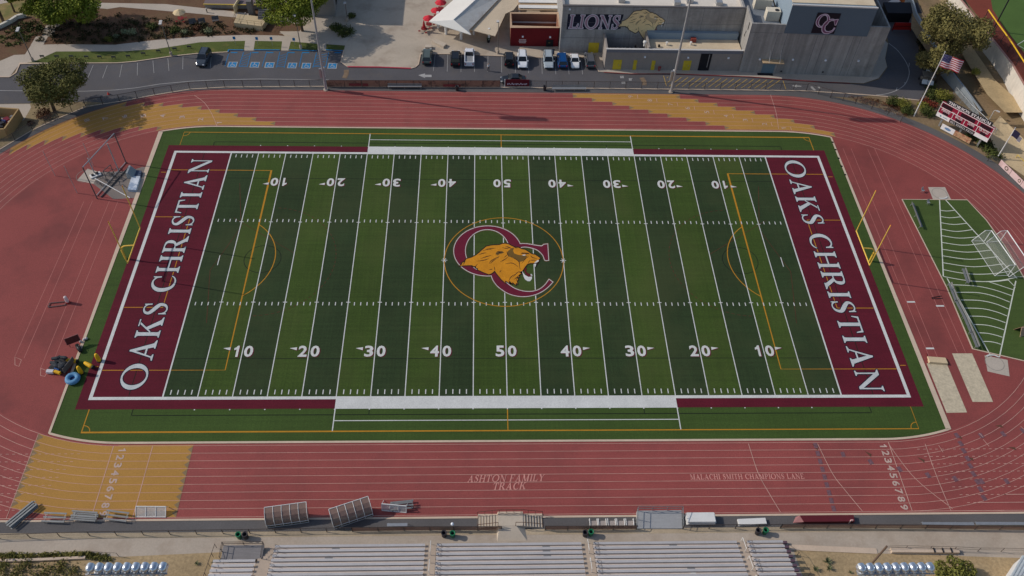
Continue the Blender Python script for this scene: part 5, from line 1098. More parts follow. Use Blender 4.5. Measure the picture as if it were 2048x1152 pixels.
def cart(label, loc, rz):
    o = thing('golf_cart', label, 'golf cart', (*loc, 0), rz)
    MB().hexa([(-1.2, -.6, .3), (1.2, -.6, .3), (1.2, .6, .3), (-1.2, .6, .3)], [(-1.15, -.58, .7), (1.0, -.55, .65), (1.0, .55, .65), (-1.15, .58, .7)]).build('body', M('cart_body', S(58, 60, 66), .4, .05), o)
    MB().box((-.25, 0, .7), (.6, 1.1, .3)).build('seat', M('cart_seat', S(150, 140, 124), .7, .05), o); MB().box((-.1, 0, 1.85), (1.7, 1.2, .07)).build('roof', M('cart_roof', S(120, 116, 110), .5, .05), o)
    q = MB()
    for x in (-.85, .65):
        for s_ in (-.52, .52): q.bar((x, s_, .6), (x, s_, 1.86), .025, 4)
    q.each('roof_post', m_blk, o)
    MB().hexa([(.85, -.5, .65), (1.25, -.5, .5), (1.25, .5, .5), (.85, .5, .65)], [(.7, -.5, 1.15), (.75, -.5, 1.15), (.75, .5, 1.15), (.7, .5, 1.15)]).build('windscreen', M('pale_screen', S(190, 196, 200), .3, 0, 1, 0), o)
    for x in (-.75, .8):
        for s_ in (-.58, .58): MB().lathe([(.12, -.08), (.23, -.08), (.23, .08), (.12, .08)], (0, 0, 0), 10).xf(Matrix.Translation((x, s_, .23)) @ Matrix.Rotation(R(90), 4, 'X')).build('wheel', m_tyre, o)
cart('golf cart with tan roof parked under the bank trees', Z6(732, 690), R(-100)); cart('golf cart with pale windscreen parked nearer the fence', Z6(695, 790), R(-100)); cart('golf cart half hidden beside the flagpole', Z6(752, 800), R(-100))

# ======================= POLES, LAMPS, SIGNS =======================
def upz(b, t, z0=0.0):
    B = Vector((*G(*b, z0), z0)); d = CM @ Vector(((t[0] - 1024) / FPX, -(t[1] - 576) / FPX, -1.0)); h = Vector((d.x, d.y)); r = Vector((B.x - CAM.x, B.y - CAM.y)); s_ = h.dot(r) / h.dot(h); return CAM.z + s_ * d.z
m_pole = M('grey_pole', S(172, 172, 174), .5, .05, .5, .03, 4, metal=.3); m_refl = M('lamp_reflector', S(214, 220, 228), .28, .06, 1, 0, metal=.85)
def floodlight(label, loc, h, rz, box=True):
    o = thing('floodlight_pole', label, 'floodlight', (*loc, 0), rz, 'stadium floodlight poles'); MB().bar((0, 0, 0), (0, 0, h), .24, 12, .12).build('pole', m_pole, o); MB().lathe([(.45, 0), (.45, .2)], (0, 0, 0), 12).build('base', m_conc, o)
    if box:
        MB().box((.05, -.4, 2.6), (.55, .35, 2.0)).build('ballast_box', m_trim, o); MB().box((.5, -.1, 2.6), (.4, .3, 2.0)).build('ballast_box', m_steel, o)
    for z in (h - .3, h - 1.3): MB().box((0, 0, z), (7.0, .12, .12)).build('cross_arm', m_pole, o)
    rot = Matrix.Rotation(R(-112), 4, 'X')
    for row, z in ((9, h + .12), (8, h - .9)):
        for k in range(row):
            x = (k - (row - 1) / 2) * .78
            d = MB().lathe([(.05, -.34), (.24, -.29), (.36, -.13), (.41, .08), (.42, .34)], (0, 0, 0), 12, cap=False).xf(Matrix.Translation((x, .35, z)) @ rot).build('reflector', m_refl, o, smooth=True)
            if row == 9: MB().box((x, .05, z - .15), (.16, .3, .2)).build('lamp_bracket', m_steel, d)
    return o
floodlight('tall floodlight pole behind the track left of the maroon screen', G(652, 180), 25, R(180)); floodlight('tall floodlight pole beside the far ochre relay zone', G(1342, 184), 25, R(180))
a, b = G(185, 1137, 24), G(322, 1137, 24); floodlight('floodlight with silver reflectors at the bottom left', ((a[0] + b[0]) / 2, (a[1] + b[1]) / 2 - .4), 24, 0, False)
a, b = G(1725, 1137, 24), G(1857, 1137, 24); floodlight('floodlight with silver reflectors at the bottom right', ((a[0] + b[0]) / 2, (a[1] + b[1]) / 2 - .4), 24, 0, False)
q = MB(); bb = (1706, 1170); h = upz(bb, (1769, 1089)); q.bar((*G(*bb), 0), (*G(*bb), h), .12, 8); tag(q.build('wooden_pole', M('brown_pole', S(112, 92, 78), .8, .1)), 'brown pole standing behind the bottom right floodlight', 'pole')
def street_lamp(label, b, t, heads=2):
    h = upz(b, t); o = thing('street_lamp', label, 'street lamp', (*G(*b), 0), 0, 'street lamps'); MB().bar((0, 0, .7), (0, 0, h), .09, 8, .06).build('post', M('lamp_post_paint', S(112, 104, 98), .5, .05), o); MB().lathe([(.26, 0), (.26, .75)], (0, 0, 0), 10).build('base', m_conc, o)
    for k in range(heads): MB().box((-.15 + .1 * k, .35 - .7 * k, h - .08), (.5, .6, .16)).build('lamp_head', m_trim, o)
street_lamp('garden lamp post with white twin head by the curved sidewalk', (343, 111), (322, 45)); street_lamp('lamp post with white twin head at the left sidewalk corner', (66, 122), (32, 60)); street_lamp('lamp post with white twin head over the wheelchair stalls', (602, 97), (591, 29)); street_lamp('slim dark lamp post by the canopy and parked cars', (996, 107), (997, 45), 1); street_lamp('slim lamp post at the shaded plaza path', (695, 42), (691, 8), 1)
o = thing('street_lamp', 'pale curved arm lamp behind the right end of the scoreboard', 'street lamp', (*G(1976, 243), 0), R(-40), 'street lamps'); h = upz((1976, 243), (1985, 226)); h = max(h, 2.6)
MB().path([(0, 0, 0), (0, 0, h - .2), (.12, 0, h), (.4, 0, h + .05)], .06).build('post', m_trim, o); MB().box((.65, 0, h - .02), (.6, .3, .12)).build('lamp_head', m_trim, o)
for i, (x, y, yb, lab) in enumerate(((432, 355, 432, 'blue parking sign left of the first ramp'), (647, 360, 435, 'blue parking sign right of the first ramp'), (786, 360, 440, 'blue parking sign left of the second ramp'), (1000, 378, 440, 'blue parking sign in shade by the lamp post'))):
    b_ = (380 + (x + 8) * .20833, yb * .20833); t_p = (380 + x * .20833, (y - 8) * .20833); h = max(1.8, min(2.4, upz(b_, t_p))); s_ = thing('parking_sign', lab, 'sign', (*G(*b_), 0), 0, 'wheelchair parking signs'); MB().bar((0, 0, 0), (0, 0, h), .035, 6).build('post', m_steel, s_); MB().box((0, -.05, h - .62), (.5, .03, .6)).build('panel', m_blue, s_)
LS = [(410, 556), (550, 556), (690, 556), (835, 560), (960, 560), (1095, 564), (1235, 554), (1380, 528), (1525, 504), (1680, 482), (1820, 464)]
for i, (x, y) in enumerate(LS):
    s_ = thing('lawn_sign', 'low dark sign number %s of the row on the lawn strip, counted from the left' % ['one', 'two', 'three', 'four', 'five', 'six', 'seven', 'eight', 'nine', 'ten', 'eleven'][i], 'sign', (*Z1(x, y), 0), 0, 'small lawn signs'); MB().box((0, 0, .28), (.8, .08, .34)).build('panel', M('grey_sign', S(84, 84, 82), .7, .1), s_); q = MB(); q.box((-.3, 0, 0), (.06, .06, .3)); q.box((.3, 0, 0), (.06, .06, .3)); q.each('leg', m_blk, s_)
for i, (x, y) in enumerate(((165, 120), (540, 165), (855, 200))):
    s_ = thing('path_light', ['bollard light by the upper path above the garden chairs', 'bollard light on the stair landing path', 'bollard light at the pale slab by the stairs'][i], 'bollard', (*Z2(x, y), 0), 0, 'bollard lights'); MB().lathe([(.1, 0), (.1, .85)], (0, 0, 0), 8).build('post', m_blk, s_); MB().lathe([(.11, .85), (.13, .95), (.05, 1.0)], (0, 0, 0), 8).build('lamp', m_trim, s_)
# flags
def flag(name, label, b, t, parts, top_r=.07):
    h = upz(b, t); o = thing(name, label, 'flagpole', (*G(*b), 0)); MB().bar((0, 0, 0), (0, 0, h), .11, 10, .06).build('pole', m_whitem, o); MB().ball((0, 0, h + .1), .12, 8, 6).build('finial', m_steel, o); return o, h
fo, fh = flag('flagpole', 'tall white flagpole flying the striped flag', (1828, 232), (1892, 106), None)
def cloth(parent, name, x0, x1, z0, z1, m, y0=0.0, nx=10, sag=.25):
    q = MB(); n = nx + 1
    for j in (0, 1):
        for i in range(n):
            x = x0 + (x1 - x0) * i / nx; z = (z0, z1)[j]; q.v.append((x * .96, y0 + .14 * math.sin(x * 2.6 + z * .8) * min(1, x * .8) - x * .12, z - sag * x * .35 + .05 * math.sin(x * 3)))
    q.f = [(i, i + 1, n + i + 1, n + i) for i in range(nx)]; return q.build(name, m, parent, smooth=True)
fl = thing('striped_flag', 'waving flag with red and white stripes and a blue star field', 'flag', (*G(1828, 232), 0)); fl.rotation_euler = (0, 0, R(-18))
fr, fw_, fb = M('flag_red', S(176, 42, 62), .8, 0, 1, 0), M('flag_white', S(226, 218, 222), .8, 0, 1, 0), M('flag_blue', S(52, 54, 110), .8, 0, 1, 0)
FH, FL = 2.5, 3.6; zt = fh - .25
for k in range(13):
    za, zb_ = zt - FH * (k + 1) / 13, zt - FH * k / 13; cloth(fl, 'stripe', .08 if k > 6 else .08 + FL * .4, FL, za, zb_, fr if k % 2 == 0 else fw_)
cloth(fl, 'canton', .08, .08 + FL * .4, zt - FH * 7 / 13, zt, fb, nx=6)
st_ = MB()
for r_ in range(5):
    for c_ in range(6):
        x = .2 + .22 * c_; z = zt - .16 - .25 * r_; yy = .14 * math.sin(x * 2.6 + z * .8) * min(1, x * .8) - x * .12 - .02; zz_ = z - .25 * x * .35; st_.box((x, yy, zz_), (.06, .01, .06))
st_.build('stars', fw_, fl)
f2, h2 = flag('flagpole', 'shorter white pole with a drooping purple pennant by the steps', (1993, 318), (2033, 258), None)
pn = thing('pennant', 'drooping purple and white pennant on the shorter pole', 'flag', (*G(1993, 318), 0)); cloth(pn, 'purple_cloth', .06, 1.5, h2 - 1.5, h2 - .2, M('purple_cloth', S(92, 82, 110), .8, .1), sag=1.6); cloth(pn, 'white_cloth', 1.5, 2.1, h2 - 1.6, h2 - .6, fw_, sag=1.7)
# scoreboard
sbl = Vector((78.4, 33.9, 0)); sbr = Vector((84.92, 26.5, 0)); sd_ = (sbr - sbl); SWd = sd_.length; sd_.normalize(); so_ = thing('scoreboard', 'maroon stadium scoreboard with white lettering behind the right bend', 'scoreboard', (sbl.x, sbl.y, 0), math.atan2(sd_.y, sd_.x))
m_sb = M('scoreboard_maroon', S(146, 30, 58), .6, .08, .5, .04, 4); m_sbd = M('display_black', S(44, 24, 34), .5, .1); m_sw = M('scoreboard_white', S(236, 232, 232), .6, .03)
MB().box((SWd / 2, .2, 2.0), (SWd, .4, 3.0)).build('cabinet', m_sb, so_)
for x in (1.2, SWd / 2, SWd - 1.2): MB().box((x, .6, 0), (.3, .3, 5.4)).build('post', m_steel, so_)
fr_ = MB()
for z in (2.0, 2.7, 3.92, 4.95): fr_.box((SWd / 2, -.02, z), (SWd, .05, .08))
for x in (.04, SWd - .04): fr_.box((x, -.022, 2.0), (.08, .05, 3.0))
for x in (SWd * .33, SWd * .71): fr_.box((x, -.022, 3.95), (.08, .05, 1.0))
for x in (SWd * .27, SWd * .5, SWd * .74): fr_.box((x, -.022, 2.72), (.08, .05, 1.2))
fr_.build('frame_lines', m_sw, so_)
for x0, x1, t in ((.0, .26, None), (.74, 1.0, None)): MB().box((SWd * (x0 + x1) / 2, -.01, 2.05), (SWd * (x1 - x0) - .1, .06, .62)).build('sponsor_panel', m_sw, so_)
q = MB(); q.lathe([(.16, 0), (.16, .02)], (0, 0, 0), 10).xf(Matrix.Translation((.8, -.05, 2.36)) @ Matrix.Rotation(R(90), 4, 'X'))
for k in range(5): q.box((1.3 + .18 * k, -.05, 2.28), (.11, .02, .16))
q.build('sponsor_mark', M('teal_mark', S(90, 150, 160), .7, .05), so_)
nm1 = MB().box((SWd * .5, .0, 1.98), (SWd * .47, .1, .66)).build('field_name_board', m_blk, so_); q = MB(); letters(q, 'BILL REDELL FIELD', (SWd * .5, -.06, 2.3), (1, 0, 0), (0, 0, 1), .4, width=SWd * .44, space=.5); q.build('lettering', m_sw, nm1)
nm2 = MB().box((SWd * .5, .2, 5.02), (SWd * .86, .16, .72)).build('stadium_name_board', m_blk, so_); q = MB(); letters(q, 'THORSON STADIUM', (SWd * .5, .11, 5.38), (1, 0, 0), (0, 0, 1), .5, width=SWd * .8, space=.5, grow=.012); q.build('lettering', m_sw, nm2)
for x, t, wd in ((.13, 'PERIOD', .16), (.385, 'BALL ON', .13), (.62, 'DOWN', .12), (.86, 'YDS TO GO', .18)):
    q = MB(); print_sans(q, t, (SWd * x, -.035, 3.62), (1, 0, 0), (0, 0, 1), SWd * wd, .5, .01); q.build('caption', m_sw, so_); MB().box((SWd * (x + .01), -.01, 2.82), (1.0, .06, .5)).build('display', m_sbd, so_)
for x, wd in ((.12, 1.9), (.52, 2.6), (.86, 1.9)): MB().box((SWd * x, -.01, 4.1), (wd, .06, .7)).build('display', m_sbd, so_)
q = MB()
for x in (.24, .26, .28, .76, .78, .8): q.box((SWd * x, -.03, 4.02), (.1, .04, .1))
q.build('indicator_lights', m_sw, so_)
for (a, b, m_, nm_, lab) in ((0, .44, m_sw, 'fence_banner', 'white banner with a blue oval below the scoreboard'), (.445, 1, M('sandwich_banner', S(196, 158, 122), .8, .25, 1.2, .1, 5, tint=(S(150, 74, 56), 1.6, .45, .6, .8)), 'fence_banner', 'tan and red picture banner below the scoreboard')):
    A0, A1 = Vector((79.35, 32.3, .35)), Vector((83.1, 28.1, .35)); pA, pB = A0.lerp(A1, a), A0.lerp(A1, b); o = thing(nm_, lab, 'banner', (pA.x, pA.y, 0), math.atan2(pB.y - pA.y, pB.x - pA.x)); Lb = (pB - pA).length
    MB().box((Lb / 2, 0, .3), (Lb, .05, 1.1)).build('cloth', m_, o)
    if a == 0:
        q = MB(); q.add([(Lb / 2 + .62 * math.cos(t * .3927), -.035, .85 + .26 * math.sin(t * .3927)) for t in range(16)], [tuple(range(15, -1, -1))]); q.build('oval_mark', M('oval_blue', S(110, 140, 180), .7, .1), o)
A0, A1 = G(1996, 330), G(2062, 394); o = thing('fence_banner', 'long pale pink banner with dark emblem on the right fence', 'banner', (*A0, 0), math.atan2(A1[1] - A0[1], A1[0] - A0[0])); Lb = (Vector(A1) - Vector(A0)).length
MB().box((Lb / 2, 0, .15), (Lb, .06, 1.15)).build('cloth', M('pink_banner', S(214, 186, 184), .85, .08, 1.0, .05, 5, tint=(S(180, 140, 138), .8, .5, .65, .6)), o)
q = MB(); zc = .72
for cx_, s_ in ((1.75, 1.0), (5.0, .8)): q.add([(cx_ + .42 * s_ * math.cos(t * .3927), -.04, zc + .4 * s_ * math.sin(t * .3927)) for t in range(16)] + [(cx_ + .24 * s_ * math.cos(t * .3927), -.041, zc + .24 * s_ * math.sin(t * .3927)) for t in range(16)], [(t, 16 + t, 16 + (t + 1) % 16, (t + 1) % 16) for t in range(16)])
q.each('ring_mark', M('banner_olive', S(84, 72, 50), .8, .1), o)
# ======================= FENCES =======================
m_mesh = M('chain_link_mesh', S(120, 120, 118), .6, 0, 1, 0, alpha=.13); m_scr = M('brown_windscreen', S(150, 118, 100), .9, .12, .8, .08, 5, alpha=.62); m_post = M('dark_fence_post', S(70, 60, 56), .6, .1)
m_scrp = M('printed_windscreen', S(158, 118, 98), .9, .15, 1.0, .1, 4, alpha=.9, tint=(S(96, 66, 62), 1.15, .52, .62, .75))
def along(pts, step):
    out = []; 
    for a, b in zip(pts[:-1], pts[1:]):
        a, b = Vector(a), Vector(b); n = max(1, round((b - a).length / step)); out += [a.lerp(b, k / n) for k in range(n)]
    return out + [Vector(pts[-1])]
def fence(name, label, pts, h, step, mesh=None, r=.05, mp=m_post, rail=True, group=None, mid_rail=False):
    o = thing(name, label, 'fence', (*pts[0], 0), 0, group)
    for p in along(pts, step): MB().bar((p.x, p.y, 0), (p.x, p.y, h + .03), r, 6).build('post', mp, o, world=True)
    if rail:
        MB().path([(p[0], p[1], h) for p in pts], r * .75, 5).build('top_rail', mp, o, world=True)
        if mid_rail: MB().path([(p[0], p[1], h * .5) for p in pts], r * .6, 5).build('mid_rail', mp, o, world=True)
    if mesh: MB().wall(pts, .012, .06, h - .02).build('mesh_panel', mesh, o, world=True)
    return o
arcL = [(-84.5, 24.5), (-80.5, 30.0)] + [G(*p) for p in [(118, 236), (172, 213.5), (240, 203), (310, 190), (380, 178.5), (450, 174.5), (560, 173.5), (650, 173)]]
fence('chain_link_fence', 'far left chain link fence curving past the oak tree', arcL, 1.5, 3.1, m_mesh)
sA, sB = G(655, 174), G(1000, 174.5)
o = fence('chain_link_fence', 'far fence section covered by the long brown printed windscreen', [sA, sB], 1.5, 3.1, m_scrp)
q = MB(); ls = (sB[0] - sA[0])
for f_, w_ in ((.16, 2.2), (.22, 1.0), (.72, 3.2)): q.box((sA[0] + ls * f_ * 1.0, sA[1] - .03, .35), (w_, .02, .55))
q.each('red_patch', M('screen_red', S(132, 60, 60), .9, .15, 1.2, .1, 4), o, world=True)
fence('chain_link_fence', 'far fence section between the maroon banner and the right bend', [G(1060, 175), G(1440, 179), G(1560, 179.5), G(1612, 181.5)], 1.5, 3.1, m_mesh)
fence('chain_link_fence', 'dark fence climbing along the right bend by the flagpole', [G(*p) for p in [(1612, 181.5), (1660, 196), (1710, 207), (1775, 230), (1800, 245)]], 1.7, 3.0, m_mesh)
fence('chain_link_fence', 'short fence by the steps beside the pink banner', [G(*p) for p in [(1975, 322), (1996, 330), (2062, 394)]], 1.3, 2.6, m_mesh)
fence('chain_link_fence', 'grey mesh fence panels in front of the retaining wall', [G(*p) for p in [(1905, 190), (1935, 225), (1960, 248), (1985, 275)]], 1.8, 3.0, m_mesh, mp=m_steel)
st = MB(); st.ribbon([(p[0], p[1]) for p in arcL], .22, .05); st.ribbon([G(650, 173.5), G(1000, 175), G(1440, 179.5), G(1612, 182), G(1700, 187.5), G(1770, 193), G(1840, 201)], .25, .05); st.build('mow_strip', m_kerb)['kind'] = 'structure'
o = thing('fence_banner', 'maroon banner with white script on the far fence before the black sedan', 'banner', (*G(1010, 174), 0)); Lb = G(1058, 174)[0] - G(1010, 174)[0]
MB().box((Lb / 2, 0, .25), (Lb, .07, 1.45)).build('cloth', M('banner_maroon', S(92, 24, 36), .8, .06), o); q = MB()
for k in range(14): q.box((.5 + (Lb - 1.0) * k / 13, -.05, .55 + .12 * (k % 2)), (.2, .03, .3 - .08 * (k % 3)))
q.build('script_marks', M('banner_white', S(206, 196, 208), .8, .05), o); MB().box((-.06, 0, .0), (.12, .12, 1.75)).build('end_post', m_whitem, o)
nf = [(-66, -44.35)] + [G(*p) for p in [(0, 1077.5), (180, 1071.5), (500, 1066.5), (705, 1063)]]
fence('near_fence', 'near left fence of plain mesh along the walkway', nf, 1.1, 3.0, m_mesh)
fence('near_fence', 'near fence section with brown screen left of the stair bridge', [G(705, 1063), G(860, 1061), G(1003, 1061)], 1.1, 3.1, m_scr)
fence('near_fence', 'near fence section with brown screen between bridge and steel platform', [G(1090, 1060), G(1180, 1060), G(1272, 1059)], 1.1, 3.1, m_scr)
fence('near_fence', 'near fence of plain mesh right of the steel platform', [G(1365, 1058), G(1470, 1057), G(1560, 1056.5)], 1.1, 2.9, m_mesh)
fence('near_fence', 'near right fence with brown screen beside the long benches', [G(1560, 1056.5), G(1700, 1056.5), G(1850, 1057.5), G(2048, 1060.5), (70, -44.5)], 1.1, 3.0, m_scr)
fence('walkway_railing', 'thin dark railing on the far side of the near walkway at the right', [YG(480, 775), YG(720, 770), YG(1260, 782), YG(1530, 795), YG(2048, 800), (70, -47.0)], 1.0, 3.2, None, .03, mid_rail=True)
fence('slope_railing', 'short rail closing the walkway end by the left hedge', [YB(945, 815), YB(1215, 832)], .9, 2.6, None, .03)
fence('stand_railing', 'slanted rail down the right flank of the grandstand', [YF(985, 770), YF(1100, 860), YF(1230, 1092)], 1.0, 2.4, None, .03)
o = thing('yellow_fence', 'dark field fence with bright yellow top pipe', 'fence', (*G(1978, 45, UZ), UZ)); fp_ = [(*G(a, b_, UZ), UZ) for a, b_ in ((1972, 28), (1995, 64), (2012, 92), (2030, 120), (2052, 155), (2080, 196))]
fp_ = [(*G(a, b_, UZ), UZ) for a, b_ in ((1968, 38), (1987, 66), (2001, 85), (2014, 104), (2031, 131), (2048, 158), (2075, 198))]
for p in fp_: MB().bar(p, (p[0], p[1], UZ + 2.0), .05, 6).build('post', m_blk, o, world=True)
MB().path([(p[0], p[1], UZ + 2.0) for p in fp_], .13, 8).build('top_pipe', M('yellow_pipe', S(230, 184, 40), .5, .03), o, world=True); MB().wall(fp_, .01, UZ, UZ + 1.9).build('mesh_panel', M('black_mesh', S(40, 40, 40), .7, 0, 1, 0, alpha=.12), o, world=True)
q = MB(); bb = G(1985, 62, UZ); q.bar((*bb, UZ), (bb[0], bb[1], UZ + 9), .13, 8); tag(q.build('net_pole', m_blk), 'tall black pole standing at the yellow topped field fence', 'pole')
o = thing('yellow_handrail', 'yellow handrail beside the steps at the right edge', 'handrail', (*G(2030, 318), 0)); A0, A1 = Vector((*G(2030, 318), 0)), Vector((*G(2062, 350), 0)); q = MB(); q.path([tuple(A0), tuple(A0 + Vector((0, 0, .95))), tuple(A1 + Vector((0, 0, .95))), tuple(A1)], .06); q.bar(A0.lerp(A1, .5), A0.lerp(A1, .5) + Vector((0, 0, .95)), .05); q.build('rail', M('yellow_rail', S(206, 176, 70), .5, .05), o, world=True)

# ======================= GOALS AND FIELD GEAR =======================
m_gp = M('goalpost_yellow', S(236, 192, 84), .45, .03, 1, 0); m_wp = M('white_goal_frame', S(226, 226, 226), .4, .03, 1, 0); m_net = M('goal_net', S(206, 206, 204), .8, 0, 1, 0, alpha=.10)
def goalpost(label, sx):
    o = thing('goal_post', label, 'goal post', (sx * 57.0, .25, 0), 0, 'football goal posts')
    MB().bar((0, 0, 0), (0, 0, 1.9), .17, 12).build('base_pad', M('goalpost_pad', S(214, 176, 60), .7, .05), o)
    MB().path([(0, 0, 1.9)] + [(-sx * (1.0 - 1.0 * math.cos(R(a))), 0, 1.9 + 1.0 * math.sin(R(a))) for a in range(15, 91, 15)] + [(-sx * 2.05, 0, 3.0)], .11, 8).build('gooseneck', m_gp, o)
    MB().bar((-sx * 2.13, -3.6, 3.05), (-sx * 2.13, 3.6, 3.05), .09, 8).build('crossbar', m_gp, o)
    for y in (-3.56, 3.56): u = MB().bar((-sx * 2.13, y, 3.05), (-sx * 2.13, y, 11.6), .075, 8).build('upright', m_gp, o); MB().box((-sx * 2.13 + .0, y, 11.5), (.06, .22, .16)).build('wind_ribbon', M('ribbon_orange', S(214, 120, 50), .8, 0, 1, 0), u)
    return o
goalpost('yellow goal post at the left end zone', -1); goalpost('yellow goal post at the right end zone', 1)
def soccer(label, p0, p1, b0, b1, h=2.44):
    o = thing('soccer_goal', label, 'soccer goal', (*p0, 0), 0, 'white soccer goals'); p0, p1, b0, b1 = (Vector((*p, 0)) for p in (p0, p1, b0, b1)); H = Vector((0, 0, h)); t0, t1 = p0 + (b0 - p0) * .45, p1 + (b1 - p1) * .45
    for p in (p0, p1): MB().bar(p, p + H, .06, 8).build('post', m_wp, o, world=True)
    MB().bar(p0 + H, p1 + H, .075, 8).build('crossbar', m_wp, o, world=True)
    q = MB(); q.bar(b0, b1, .05); q.bar(p0, b0, .05); q.bar(p1, b1, .05); q.build('ground_bar', m_wp, o, world=True)
    for p, t, b in ((p0, t0, b0), (p1, t1, b1)): MB().path([tuple(p + H), tuple(t + H), tuple(b)], .045).build('back_stay', m_wp, o, world=True)
    q = MB(); q.poly([t0 + H, t1 + H, b1, b0]); q.poly([p0 + H, p1 + H, t1 + H, t0 + H]); q.poly([p0, p0 + H, t0 + H, b0]); q.poly([p1, p1 + H, t1 + H, b1]); q.build('net', m_net, o, world=True)
soccer('white soccer goal nearer the field on the throwing turf', (77.9, -2.63), (77.0, 4.65), (75.75, -2.74), (74.9, 4.68)); soccer('white soccer goal farther right overhanging the track', (80.3, -2.9), (79.55, 4.66), (77.9, -2.95), (77.2, 4.4))
m_al = M('aluminium', S(176, 178, 180), .4, .08, 1.5, .05, 6, metal=.55); m_alm = M('dull_aluminium', S(136, 138, 138), .5, .1, 1.5, .05, 6, metal=.4)
def bench(label, a, b, w=.5, h=.45, back=True, name='team_bench', group=None, flip=1, rail=.9, m=None):
    A, B = Vector((*a, 0)), Vector((*b, 0)); L = (B - A).length; o = thing(name, label, 'bench', (A.x, A.y, .03), math.atan2(B.y - A.y, B.x - A.x), group)
    MB().box((L / 2, 0, h), (L, w, .05)).build('seat', m or m_al, o)
    if back: MB().hexa([(0, flip * w * .55, h + .15), (L, flip * w * .55, h + .15), (L, flip * w * .6, h + .15), (0, flip * w * .6, h + .15)], [(0, flip * w * .72, rail), (L, flip * w * .72, rail), (L, flip * w * .77, rail), (0, flip * w * .77, rail)]).build('backrest', m_alm, o)
    for k in range(max(2, round(L / 1.8))):
        x = .15 + (L - .3) * k / (max(2, round(L / 1.8)) - 1); MB().path([(x, -w * .5, 0), (x, -w * .4, h), (x, flip * w * .6, h), (x, flip * w * .9, 0)], .03, 5).build('leg', m_steel, o)
    return o
zgp = lambda x, y: G(1760 + x * .191, 360 + y * .191)
bench('long bench with backrest at the upper left of the throwing turf', zgp(330, 265), zgp(425, 515), flip=-1, w=.36, m=m_alm); bench('short bench standing across the sector lines', zgp(855, 950), zgp(905, 1100), flip=1, w=.36, m=m_alm)
zrp = lambda x, y: G(1780 + x * .243, 560 + y * .243)
bench('bench at the upper end of the row beside the sector', zrp(475, 45), zrp(530, 190), flip=1, w=.36, m=m_alm, group='benches along the throwing turf edge'); bench('second bench of the row beside the sector', zrp(530, 185), zrp(600, 320), flip=1, w=.36, m=m_alm, group='benches along the throwing turf edge'); bench('third bench of the row beside the sector', zrp(600, 320), zrp(655, 450), flip=1, w=.36, m=m_alm, group='benches along the throwing turf edge'); bench('bench at the lower end of the row near the second circle', zrp(655, 445), zrp(705, 570), flip=1, w=.36, m=m_alm, group='benches along the throwing turf edge')
def fold_chair(label, p, rz):
    o = thing('folding_chair', label, 'chair', (*p, .03), rz); MB().box((0, 0, .42), (.45, .42, .04)).build('seat', m_al, o); MB().hexa([(-.22, .2, .5), (.22, .2, .5), (.22, .23, .5), (-.22, .23, .5)], [(-.22, .3, .9), (.22, .3, .9), (.22, .33, .9), (-.22, .33, .9)]).build('backrest', m_al, o)
    q = MB()
    for x in (-.2, .2):
        for y in (-.2, .22): q.bar((x, y, 0), (x * .9, -y * .4, .42), .018, 4)
    q.each('leg', m_steel, o)
fold_chair('grey folding chair on the red surface near the throwing circle', zgp(440, 128), .5); fold_chair('grey folding chair on the turf below the throwing circle', zgp(497, 255), .2)
o = thing('pit_cover', 'tan board box lying at the head of the long jump pit', 'box', (*zrp(385, 668), .03), -.1); MB().hexa([(-1.3, -.6, 0), (1.3, -.6, 0), (1.3, .6, 0), (-1.3, .6, 0)], [(-1.25, -.55, .4), (1.25, -.55, .4), (1.25, .55, .22), (-1.25, .55, .22)]).build('body', M('tan_ply', S(206, 184, 150), .8, .1), o); MB().hexa([(1.32, -.55, .0), (1.5, -.5, .0), (1.5, .5, .0), (1.32, .55, .0)], [(1.32, -.55, .38), (1.36, -.5, .34), (1.36, .5, .2), (1.32, .55, .2)]).build('end_board', M('dark_ply', S(110, 84, 66), .8, .1), o)
q = MB(); a, b = zrp(298, 605), zrp(308, 660); q.bar((*a, .06), (*b, .06), .06, 6); tag(q.build('measuring_stick', M('dark_red_stick', S(120, 50, 48), .7, .05)), 'dark stick lying beside the runway end', 'stick')
o = thing('hurdle', 'two dark bars lying across the right runway', 'hurdle', (*zrp(388, 148), .03)); q = MB(); q.bar((-.9, 0, .06), (.7, .35, .06), .05); q.bar((-.9, -.2, .06), (.7, -.15, .06), .05); q.each('bar', m_blk, o)
o = thing('folding_sign', 'tan folded board sign standing at the right frame edge', 'sign', (*zrp(1080, 430), .03), .3); MB().hexa([(-.8, -.7, 0), (.8, -.7, 0), (.8, -.62, 0), (-.8, -.62, 0)], [(-.8, -.05, 1.4), (.8, -.05, 1.4), (.8, .03, 1.4), (-.8, .03, 1.4)]).build('front_board', M('tan_board', S(178, 150, 124), .8, .2, 1.5, .1), o); MB().hexa([(-.8, .7, 0), (.8, .7, 0), (.8, .78, 0), (-.8, .78, 0)], [(-.8, .06, 1.4), (.8, .06, 1.4), (.8, .12, 1.4), (-.8, .12, 1.4)]).build('rear_board', M('brown_board', S(132, 104, 84), .8, .2, 1.5, .1), o)
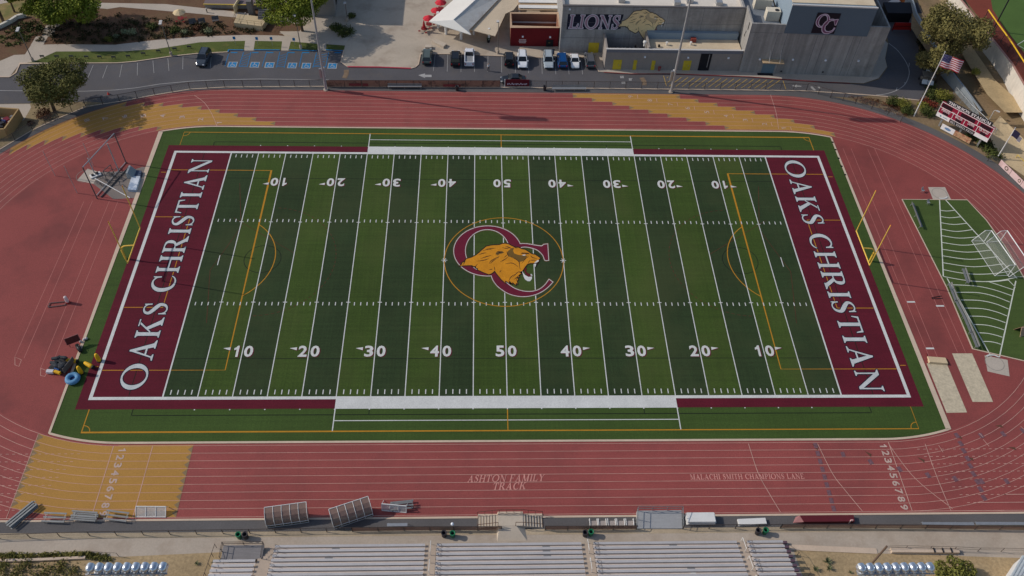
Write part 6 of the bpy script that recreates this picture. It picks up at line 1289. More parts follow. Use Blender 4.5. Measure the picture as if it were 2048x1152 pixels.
# throwing cage at the left
m_dk = M('dark_pole', S(92, 88, 88), .5, .08); zh = lambda x, y, z=0: G(80 + x * .191, 220 + y * .191, z)
o = thing('throwing_cage', 'tall throwing cage frame of grey poles left of the field', 'cage', (*zh(600, 930), .03))
for (b, h, m) in ((zh(600, 930), 6.7, m_dk), (zh(905, 560), 6.4, m_dk), (zh(830, 650), 6.1, m_pole), (zh(575, 670), 3.4, m_pole)): MB().bar((*b, 0), (*b, h), .09, 8).build('pole', m, o, world=True)
a, b = zh(600, 930), zh(905, 560); MB().bar((*a, 6.7), (b[0], b[1], 6.4), .08, 8).build('top_bar', m_pole, o, world=True)
MB().bar((*zh(905, 548), .14), (*zh(598, 900), .14), .07, 6).build('ground_bar', m_pole, o, world=True); MB().bar((*zh(943, 590), .14), (*zh(640, 918), .14), .09, 6).build('ground_bar', m_dk, o, world=True); MB().bar((*zh(580, 725), .2), (*zh(945, 928), .2), .06, 6).build('ground_bar', m_wp, o, world=True)
q = MB(); a, b = Vector((*zh(720, 740), 0)), Vector((*zh(830, 745), 0)); r = random.Random(4)
for k in range(14): c0 = a + Vector((r.uniform(-1.8, 3.0), r.uniform(-1.8, 1.8), 0)); ang = r.choice((.9, 1.0, -.5, 2.4)); q.path([(c0.x, c0.y, .1), (c0.x + .9 * math.cos(ang), c0.y + .9 * math.sin(ang), .7), (c0.x + 1.8 * math.cos(ang), c0.y + 1.8 * math.sin(ang), .12)], .045, 5)
tag(q.build('equipment_rack', m_dk), 'tangled dark metal racks inside the throwing cage', 'rack')
o = thing('tall_rack', 'upright dark square frame inside the throwing cage', 'rack', (*zh(690, 720), .03)); A0, A1 = Vector((*zh(700, 730), 0)), Vector((*zh(775, 665), 0)); q = MB(); U_ = Vector((0, 0, 1.9)); q.path([tuple(A0), tuple(A0 + U_), tuple(A1 + U_), tuple(A1)], .06); q.bar(A0 + U_ * .5, A1 + U_ * .5, .05); B0 = A0 + Vector((1.1, .3, 0)); q.path([tuple(A0 + U_), tuple(B0 + U_ * .6), tuple(B0)], .05); q.build('frame', m_dk, o, world=True)
def mat_(name, label, pts, h, m, extra=None):
    o = thing(name, label, 'mat', (*pts[0], .03)); MB().prism(pts, .035, h).build('body', m, o, world=True)
    if extra: extra(o)
    return o
mat_('landing_mat', 'blue and white landing mat beside the field kerb', [zh(970, 715), zh(1058, 715), zh(1015, 862), zh(925, 855)], .5, M('mat_white_blue', S(206, 212, 220), .7, .2, 1.0, .06, 3, tint=(S(132, 152, 178), .8, .48, .56, .8)))
mat_('landing_mat', 'dark blue grey landing mat behind the white mat', [zh(980, 645), zh(1070, 655), zh(1060, 710), zh(962, 708)], .45, M('mat_slate', S(70, 82, 104), .7, .08))
o = thing('padded_wedge', 'grey foam wedge standing by the blue mats', 'mat', (*zh(925, 715), .03)); a, b = zh(915, 720), zh(950, 640); MB().hexa([(*a, .03), (a[0] + 1.5, a[1] - .3, .03), (b[0] + 1.5, b[1] - .3, .03), (*b, .03)], [(a[0] + .1, a[1], 1.3), (a[0] + .4, a[1] - .1, 1.3), (b[0] + .4, b[1] - .1, 1.3), (b[0] + .1, b[1], 1.3)]).build('body', M('wedge_grey', S(150, 156, 158), .8, .08), o, world=True)
o = thing('starting_block_cart', 'white board with two black blocks on the throwing pad', 'cart', (*zh(585, 690), .03), .6); MB().box((0, 0, .05), (1.7, .9, .2)).build('board', m_whitem, o); q = MB(); q.box((-.4, .05, .25), (.4, .3, .2)); q.box((.3, .1, .25), (.5, .3, .25)); q.each('block', m_blk, o)
for i, (b, t, lab) in enumerate(((zh(390, 870), 5.8, 'thin white pole leaning free left of the throwing cage'), (zh(160, 690), 5.2, 'outermost thin white pole on the left lanes'), (zh(560, 590), 5.0, 'thin pole behind the throwing cage'), (zh(155, 690), 3.2, None))):
    if lab: q = MB(); q.bar((*b, 0), (b[0], b[1], t), .05, 6); tag(q.build('net_pole', M('pale_pole', S(176, 160, 156), .5, .05)), lab, 'pole', 'thin poles round the throwing cage')
o = thing('blocking_sled', 'low dark frame with a white pad on the left infield', 'sled', (*G(117, 609), .03), .12); q = MB(); q.path([(-1.3, -.45, .1), (1.0, -.3, .1), (1.0, .35, .1), (-1.2, .3, .1), (-1.3, -.45, .1)], .06); q.build('frame', m_dk, o); MB().lathe([(.2, .1), (.26, .5), (.22, 1.3), (.05, 1.4)], (1.3, .15, 0), 10).build('pad', M('white_pad', S(220, 200, 198), .7, .06), o); MB().lathe([(.3, 0), (.3, .25)], (1.3, .15, 0), 10).build('pad_base', M('red_pad', S(160, 50, 46), .7, .06), o)
# tackling gear by the lower left corner
z7 = lambda x, y: G(60 + x * .1389, 640 + y * .1389)
m_yb = M('yellow_dummy', S(226, 176, 30), .6, .05)
def dummy(label, p, lying=None):
    o = thing('tackling_dummy', label, 'tackling dummy', (*p, .04), 0, 'yellow tackling dummies'); q = MB()
    prof = [(.1, 0), (.27, .04), (.3, .4), (.27, 1.1), (.2, 1.5), (.06, 1.56)]
    if lying is None: q.lathe(prof, (0, 0, 0), 14); q.build('body', m_yb, o, smooth=True); MB().lathe([(.36, 0), (.36, .1)], (0, 0, 0), 14).build('base', m_blk, o)
    else:
        q.lathe(prof, (0, 0, 0), 14).xf(Matrix.Translation((0, 0, .3)) @ Matrix.Rotation(lying, 4, 'Z') @ Matrix.Rotation(R(90), 4, 'Y')); q.build('body', m_yb, o, smooth=True); MB().lathe([(.29, -.12), (.29, .02)], (0, 0, 0), 14).xf(Matrix.Translation((0, 0, .3)) @ Matrix.Rotation(lying, 4, 'Z') @ Matrix.Rotation(R(90), 4, 'Y')).build('base', m_blk, o)
dummy('standing yellow dummy nearest the end zone letters', z7(1000, 590)); dummy('standing yellow dummy just above the blue ring', z7(745, 770)); dummy('yellow dummy lying with its dark end toward the field', z7(915, 700), R(150)); dummy('yellow dummy lying half under the gear cart', z7(690, 615), R(172))
o = thing('tackle_ring', 'light blue foam ring lying on the side turf', 'ring', (*z7(628, 865), .04)); q = MB(); n, k_ = 24, 8
for i in range(n):
    for j in range(k_): a, b = 2 * math.pi * i / n, 2 * math.pi * j / k_; rr_ = .66 + .34 * math.cos(b); q.v.append((rr_ * math.cos(a), rr_ * math.sin(a), .34 + .34 * math.sin(b)))
q.f = [(i * k_ + j, ((i + 1) % n) * k_ + j, ((i + 1) % n) * k_ + (j + 1) % k_, i * k_ + (j + 1) % k_) for i in range(n) for j in range(k_)]; q.build('foam_body', M('ring_blue', S(96, 148, 188), .6, .06), o, smooth=True); MB().lathe([(.33, .1), (.33, .3)], (0, 0, 0), 16).build('core', M('ring_core', S(24, 50, 96), .7, .05), o)
o = thing('gear_cart', 'cart piled with dark bags and cables beside the field corner', 'cart', (*z7(470, 660), .03), -.35)
MB().box((0, 0, .25), (2.6, 2.3, .1)).build('deck', m_blk, o); q = MB(); r = random.Random(9)
for k in range(16): q.lathe([(.03, -.55), (.22, -.5), (.26, .3), (.16, .55), (.03, .58)], (0, 0, 0), 8).xf(Matrix.Translation((r.uniform(-.9, .8), r.uniform(-.9, .9), .5 + .35 * (k // 6))) @ Matrix.Rotation(r.uniform(-.5, .5), 4, 'Z') @ Matrix.Rotation(R(80), 4, 'Y'), len(q.v) - 40)
q.build('bags', M('charcoal_bag', S(52, 56, 62), .8, .25, 2, .1, 6), o); MB().hexa([(1.25, -1.1, .3), (1.35, -1.1, .3), (1.35, 1.1, .3), (1.25, 1.1, .3)], [(1.25, -1.1, 1.3), (1.35, -1.1, 1.3), (1.35, 1.1, 1.3), (1.25, 1.1, 1.3)]).build('side_panel', m_dk, o)
q = MB(); q.box((-.7, -1.5, .1), (.9, .5, .4), .3); q.each('white_bag', M('white_bag', S(206, 206, 210), .8, .1), o); q = MB(); q.box((.4, -1.35, .3), (.9, .35, .35)); q.each('yellow_pad', m_yb, o); q = MB(); q.box((.2, -1.0, .5), (.7, .35, .35)); q.each('blue_pad', M('blue_bag', S(50, 90, 150), .7, .1), o)
for x in (-.9, .9):
    for y in (-.9, .9): MB().lathe([(.08, -.06), (.18, -.06), (.18, .06), (.08, .06)], (0, 0, 0), 10).xf(Matrix.Translation((x, y, .18)) @ Matrix.Rotation(R(90), 4, 'X')).build('wheel', m_tyre, o)
o = thing('coach_board', 'tilted dark red board on a stand by the gear cart', 'board', (*z7(660, 370), .03), .5); MB().hexa([(-.85, -.12, .8), (.85, -.12, .8), (.85, -.05, .8), (-.85, -.05, .8)], [(-.85, .22, 1.7), (.85, .22, 1.7), (.85, .3, 1.7), (-.85, .3, 1.7)]).build('panel', M('dark_red_board', S(90, 34, 34), .6, .1), o); fr_ = MB(); fr_.hexa([(-.92, -.1, .74), (.92, -.1, .74), (.92, -.03, .74), (-.92, -.03, .74)], [(-.92, .26, 1.76), (.92, .26, 1.76), (.92, .33, 1.76), (-.92, .33, 1.76)]); fr_.build('frame', M('pink_frame', S(160, 100, 96), .6, .05), o); q = MB(); q.bar((-.7, .1, 0), (-.7, .1, 1.2), .03); q.bar((.7, .1, 0), (.7, .1, 1.2), .03); q.each('leg', m_blk, o)
o = thing('duffel_bag', 'long black bag lying on the field kerb by the coach board', 'bag', (*z7(715, 425), .05), -.9); MB().lathe([(.05, -.75), (.26, -.7), (.3, .0), (.26, .7), (.05, .75)], (0, 0, 0), 10).xf(Matrix.Translation((0, 0, .28)) @ Matrix.Rotation(R(90), 4, 'Y')).build('body', m_blk, o, smooth=True); q = MB(); q.path([(-.3, .1, .5), (-.15, .15, .75), (.15, .15, .75), (.3, .1, .5)], .03); q.build('handle', m_dk, o)
o = thing('helmet_pile', 'small heap of pale helmets on the kerb', 'helmets', (*z7(765, 300), .05)); 
for x, y in ((-.2, -.25), (.15, .1), (.4, .3)): MB().lathe([(.17, 0), (.2, .1), (.17, .24), (.03, .31)], (x, y, 0), 10).build('helmet', M('pale_helmet', S(196, 190, 190), .4, .05), o, smooth=True)
# ======================= NEAR SIDE =======================
m_cl = M('polycarbonate', S(132, 110, 98), .35, .10, .6, .04, 4, spec=.5, alpha=.94); m_clr = M('dugout_back', S(84, 80, 56), .4, .15, .8, .05, 4, alpha=.88)
def dugout(label, x, y, rz, L=4.9):
    o = thing('dugout_shelter', label, 'dugout', (x, y, .01), rz, 'team shelters on the near track'); prof = [(-.75, 0), (-.78, .55), (-.66, 1.2), (-.35, 1.72), (.15, 2.02), (.85, 2.14)]
    n = 5
    for k in range(n):
        q = MB(); x0, x1 = L * k / n + .015, L * (k + 1) / n - .015
        for a, b in zip(prof[1:-1], prof[2:]): q.poly([(x0, a[0], a[1]), (x1, a[0], a[1]), (x1, b[0], b[1]), (x0, b[0], b[1])][::-1])
        q.build('roof_panel', m_cl, o); MB().poly([(x0, prof[0][0], prof[0][1] + .05), (x1, prof[0][0], .05), (x1, prof[1][0], prof[1][1]), (x0, prof[1][0], prof[1][1])][::-1]).build('back_panel', m_clr, o)
    for k in range(n + 1): x_ = L * k / n; MB().path([(x_, a[0] - .02, a[1] + .02) for a in prof], .036, 6).build('rib', m_whitem, o)
    q = MB(); 
    for i in (0, 1, 5): q.bar((0, prof[i][0], prof[i][1] + .02), (L, prof[i][0], prof[i][1] + .02), .045)
    q.each('purlin', m_whitem, o)
    for x_ in (0, L):
        q = MB(); q.poly([(x_, a[0], a[1]) for a in prof] + [(x_, .5, 1.2), (x_, .3, 0)]); q.build('end_panel', m_cl, o)
    MB().box((L / 2, -.35, .42), (L - .2, .4, .05)).build('bench', m_al, o); q = MB()
    for k in range(4): q.box((.4 + (L - .8) * k / 3, -.35, 0), (.08, .3, .42))
    q.each('bench_leg', m_steel, o)
dugout('left curved team shelter standing at the track edge', -29.15, -42.2, R(8)); dugout('right curved team shelter turned askew on the track', -21.35, -42.45, R(20), 4.8)
# grandstand
gs = thing('grandstand', 'silver aluminium grandstand of bench rows along the near walkway', 'grandstand', (0, -45.5, 0)); m_seat = M('seat_aluminium', S(192, 189, 189), .5, .07, .5, .06, 5, metal=.15); m_foot = M('footboard', S(216, 202, 192), .7, .08, .6, .06, 5); m_rz = M('riser_board', S(186, 176, 168), .8, .1); m_step = M('aisle_tread', S(190, 172, 154), .8, .08, .6, .06, 5)
NR = 11
def gy_(k): return -45.45 - .67 * k
def gz_(k): return .42 + .25 * k
secs = [(-27.7, -10.15), (-8.75, 8.4), (9.85, 27.1), (28.35, 32.7)]; ais = [(-29.4, -27.75), (-10.1, -8.8), (8.45, 9.8), (27.15, 28.3)]
for k in range(NR):
    y, z = gy_(k), gz_(k); S_ = list(secs)
    if k >= 3: S_ = [(-34.3, -29.5)] + S_
    for x0, x1 in S_:
        MB().box(((x0 + x1) / 2, y, z), (x1 - x0, .30, .045)).build('bench_plank', m_seat, gs, world=True)
        MB().box(((x0 + x1) / 2, y - .34, z - .2), (x1 - x0 + .1, .40, .04)).build('footboard', m_foot, gs, world=True)
rs = MB()
for x0, x1 in [(-34.3, -29.5)] + secs:
    for k in range(3 if x0 < -30 else 0, NR): rs.box(((x0 + x1) / 2, gy_(k) - .12, gz_(k) - .46), (x1 - x0, .05, .24))
rs.build("risers", m_rz, gs, world=True)
for x0, x1 in ais:
    dk = MB()
    for k in range(NR): dk.box(((x0 + x1) / 2, gy_(k) - .1, 0), (x1 - x0 - .05, .335, gz_(k) - .25)); dk.box(((x0 + x1) / 2, gy_(k) - .435, 0), (x1 - x0 - .05, .335, gz_(k) - .125))
    dk.build('aisle_steps', m_step, gs, world=True)
for x0, x1 in ais[1:]:
    for k in (0, 4, 8):
        xm = (x0 + x1) / 2; MB().path([(xm, gy_(k) + .25, gz_(k) - .3), (xm, gy_(k) + .25, gz_(k) + .65), (xm, gy_(k + 2) , gz_(k + 2) + .75), (xm, gy_(k + 2), gz_(k + 2) - .2)], .035).build('aisle_rail', m_whitem, gs, world=True)
for x0 in [-27.6, -8.65, 9.95, 28.45]:
    for k in range(NR - 1):
        if k % 4 == 3: continue
        MB().path([(x0, gy_(k), gz_(k)), (x0, gy_(k), gz_(k) + .5), (x0 + .45, gy_(k) - .1, gz_(k) + .5), (x0 + .45, gy_(k) - .1, gz_(k))], .022, 4).build('seat_loop', m_post, gs, world=True)
sr = MB(); m_num2 = M('seat_number_plate', S(140, 138, 140), .7, .1)
for x, k in ((-20.6, 0), (-21.2, 2), (-22.0, 6), (4.2, 0), (4.2, 1), (4.25, 2), (19.4, 0), (20.8, 5)): sr.box((x, gy_(k) - .34, gz_(k) - .155), (.9, .3, .01))
sr.each('row_plate', m_num2, gs, world=True); MB().box((20.9, gy_(6) - .33, gz_(6) - .155), (.6, .3, .01)).build('white_sheet', m_whitem, gs, world=True)
MB().hexa([(-33.6, -47.1, .5), (-28.9, -47.1, .5), (-28.9, -45.4, .5), (-33.6, -45.4, .5)], [(-33.6, -47.1, .75), (-28.9, -47.1, .75), (-28.9, -45.4, .75), (-33.6, -45.4, .75)]).build('press_deck', M('grey_deck', S(132, 128, 128), .7, .06, .5, .05, 4, stretch=[((.5, 14, 1), .14)]), gs, world=True)
q = MB()
for z in (1.2, 1.65): q.path([(-33.6, -47.1, z), (-33.6, -45.4, z), (-28.9, -45.4, z), (-28.9, -47.1, z)], .035)
for p in ((-33.6, -47.1), (-33.6, -45.4), (-31.2, -45.4), (-28.9, -45.4), (-28.9, -47.1), (-33.6, -46.2)): q.bar((*p, .75), (*p, 1.7), .035)
q.build('deck_rail', m_post, gs, world=True)
q = MB()
for k in range(0, NR, 2): q.bar((-34.5, gy_(k), gz_(k) - .3), (-34.5, gy_(k), gz_(k) + .9), .03)
q.bar((-34.5, gy_(0), gz_(0) + .8), (-34.5, gy_(NR - 1), gz_(NR - 1) + .8), .03); q.build('side_rail', m_post, gs, world=True)
q = MB()
for k in range(NR): q.box((32.95, gy_(k) - .1, gz_(k) - .25), (.5, .3, .3))
q.each('row_end', M('plum_row_end', S(96, 74, 86), .7, .1), gs, world=True)
# bins
def bin_(label, p, c):
    o = thing('trash_bin', label, 'trash bin', (*p, 0), 0, 'walkway trash bins'); MB().lathe([(.24, .02), (.28, .1), (.32, .85), (.36, .9), (.36, .98), (.30, .98), (.22, .93), (.20, .6)], (0, 0, 0), 16, cap=False).build('body', M('bin_green', S(30, 112, 76), .5, .06) if c else M('bin_black', S(54, 50, 54), .6, .06), o, smooth=True); MB().lathe([(.27, .6), (.27, .62)], (0, 0, 0), 12).build('liner', m_blk, o)
bin_('green trash bin of the pair near the left platform', YC(612, 590), 1); bin_('dark trash bin of the pair near the left platform', YC(680, 590), 0); bin_('dark trash bin of the pair left of the stair bridge', YD(862, 575), 0); bin_('green trash bin of the pair left of the stair bridge', YD(950, 577), 1); bin_('dark trash bin of the pair below the white chairs', YE(458, 570), 0); bin_('green trash bin of the pair below the white chairs', YE(517, 562), 1); bin_('dark trash bin of the pair at the right aisle', YF(646, 610), 0); bin_('green trash bin of the pair at the right aisle', YF(730, 605), 1)
o = thing('globe_lamp', 'white globe bollard lamp beside the green bin', 'lamp', (*YD(948, 505), 0)); MB().bar((0, 0, 0), (0, 0, 1.3), .05).build('post', m_trim, o); MB().ball((0, 0, 1.45), .2, 12, 8).build('globe', m_lampw, o, smooth=True)
# stair bridge
sbx0, sbx1, sbx2, sbx3 = YD(1205, 480)[0], YD(1412, 480)[0], YD(1668, 480)[0], YD(1872, 480)[0]; ya, yb2 = YD(1400, 492)[1], YD(1400, 372)[1]
o = thing('stair_bridge', 'concrete stairs rising from both sides to a landing by the track', 'stairs', ((sbx1 + sbx2) / 2, (ya + yb2) / 2, 0)); m_sc = M('bridge_concrete', S(196, 182, 164), .9, .08, .4, .05, 4)
MB().box(((sbx1 + sbx2) / 2, (ya + yb2) / 2, 0), (sbx2 - sbx1, yb2 - ya, .6)).build('landing', m_sc, o, world=True); n = 7
for x0, x1 in ((sbx1, sbx0), (sbx2, sbx3)):
    for k in range(n): xx0, xx1 = x0 + (x1 - x0) * k / n, x0 + (x1 - x0) * (k + 1) / n; MB().box(((xx0 + xx1) / 2, (ya + yb2) / 2 - .02, 0), (abs(xx1 - xx0) - .01, yb2 - ya - .04, .6 * (n - k) / (n + 1))).build('step', m_sc, o, world=True)
q = MB(); q.hexa([(sbx0, yb2, 0), (sbx3, yb2, 0), (sbx3, yb2 + .25, 0), (sbx0, yb2 + .25, 0)], [(sbx0, yb2, .15), (sbx3, yb2, .15), (sbx3, yb2 + .25, .15), (sbx0, yb2 + .25, .15)]); q.hexa([(sbx1 - .1, yb2, .15), (sbx2 + .1, yb2, .15), (sbx2 + .1, yb2 + .25, .15), (sbx1 - .1, yb2 + .25, .15)], [(sbx1, yb2, .75), (sbx2, yb2, .75), (sbx2, yb2 + .25, .75), (sbx1, yb2 + .25, .75)]); q.build('kerb_wall', m_kerb, o, world=True)
MB().hexa([(sbx1 - .2, ya - 1.7, -.02), (sbx2 + .5, ya - 1.7, -.02), (sbx2 + .3, ya - .01, -.02), (sbx1 - .2, ya - .01, -.02)], [(sbx1 - .1, ya - 1.7, -.008), (sbx2 + .3, ya - 1.7, -.008), (sbx2 - .8, ya - .01, .59), (sbx1 + .15, ya - .01, .59)]).build('ramp', m_sc, o, world=True)
for P in ([(sbx0, yb2 + .1, .2), (sbx0, yb2 + .1, 1.0), (sbx1, yb2 + .1, 1.55), (sbx2, yb2 + .1, 1.55), (sbx3, yb2 + .1, 1.0), (sbx3, yb2 + .1, .2)], [(sbx0, ya, .2), (sbx0, ya, 1.0), (sbx1, ya, 1.55), (sbx1, ya, .6)], [(sbx3, ya, .2), (sbx3, ya, 1.0), (sbx2, ya, 1.55), (sbx2, ya, .6)], [(sbx2 - .9, ya, .6), (sbx2 - .9, ya, 1.55), (sbx2, ya, 1.55)]): MB().path(P, .035).build('handrail', M('rust_rail', S(96, 62, 52), .6, .1), o, world=True)
q = MB()
for x0, x1 in ((sbx1, sbx0), (sbx2, sbx3)):
    for k in range(n): xx = x0 + (x1 - x0) * (k + 1) / n; q.box((xx - (.04 if x1 > x0 else -.04), (ya + yb2) / 2 - .02, .6 * (n - k) / (n + 1)), (.07, yb2 - ya - .1, .012))
q.each('step_nosing', M('dark_nosing', S(96, 82, 72), .8, .1), o, world=True)
q = MB()
for k in range(10): x = sbx0 + (sbx3 - sbx0) * k / 9; zt_ = 1.0 + .55 * min(1, max(0, (x - sbx0) / (sbx1 - sbx0)), max(0, (sbx3 - x) / (sbx3 - sbx2))); q.bar((x, yb2 + .1, .2), (x, yb2 + .1, zt_), .025, 4)
q.each('baluster', MATS['rust_rail'], o, world=True)
# steel platform
A = [YE(985, 500), YE(1455, 500), YE(1440, 335), YE(985, 340)]
o = thing('steel_platform', 'grey steel ramp platform with railings at the track edge', 'platform', (*A[0], 0)); MB().hexa([(*p, 0) for p in A], [(*A[0], .12), (*A[1], .12), (*A[2], .7), (*A[3], .7)]).build('deck', M('grey_ramp', S(168, 168, 168), .7, .06, .5, .05, 4, stretch=[((.4, 9, 1), .08)]), o, world=True)
for z in (.55, 1.05): MB().path([(*A[0], .12 + z), (*A[3], .7 + z), (*A[2], .7 + z), (*A[1], .12 + z)], .035).build('rail', m_alm, o, world=True)
q = MB()
for a_, b_, n in ((0, 3, 3), (3, 2, 4), (2, 1, 3)):
    for k in range(n):
        f_ = k / (n - 1); z0 = (.12, .12, .7, .7)[a_] * (1 - f_) + (.12, .12, .7, .7)[b_] * f_; p = Vector(A[a_]).lerp(Vector(A[b_]), f_); q.bar((p.x, p.y, z0), (p.x, p.y, z0 + 1.08), .035)
q.each('rail_post', m_alm, o, world=True)
# white chairs, stacks, pads, benches
def slat_chair(label, p):
    o = thing('white_bench_seat', label, 'bench', (*p, 0), .0, 'row of white seats by the near fence'); q = MB()
    for k in range(5): q.box((0, -.3 + .12 * k, .40), (.86, .09, .03))
    q.build('seat_slats', M('weathered_slats', S(190, 178, 170), .8, .1), o)
    for x in (-.46, .46): MB().path([(x, -.4, 0), (x, -.35, .5), (x, .45, .55), (x, .5, 0)], .05).build('end_frame', m_whitem, o)
for i, x in enumerate((545, 635, 730, 822, 915)): slat_chair(['leftmost white seat of the row before the steel platform', 'second white seat from the left before the steel platform', 'middle white seat of the row before the steel platform', 'fourth white seat from the left before the steel platform', 'white seat touching the steel platform railing'][i], YE(x, 452))
def stack(name, label, p, L, w, n, rz=0.0, m=m_whitem, cat='stack', dz=.1, jit=.12, seed=1):
    o = thing(name, label, cat, (*p, .01), rz); r = random.Random(seed)
    for k in range(n): MB().box((r.uniform(-jit, jit), r.uniform(-.04, .04) * w, dz * k), (L, w, dz * .7), r.uniform(-.02, .02)).build('board', m, o)
    return o
a, b = YE(1505, 460), YE(1770, 370); stack('board_stack', 'tall stack of white barrier boards right of the steel platform', ((a[0] + b[0]) / 2, (a[1] + b[1]) / 2), b[0] - a[0], b[1] - a[1] + .1, 9, seed=2); a, b = YF(440, 512), YF(745, 462); stack('board_stack', 'low stack of white barrier boards by the fence', ((a[0] + b[0]) / 2, (a[1] + b[1]) / 2), b[0] - a[0], .75, 4, .04, seed=3)
a, b = YF(1150, 498), YF(1715, 398); o = thing('maroon_pad', 'long maroon padded mat block on the near asphalt', 'mat', (a[0], a[1], .01)); Lm, Wm = b[0] - a[0], b[1] - a[1] - .25
MB().hexa([(.25, 0, 0), (Lm, 0, 0), (Lm + .15, Wm, 0), (-.05, Wm, 0)], [(.2, 0, .55), (Lm, 0, .55), (Lm + .1, Wm, .55), (-.1, Wm, .55)]).build('body', M('pad_maroon', S(94, 32, 40), .6, .08), o); MB().hexa([(-1.0, .1, 0), (.2, 0, 0), (-.08, Wm, 0), (-.5, Wm, 0)], [(-.9, .1, .1), (.18, 0, .5), (-.12, Wm, .5), (-.5, Wm, .12)]).build('sunlit_end', M('pad_sunlit', S(156, 108, 108), .7, .06), o)  # left end of the maroon pad coloured paler, sunlight put into its colour
o = thing('hose_stand', 'short white stand at the right end of the maroon mat', 'stand', (*YF(1692, 492), 0)); MB().bar((0, 0, 0), (0, 0, 1.0), .05).build('post', m_whitem, o); MB().box((0, -.1, .85), (.3, .12, .3)).build('head', M('red_white_head', S(214, 170, 166), .6, .1), o)
bench('long plain aluminium bench left of the pair at the near right fence', YG(895, 505), YG(1470, 507), .38, .45, False); bench('plain aluminium bench running off the right frame edge', YG(1490, 503), YG(2180, 505), .38, .45, False); bench('plain narrow bench on the asphalt left of the trash bins', YD(280, 478), YD(488, 476), .38, .45, False)
bench('silver team bench against the far fence by the windscreen', Z3(76, 848), Z3(402, 848), .55, .45, True, flip=1); bench('silver team bench against the far fence before the ochre zone', (Z3(1650, 868)[0], Z3(1650, 868)[1]), Z4(345, 868), .55, .45, True, flip=1)
for i, (p, lab) in enumerate(((Z3(740, 868), 'dark bin against the far fence right of the left bench'), (Z3(1580, 868), 'dark bin against the far fence left of the right bench'))): bin_(lab, p, 0)
def bleach(label, c, rz, L, rows, seed):
    o = thing('bleacher_stack', label, 'bleachers', (*c, .02), rz, 'aluminium benches left on the near asphalt'); r = random.Random(seed)
    for k in range(rows):
        MB().box((r.uniform(-.15, .15), -.45 + .95 * k / max(1, rows - 1), .38 + .1 * (k % 3)), (L, .2, .05)).build('plank', m_alm, o)
    for x in (-L * .42, L * .42): MB().path([(x, -.6, 0), (x, -.5, .36), (x, .5, .58), (x, .6, 0)], .02).build('leg', m_alm, o); MB().path([(x + .1, -.6, .05), (x + .2, -.3, .6), (x + .1, .4, .65)], .015).build('frame_tube', m_alm, o)
for c, rz, L, rows, lab in ((YB(250, 425), R(52), 3.6, 9, 'large heap of aluminium bleacher planks lying askew at the far left'), (YB(575, 455), R(-3), 2.7, 3, 'low aluminium bench left of the plank stack'), (YB(880, 440), R(-5), 3.1, 6, 'stack of aluminium planks below the lane numbers'), (YB(1210, 440), R(-8), 2.8, 3, 'aluminium bench between the plank stack and the white goal'), (YD(430, 275), R(6), 2.8, 4, 'aluminium bench behind the tilted white frame')): bleach(lab, c, rz, L, rows, 3)
def frame_goal(label, c, rz, L, tilt):
    o = thing('rebound_frame', label, 'frame', (*c, .02), rz); up_v = Vector((0, .95 if tilt else .35, .8 if tilt else 1.05)); b0, b1 = Vector((-L / 2, 0, .05)), Vector((L / 2, 0, .05))
    for k in range(4): p = b0.lerp(b1, k / 3); MB().bar(p, p + up_v, .05).build('upright', m_whitem, o)
    MB().bar(b0, b1, .06).build('bottom_bar', m_whitem, o); MB().bar(b0 + up_v, b1 + up_v, .07).build('top_bar', m_whitem, o); q = MB(); q.poly([b0, b1, b1 + up_v, b0 + up_v]); q.build('net', M('grey_net', S(206, 200, 194), .8, .1, 3, .2, 12, alpha=.75), o)
    for p in (b0, b1): MB().bar(p + up_v, (p.x, p.y + 1.3, .05), .04).build('stay', m_whitem, o)
frame_goal('white netted rebound frame at the ochre zone edge', YB(1545, 432), R(-1), 3.55, True); frame_goal('white netted frame tilted on the track right of the shelters', YD(350, 325), R(-6), 3.0, False)
# top left skip
o = thing('bin_enclosure', 'tan walled bin enclosure filled with dark junk at the left edge', 'enclosure', (*G(10, 262), 0)); a1, a2, a3 = G(20, 276), G(47, 240), G(37, 226)
ca, cb, cc_ = Vector(G(18, 276)), Vector(G(46, 236)), Vector(G(-40, 278)); q = MB(); q.wall([tuple(cc_), tuple(ca), tuple(cb)], .25, 0, 2.0); n_ = (cb - ca); cd_ = cb + Vector((-n_.y, n_.x)).normalized() * 9; q.wall([tuple(cb), tuple(cd_)], .25, 0, 1.98); q.build('wall', M('tan_enclosure_wall', S(168, 140, 98), .9, .08), o, world=True)
jk = MB(); r = random.Random(12); fw = (cb - ca).normalized(); sw_ = Vector((-fw.y, fw.x))
jm = [M('junk_dark', S(52, 52, 60), .8, .2, 2, .1), M('junk_white', S(206, 206, 210), .8, .1), M('junk_maroon', S(120, 36, 56), .8, .1), M('junk_blue', S(48, 60, 110), .8, .1), M('junk_grey', S(112, 112, 116), .8, .1)]
for k in range(46):
    p = ca + fw * r.uniform(.5, 4.6) + sw_ * r.uniform(.5, 7.5); MB().box((p.x, p.y, r.uniform(.2, 1.0)), (r.uniform(.4, 1.1), r.uniform(.3, .9), r.uniform(.3, .6)), r.uniform(0, 3)).build('junk_item', jm[r.choice((0, 0, 0, 1, 2, 3, 4))], o, world=True)
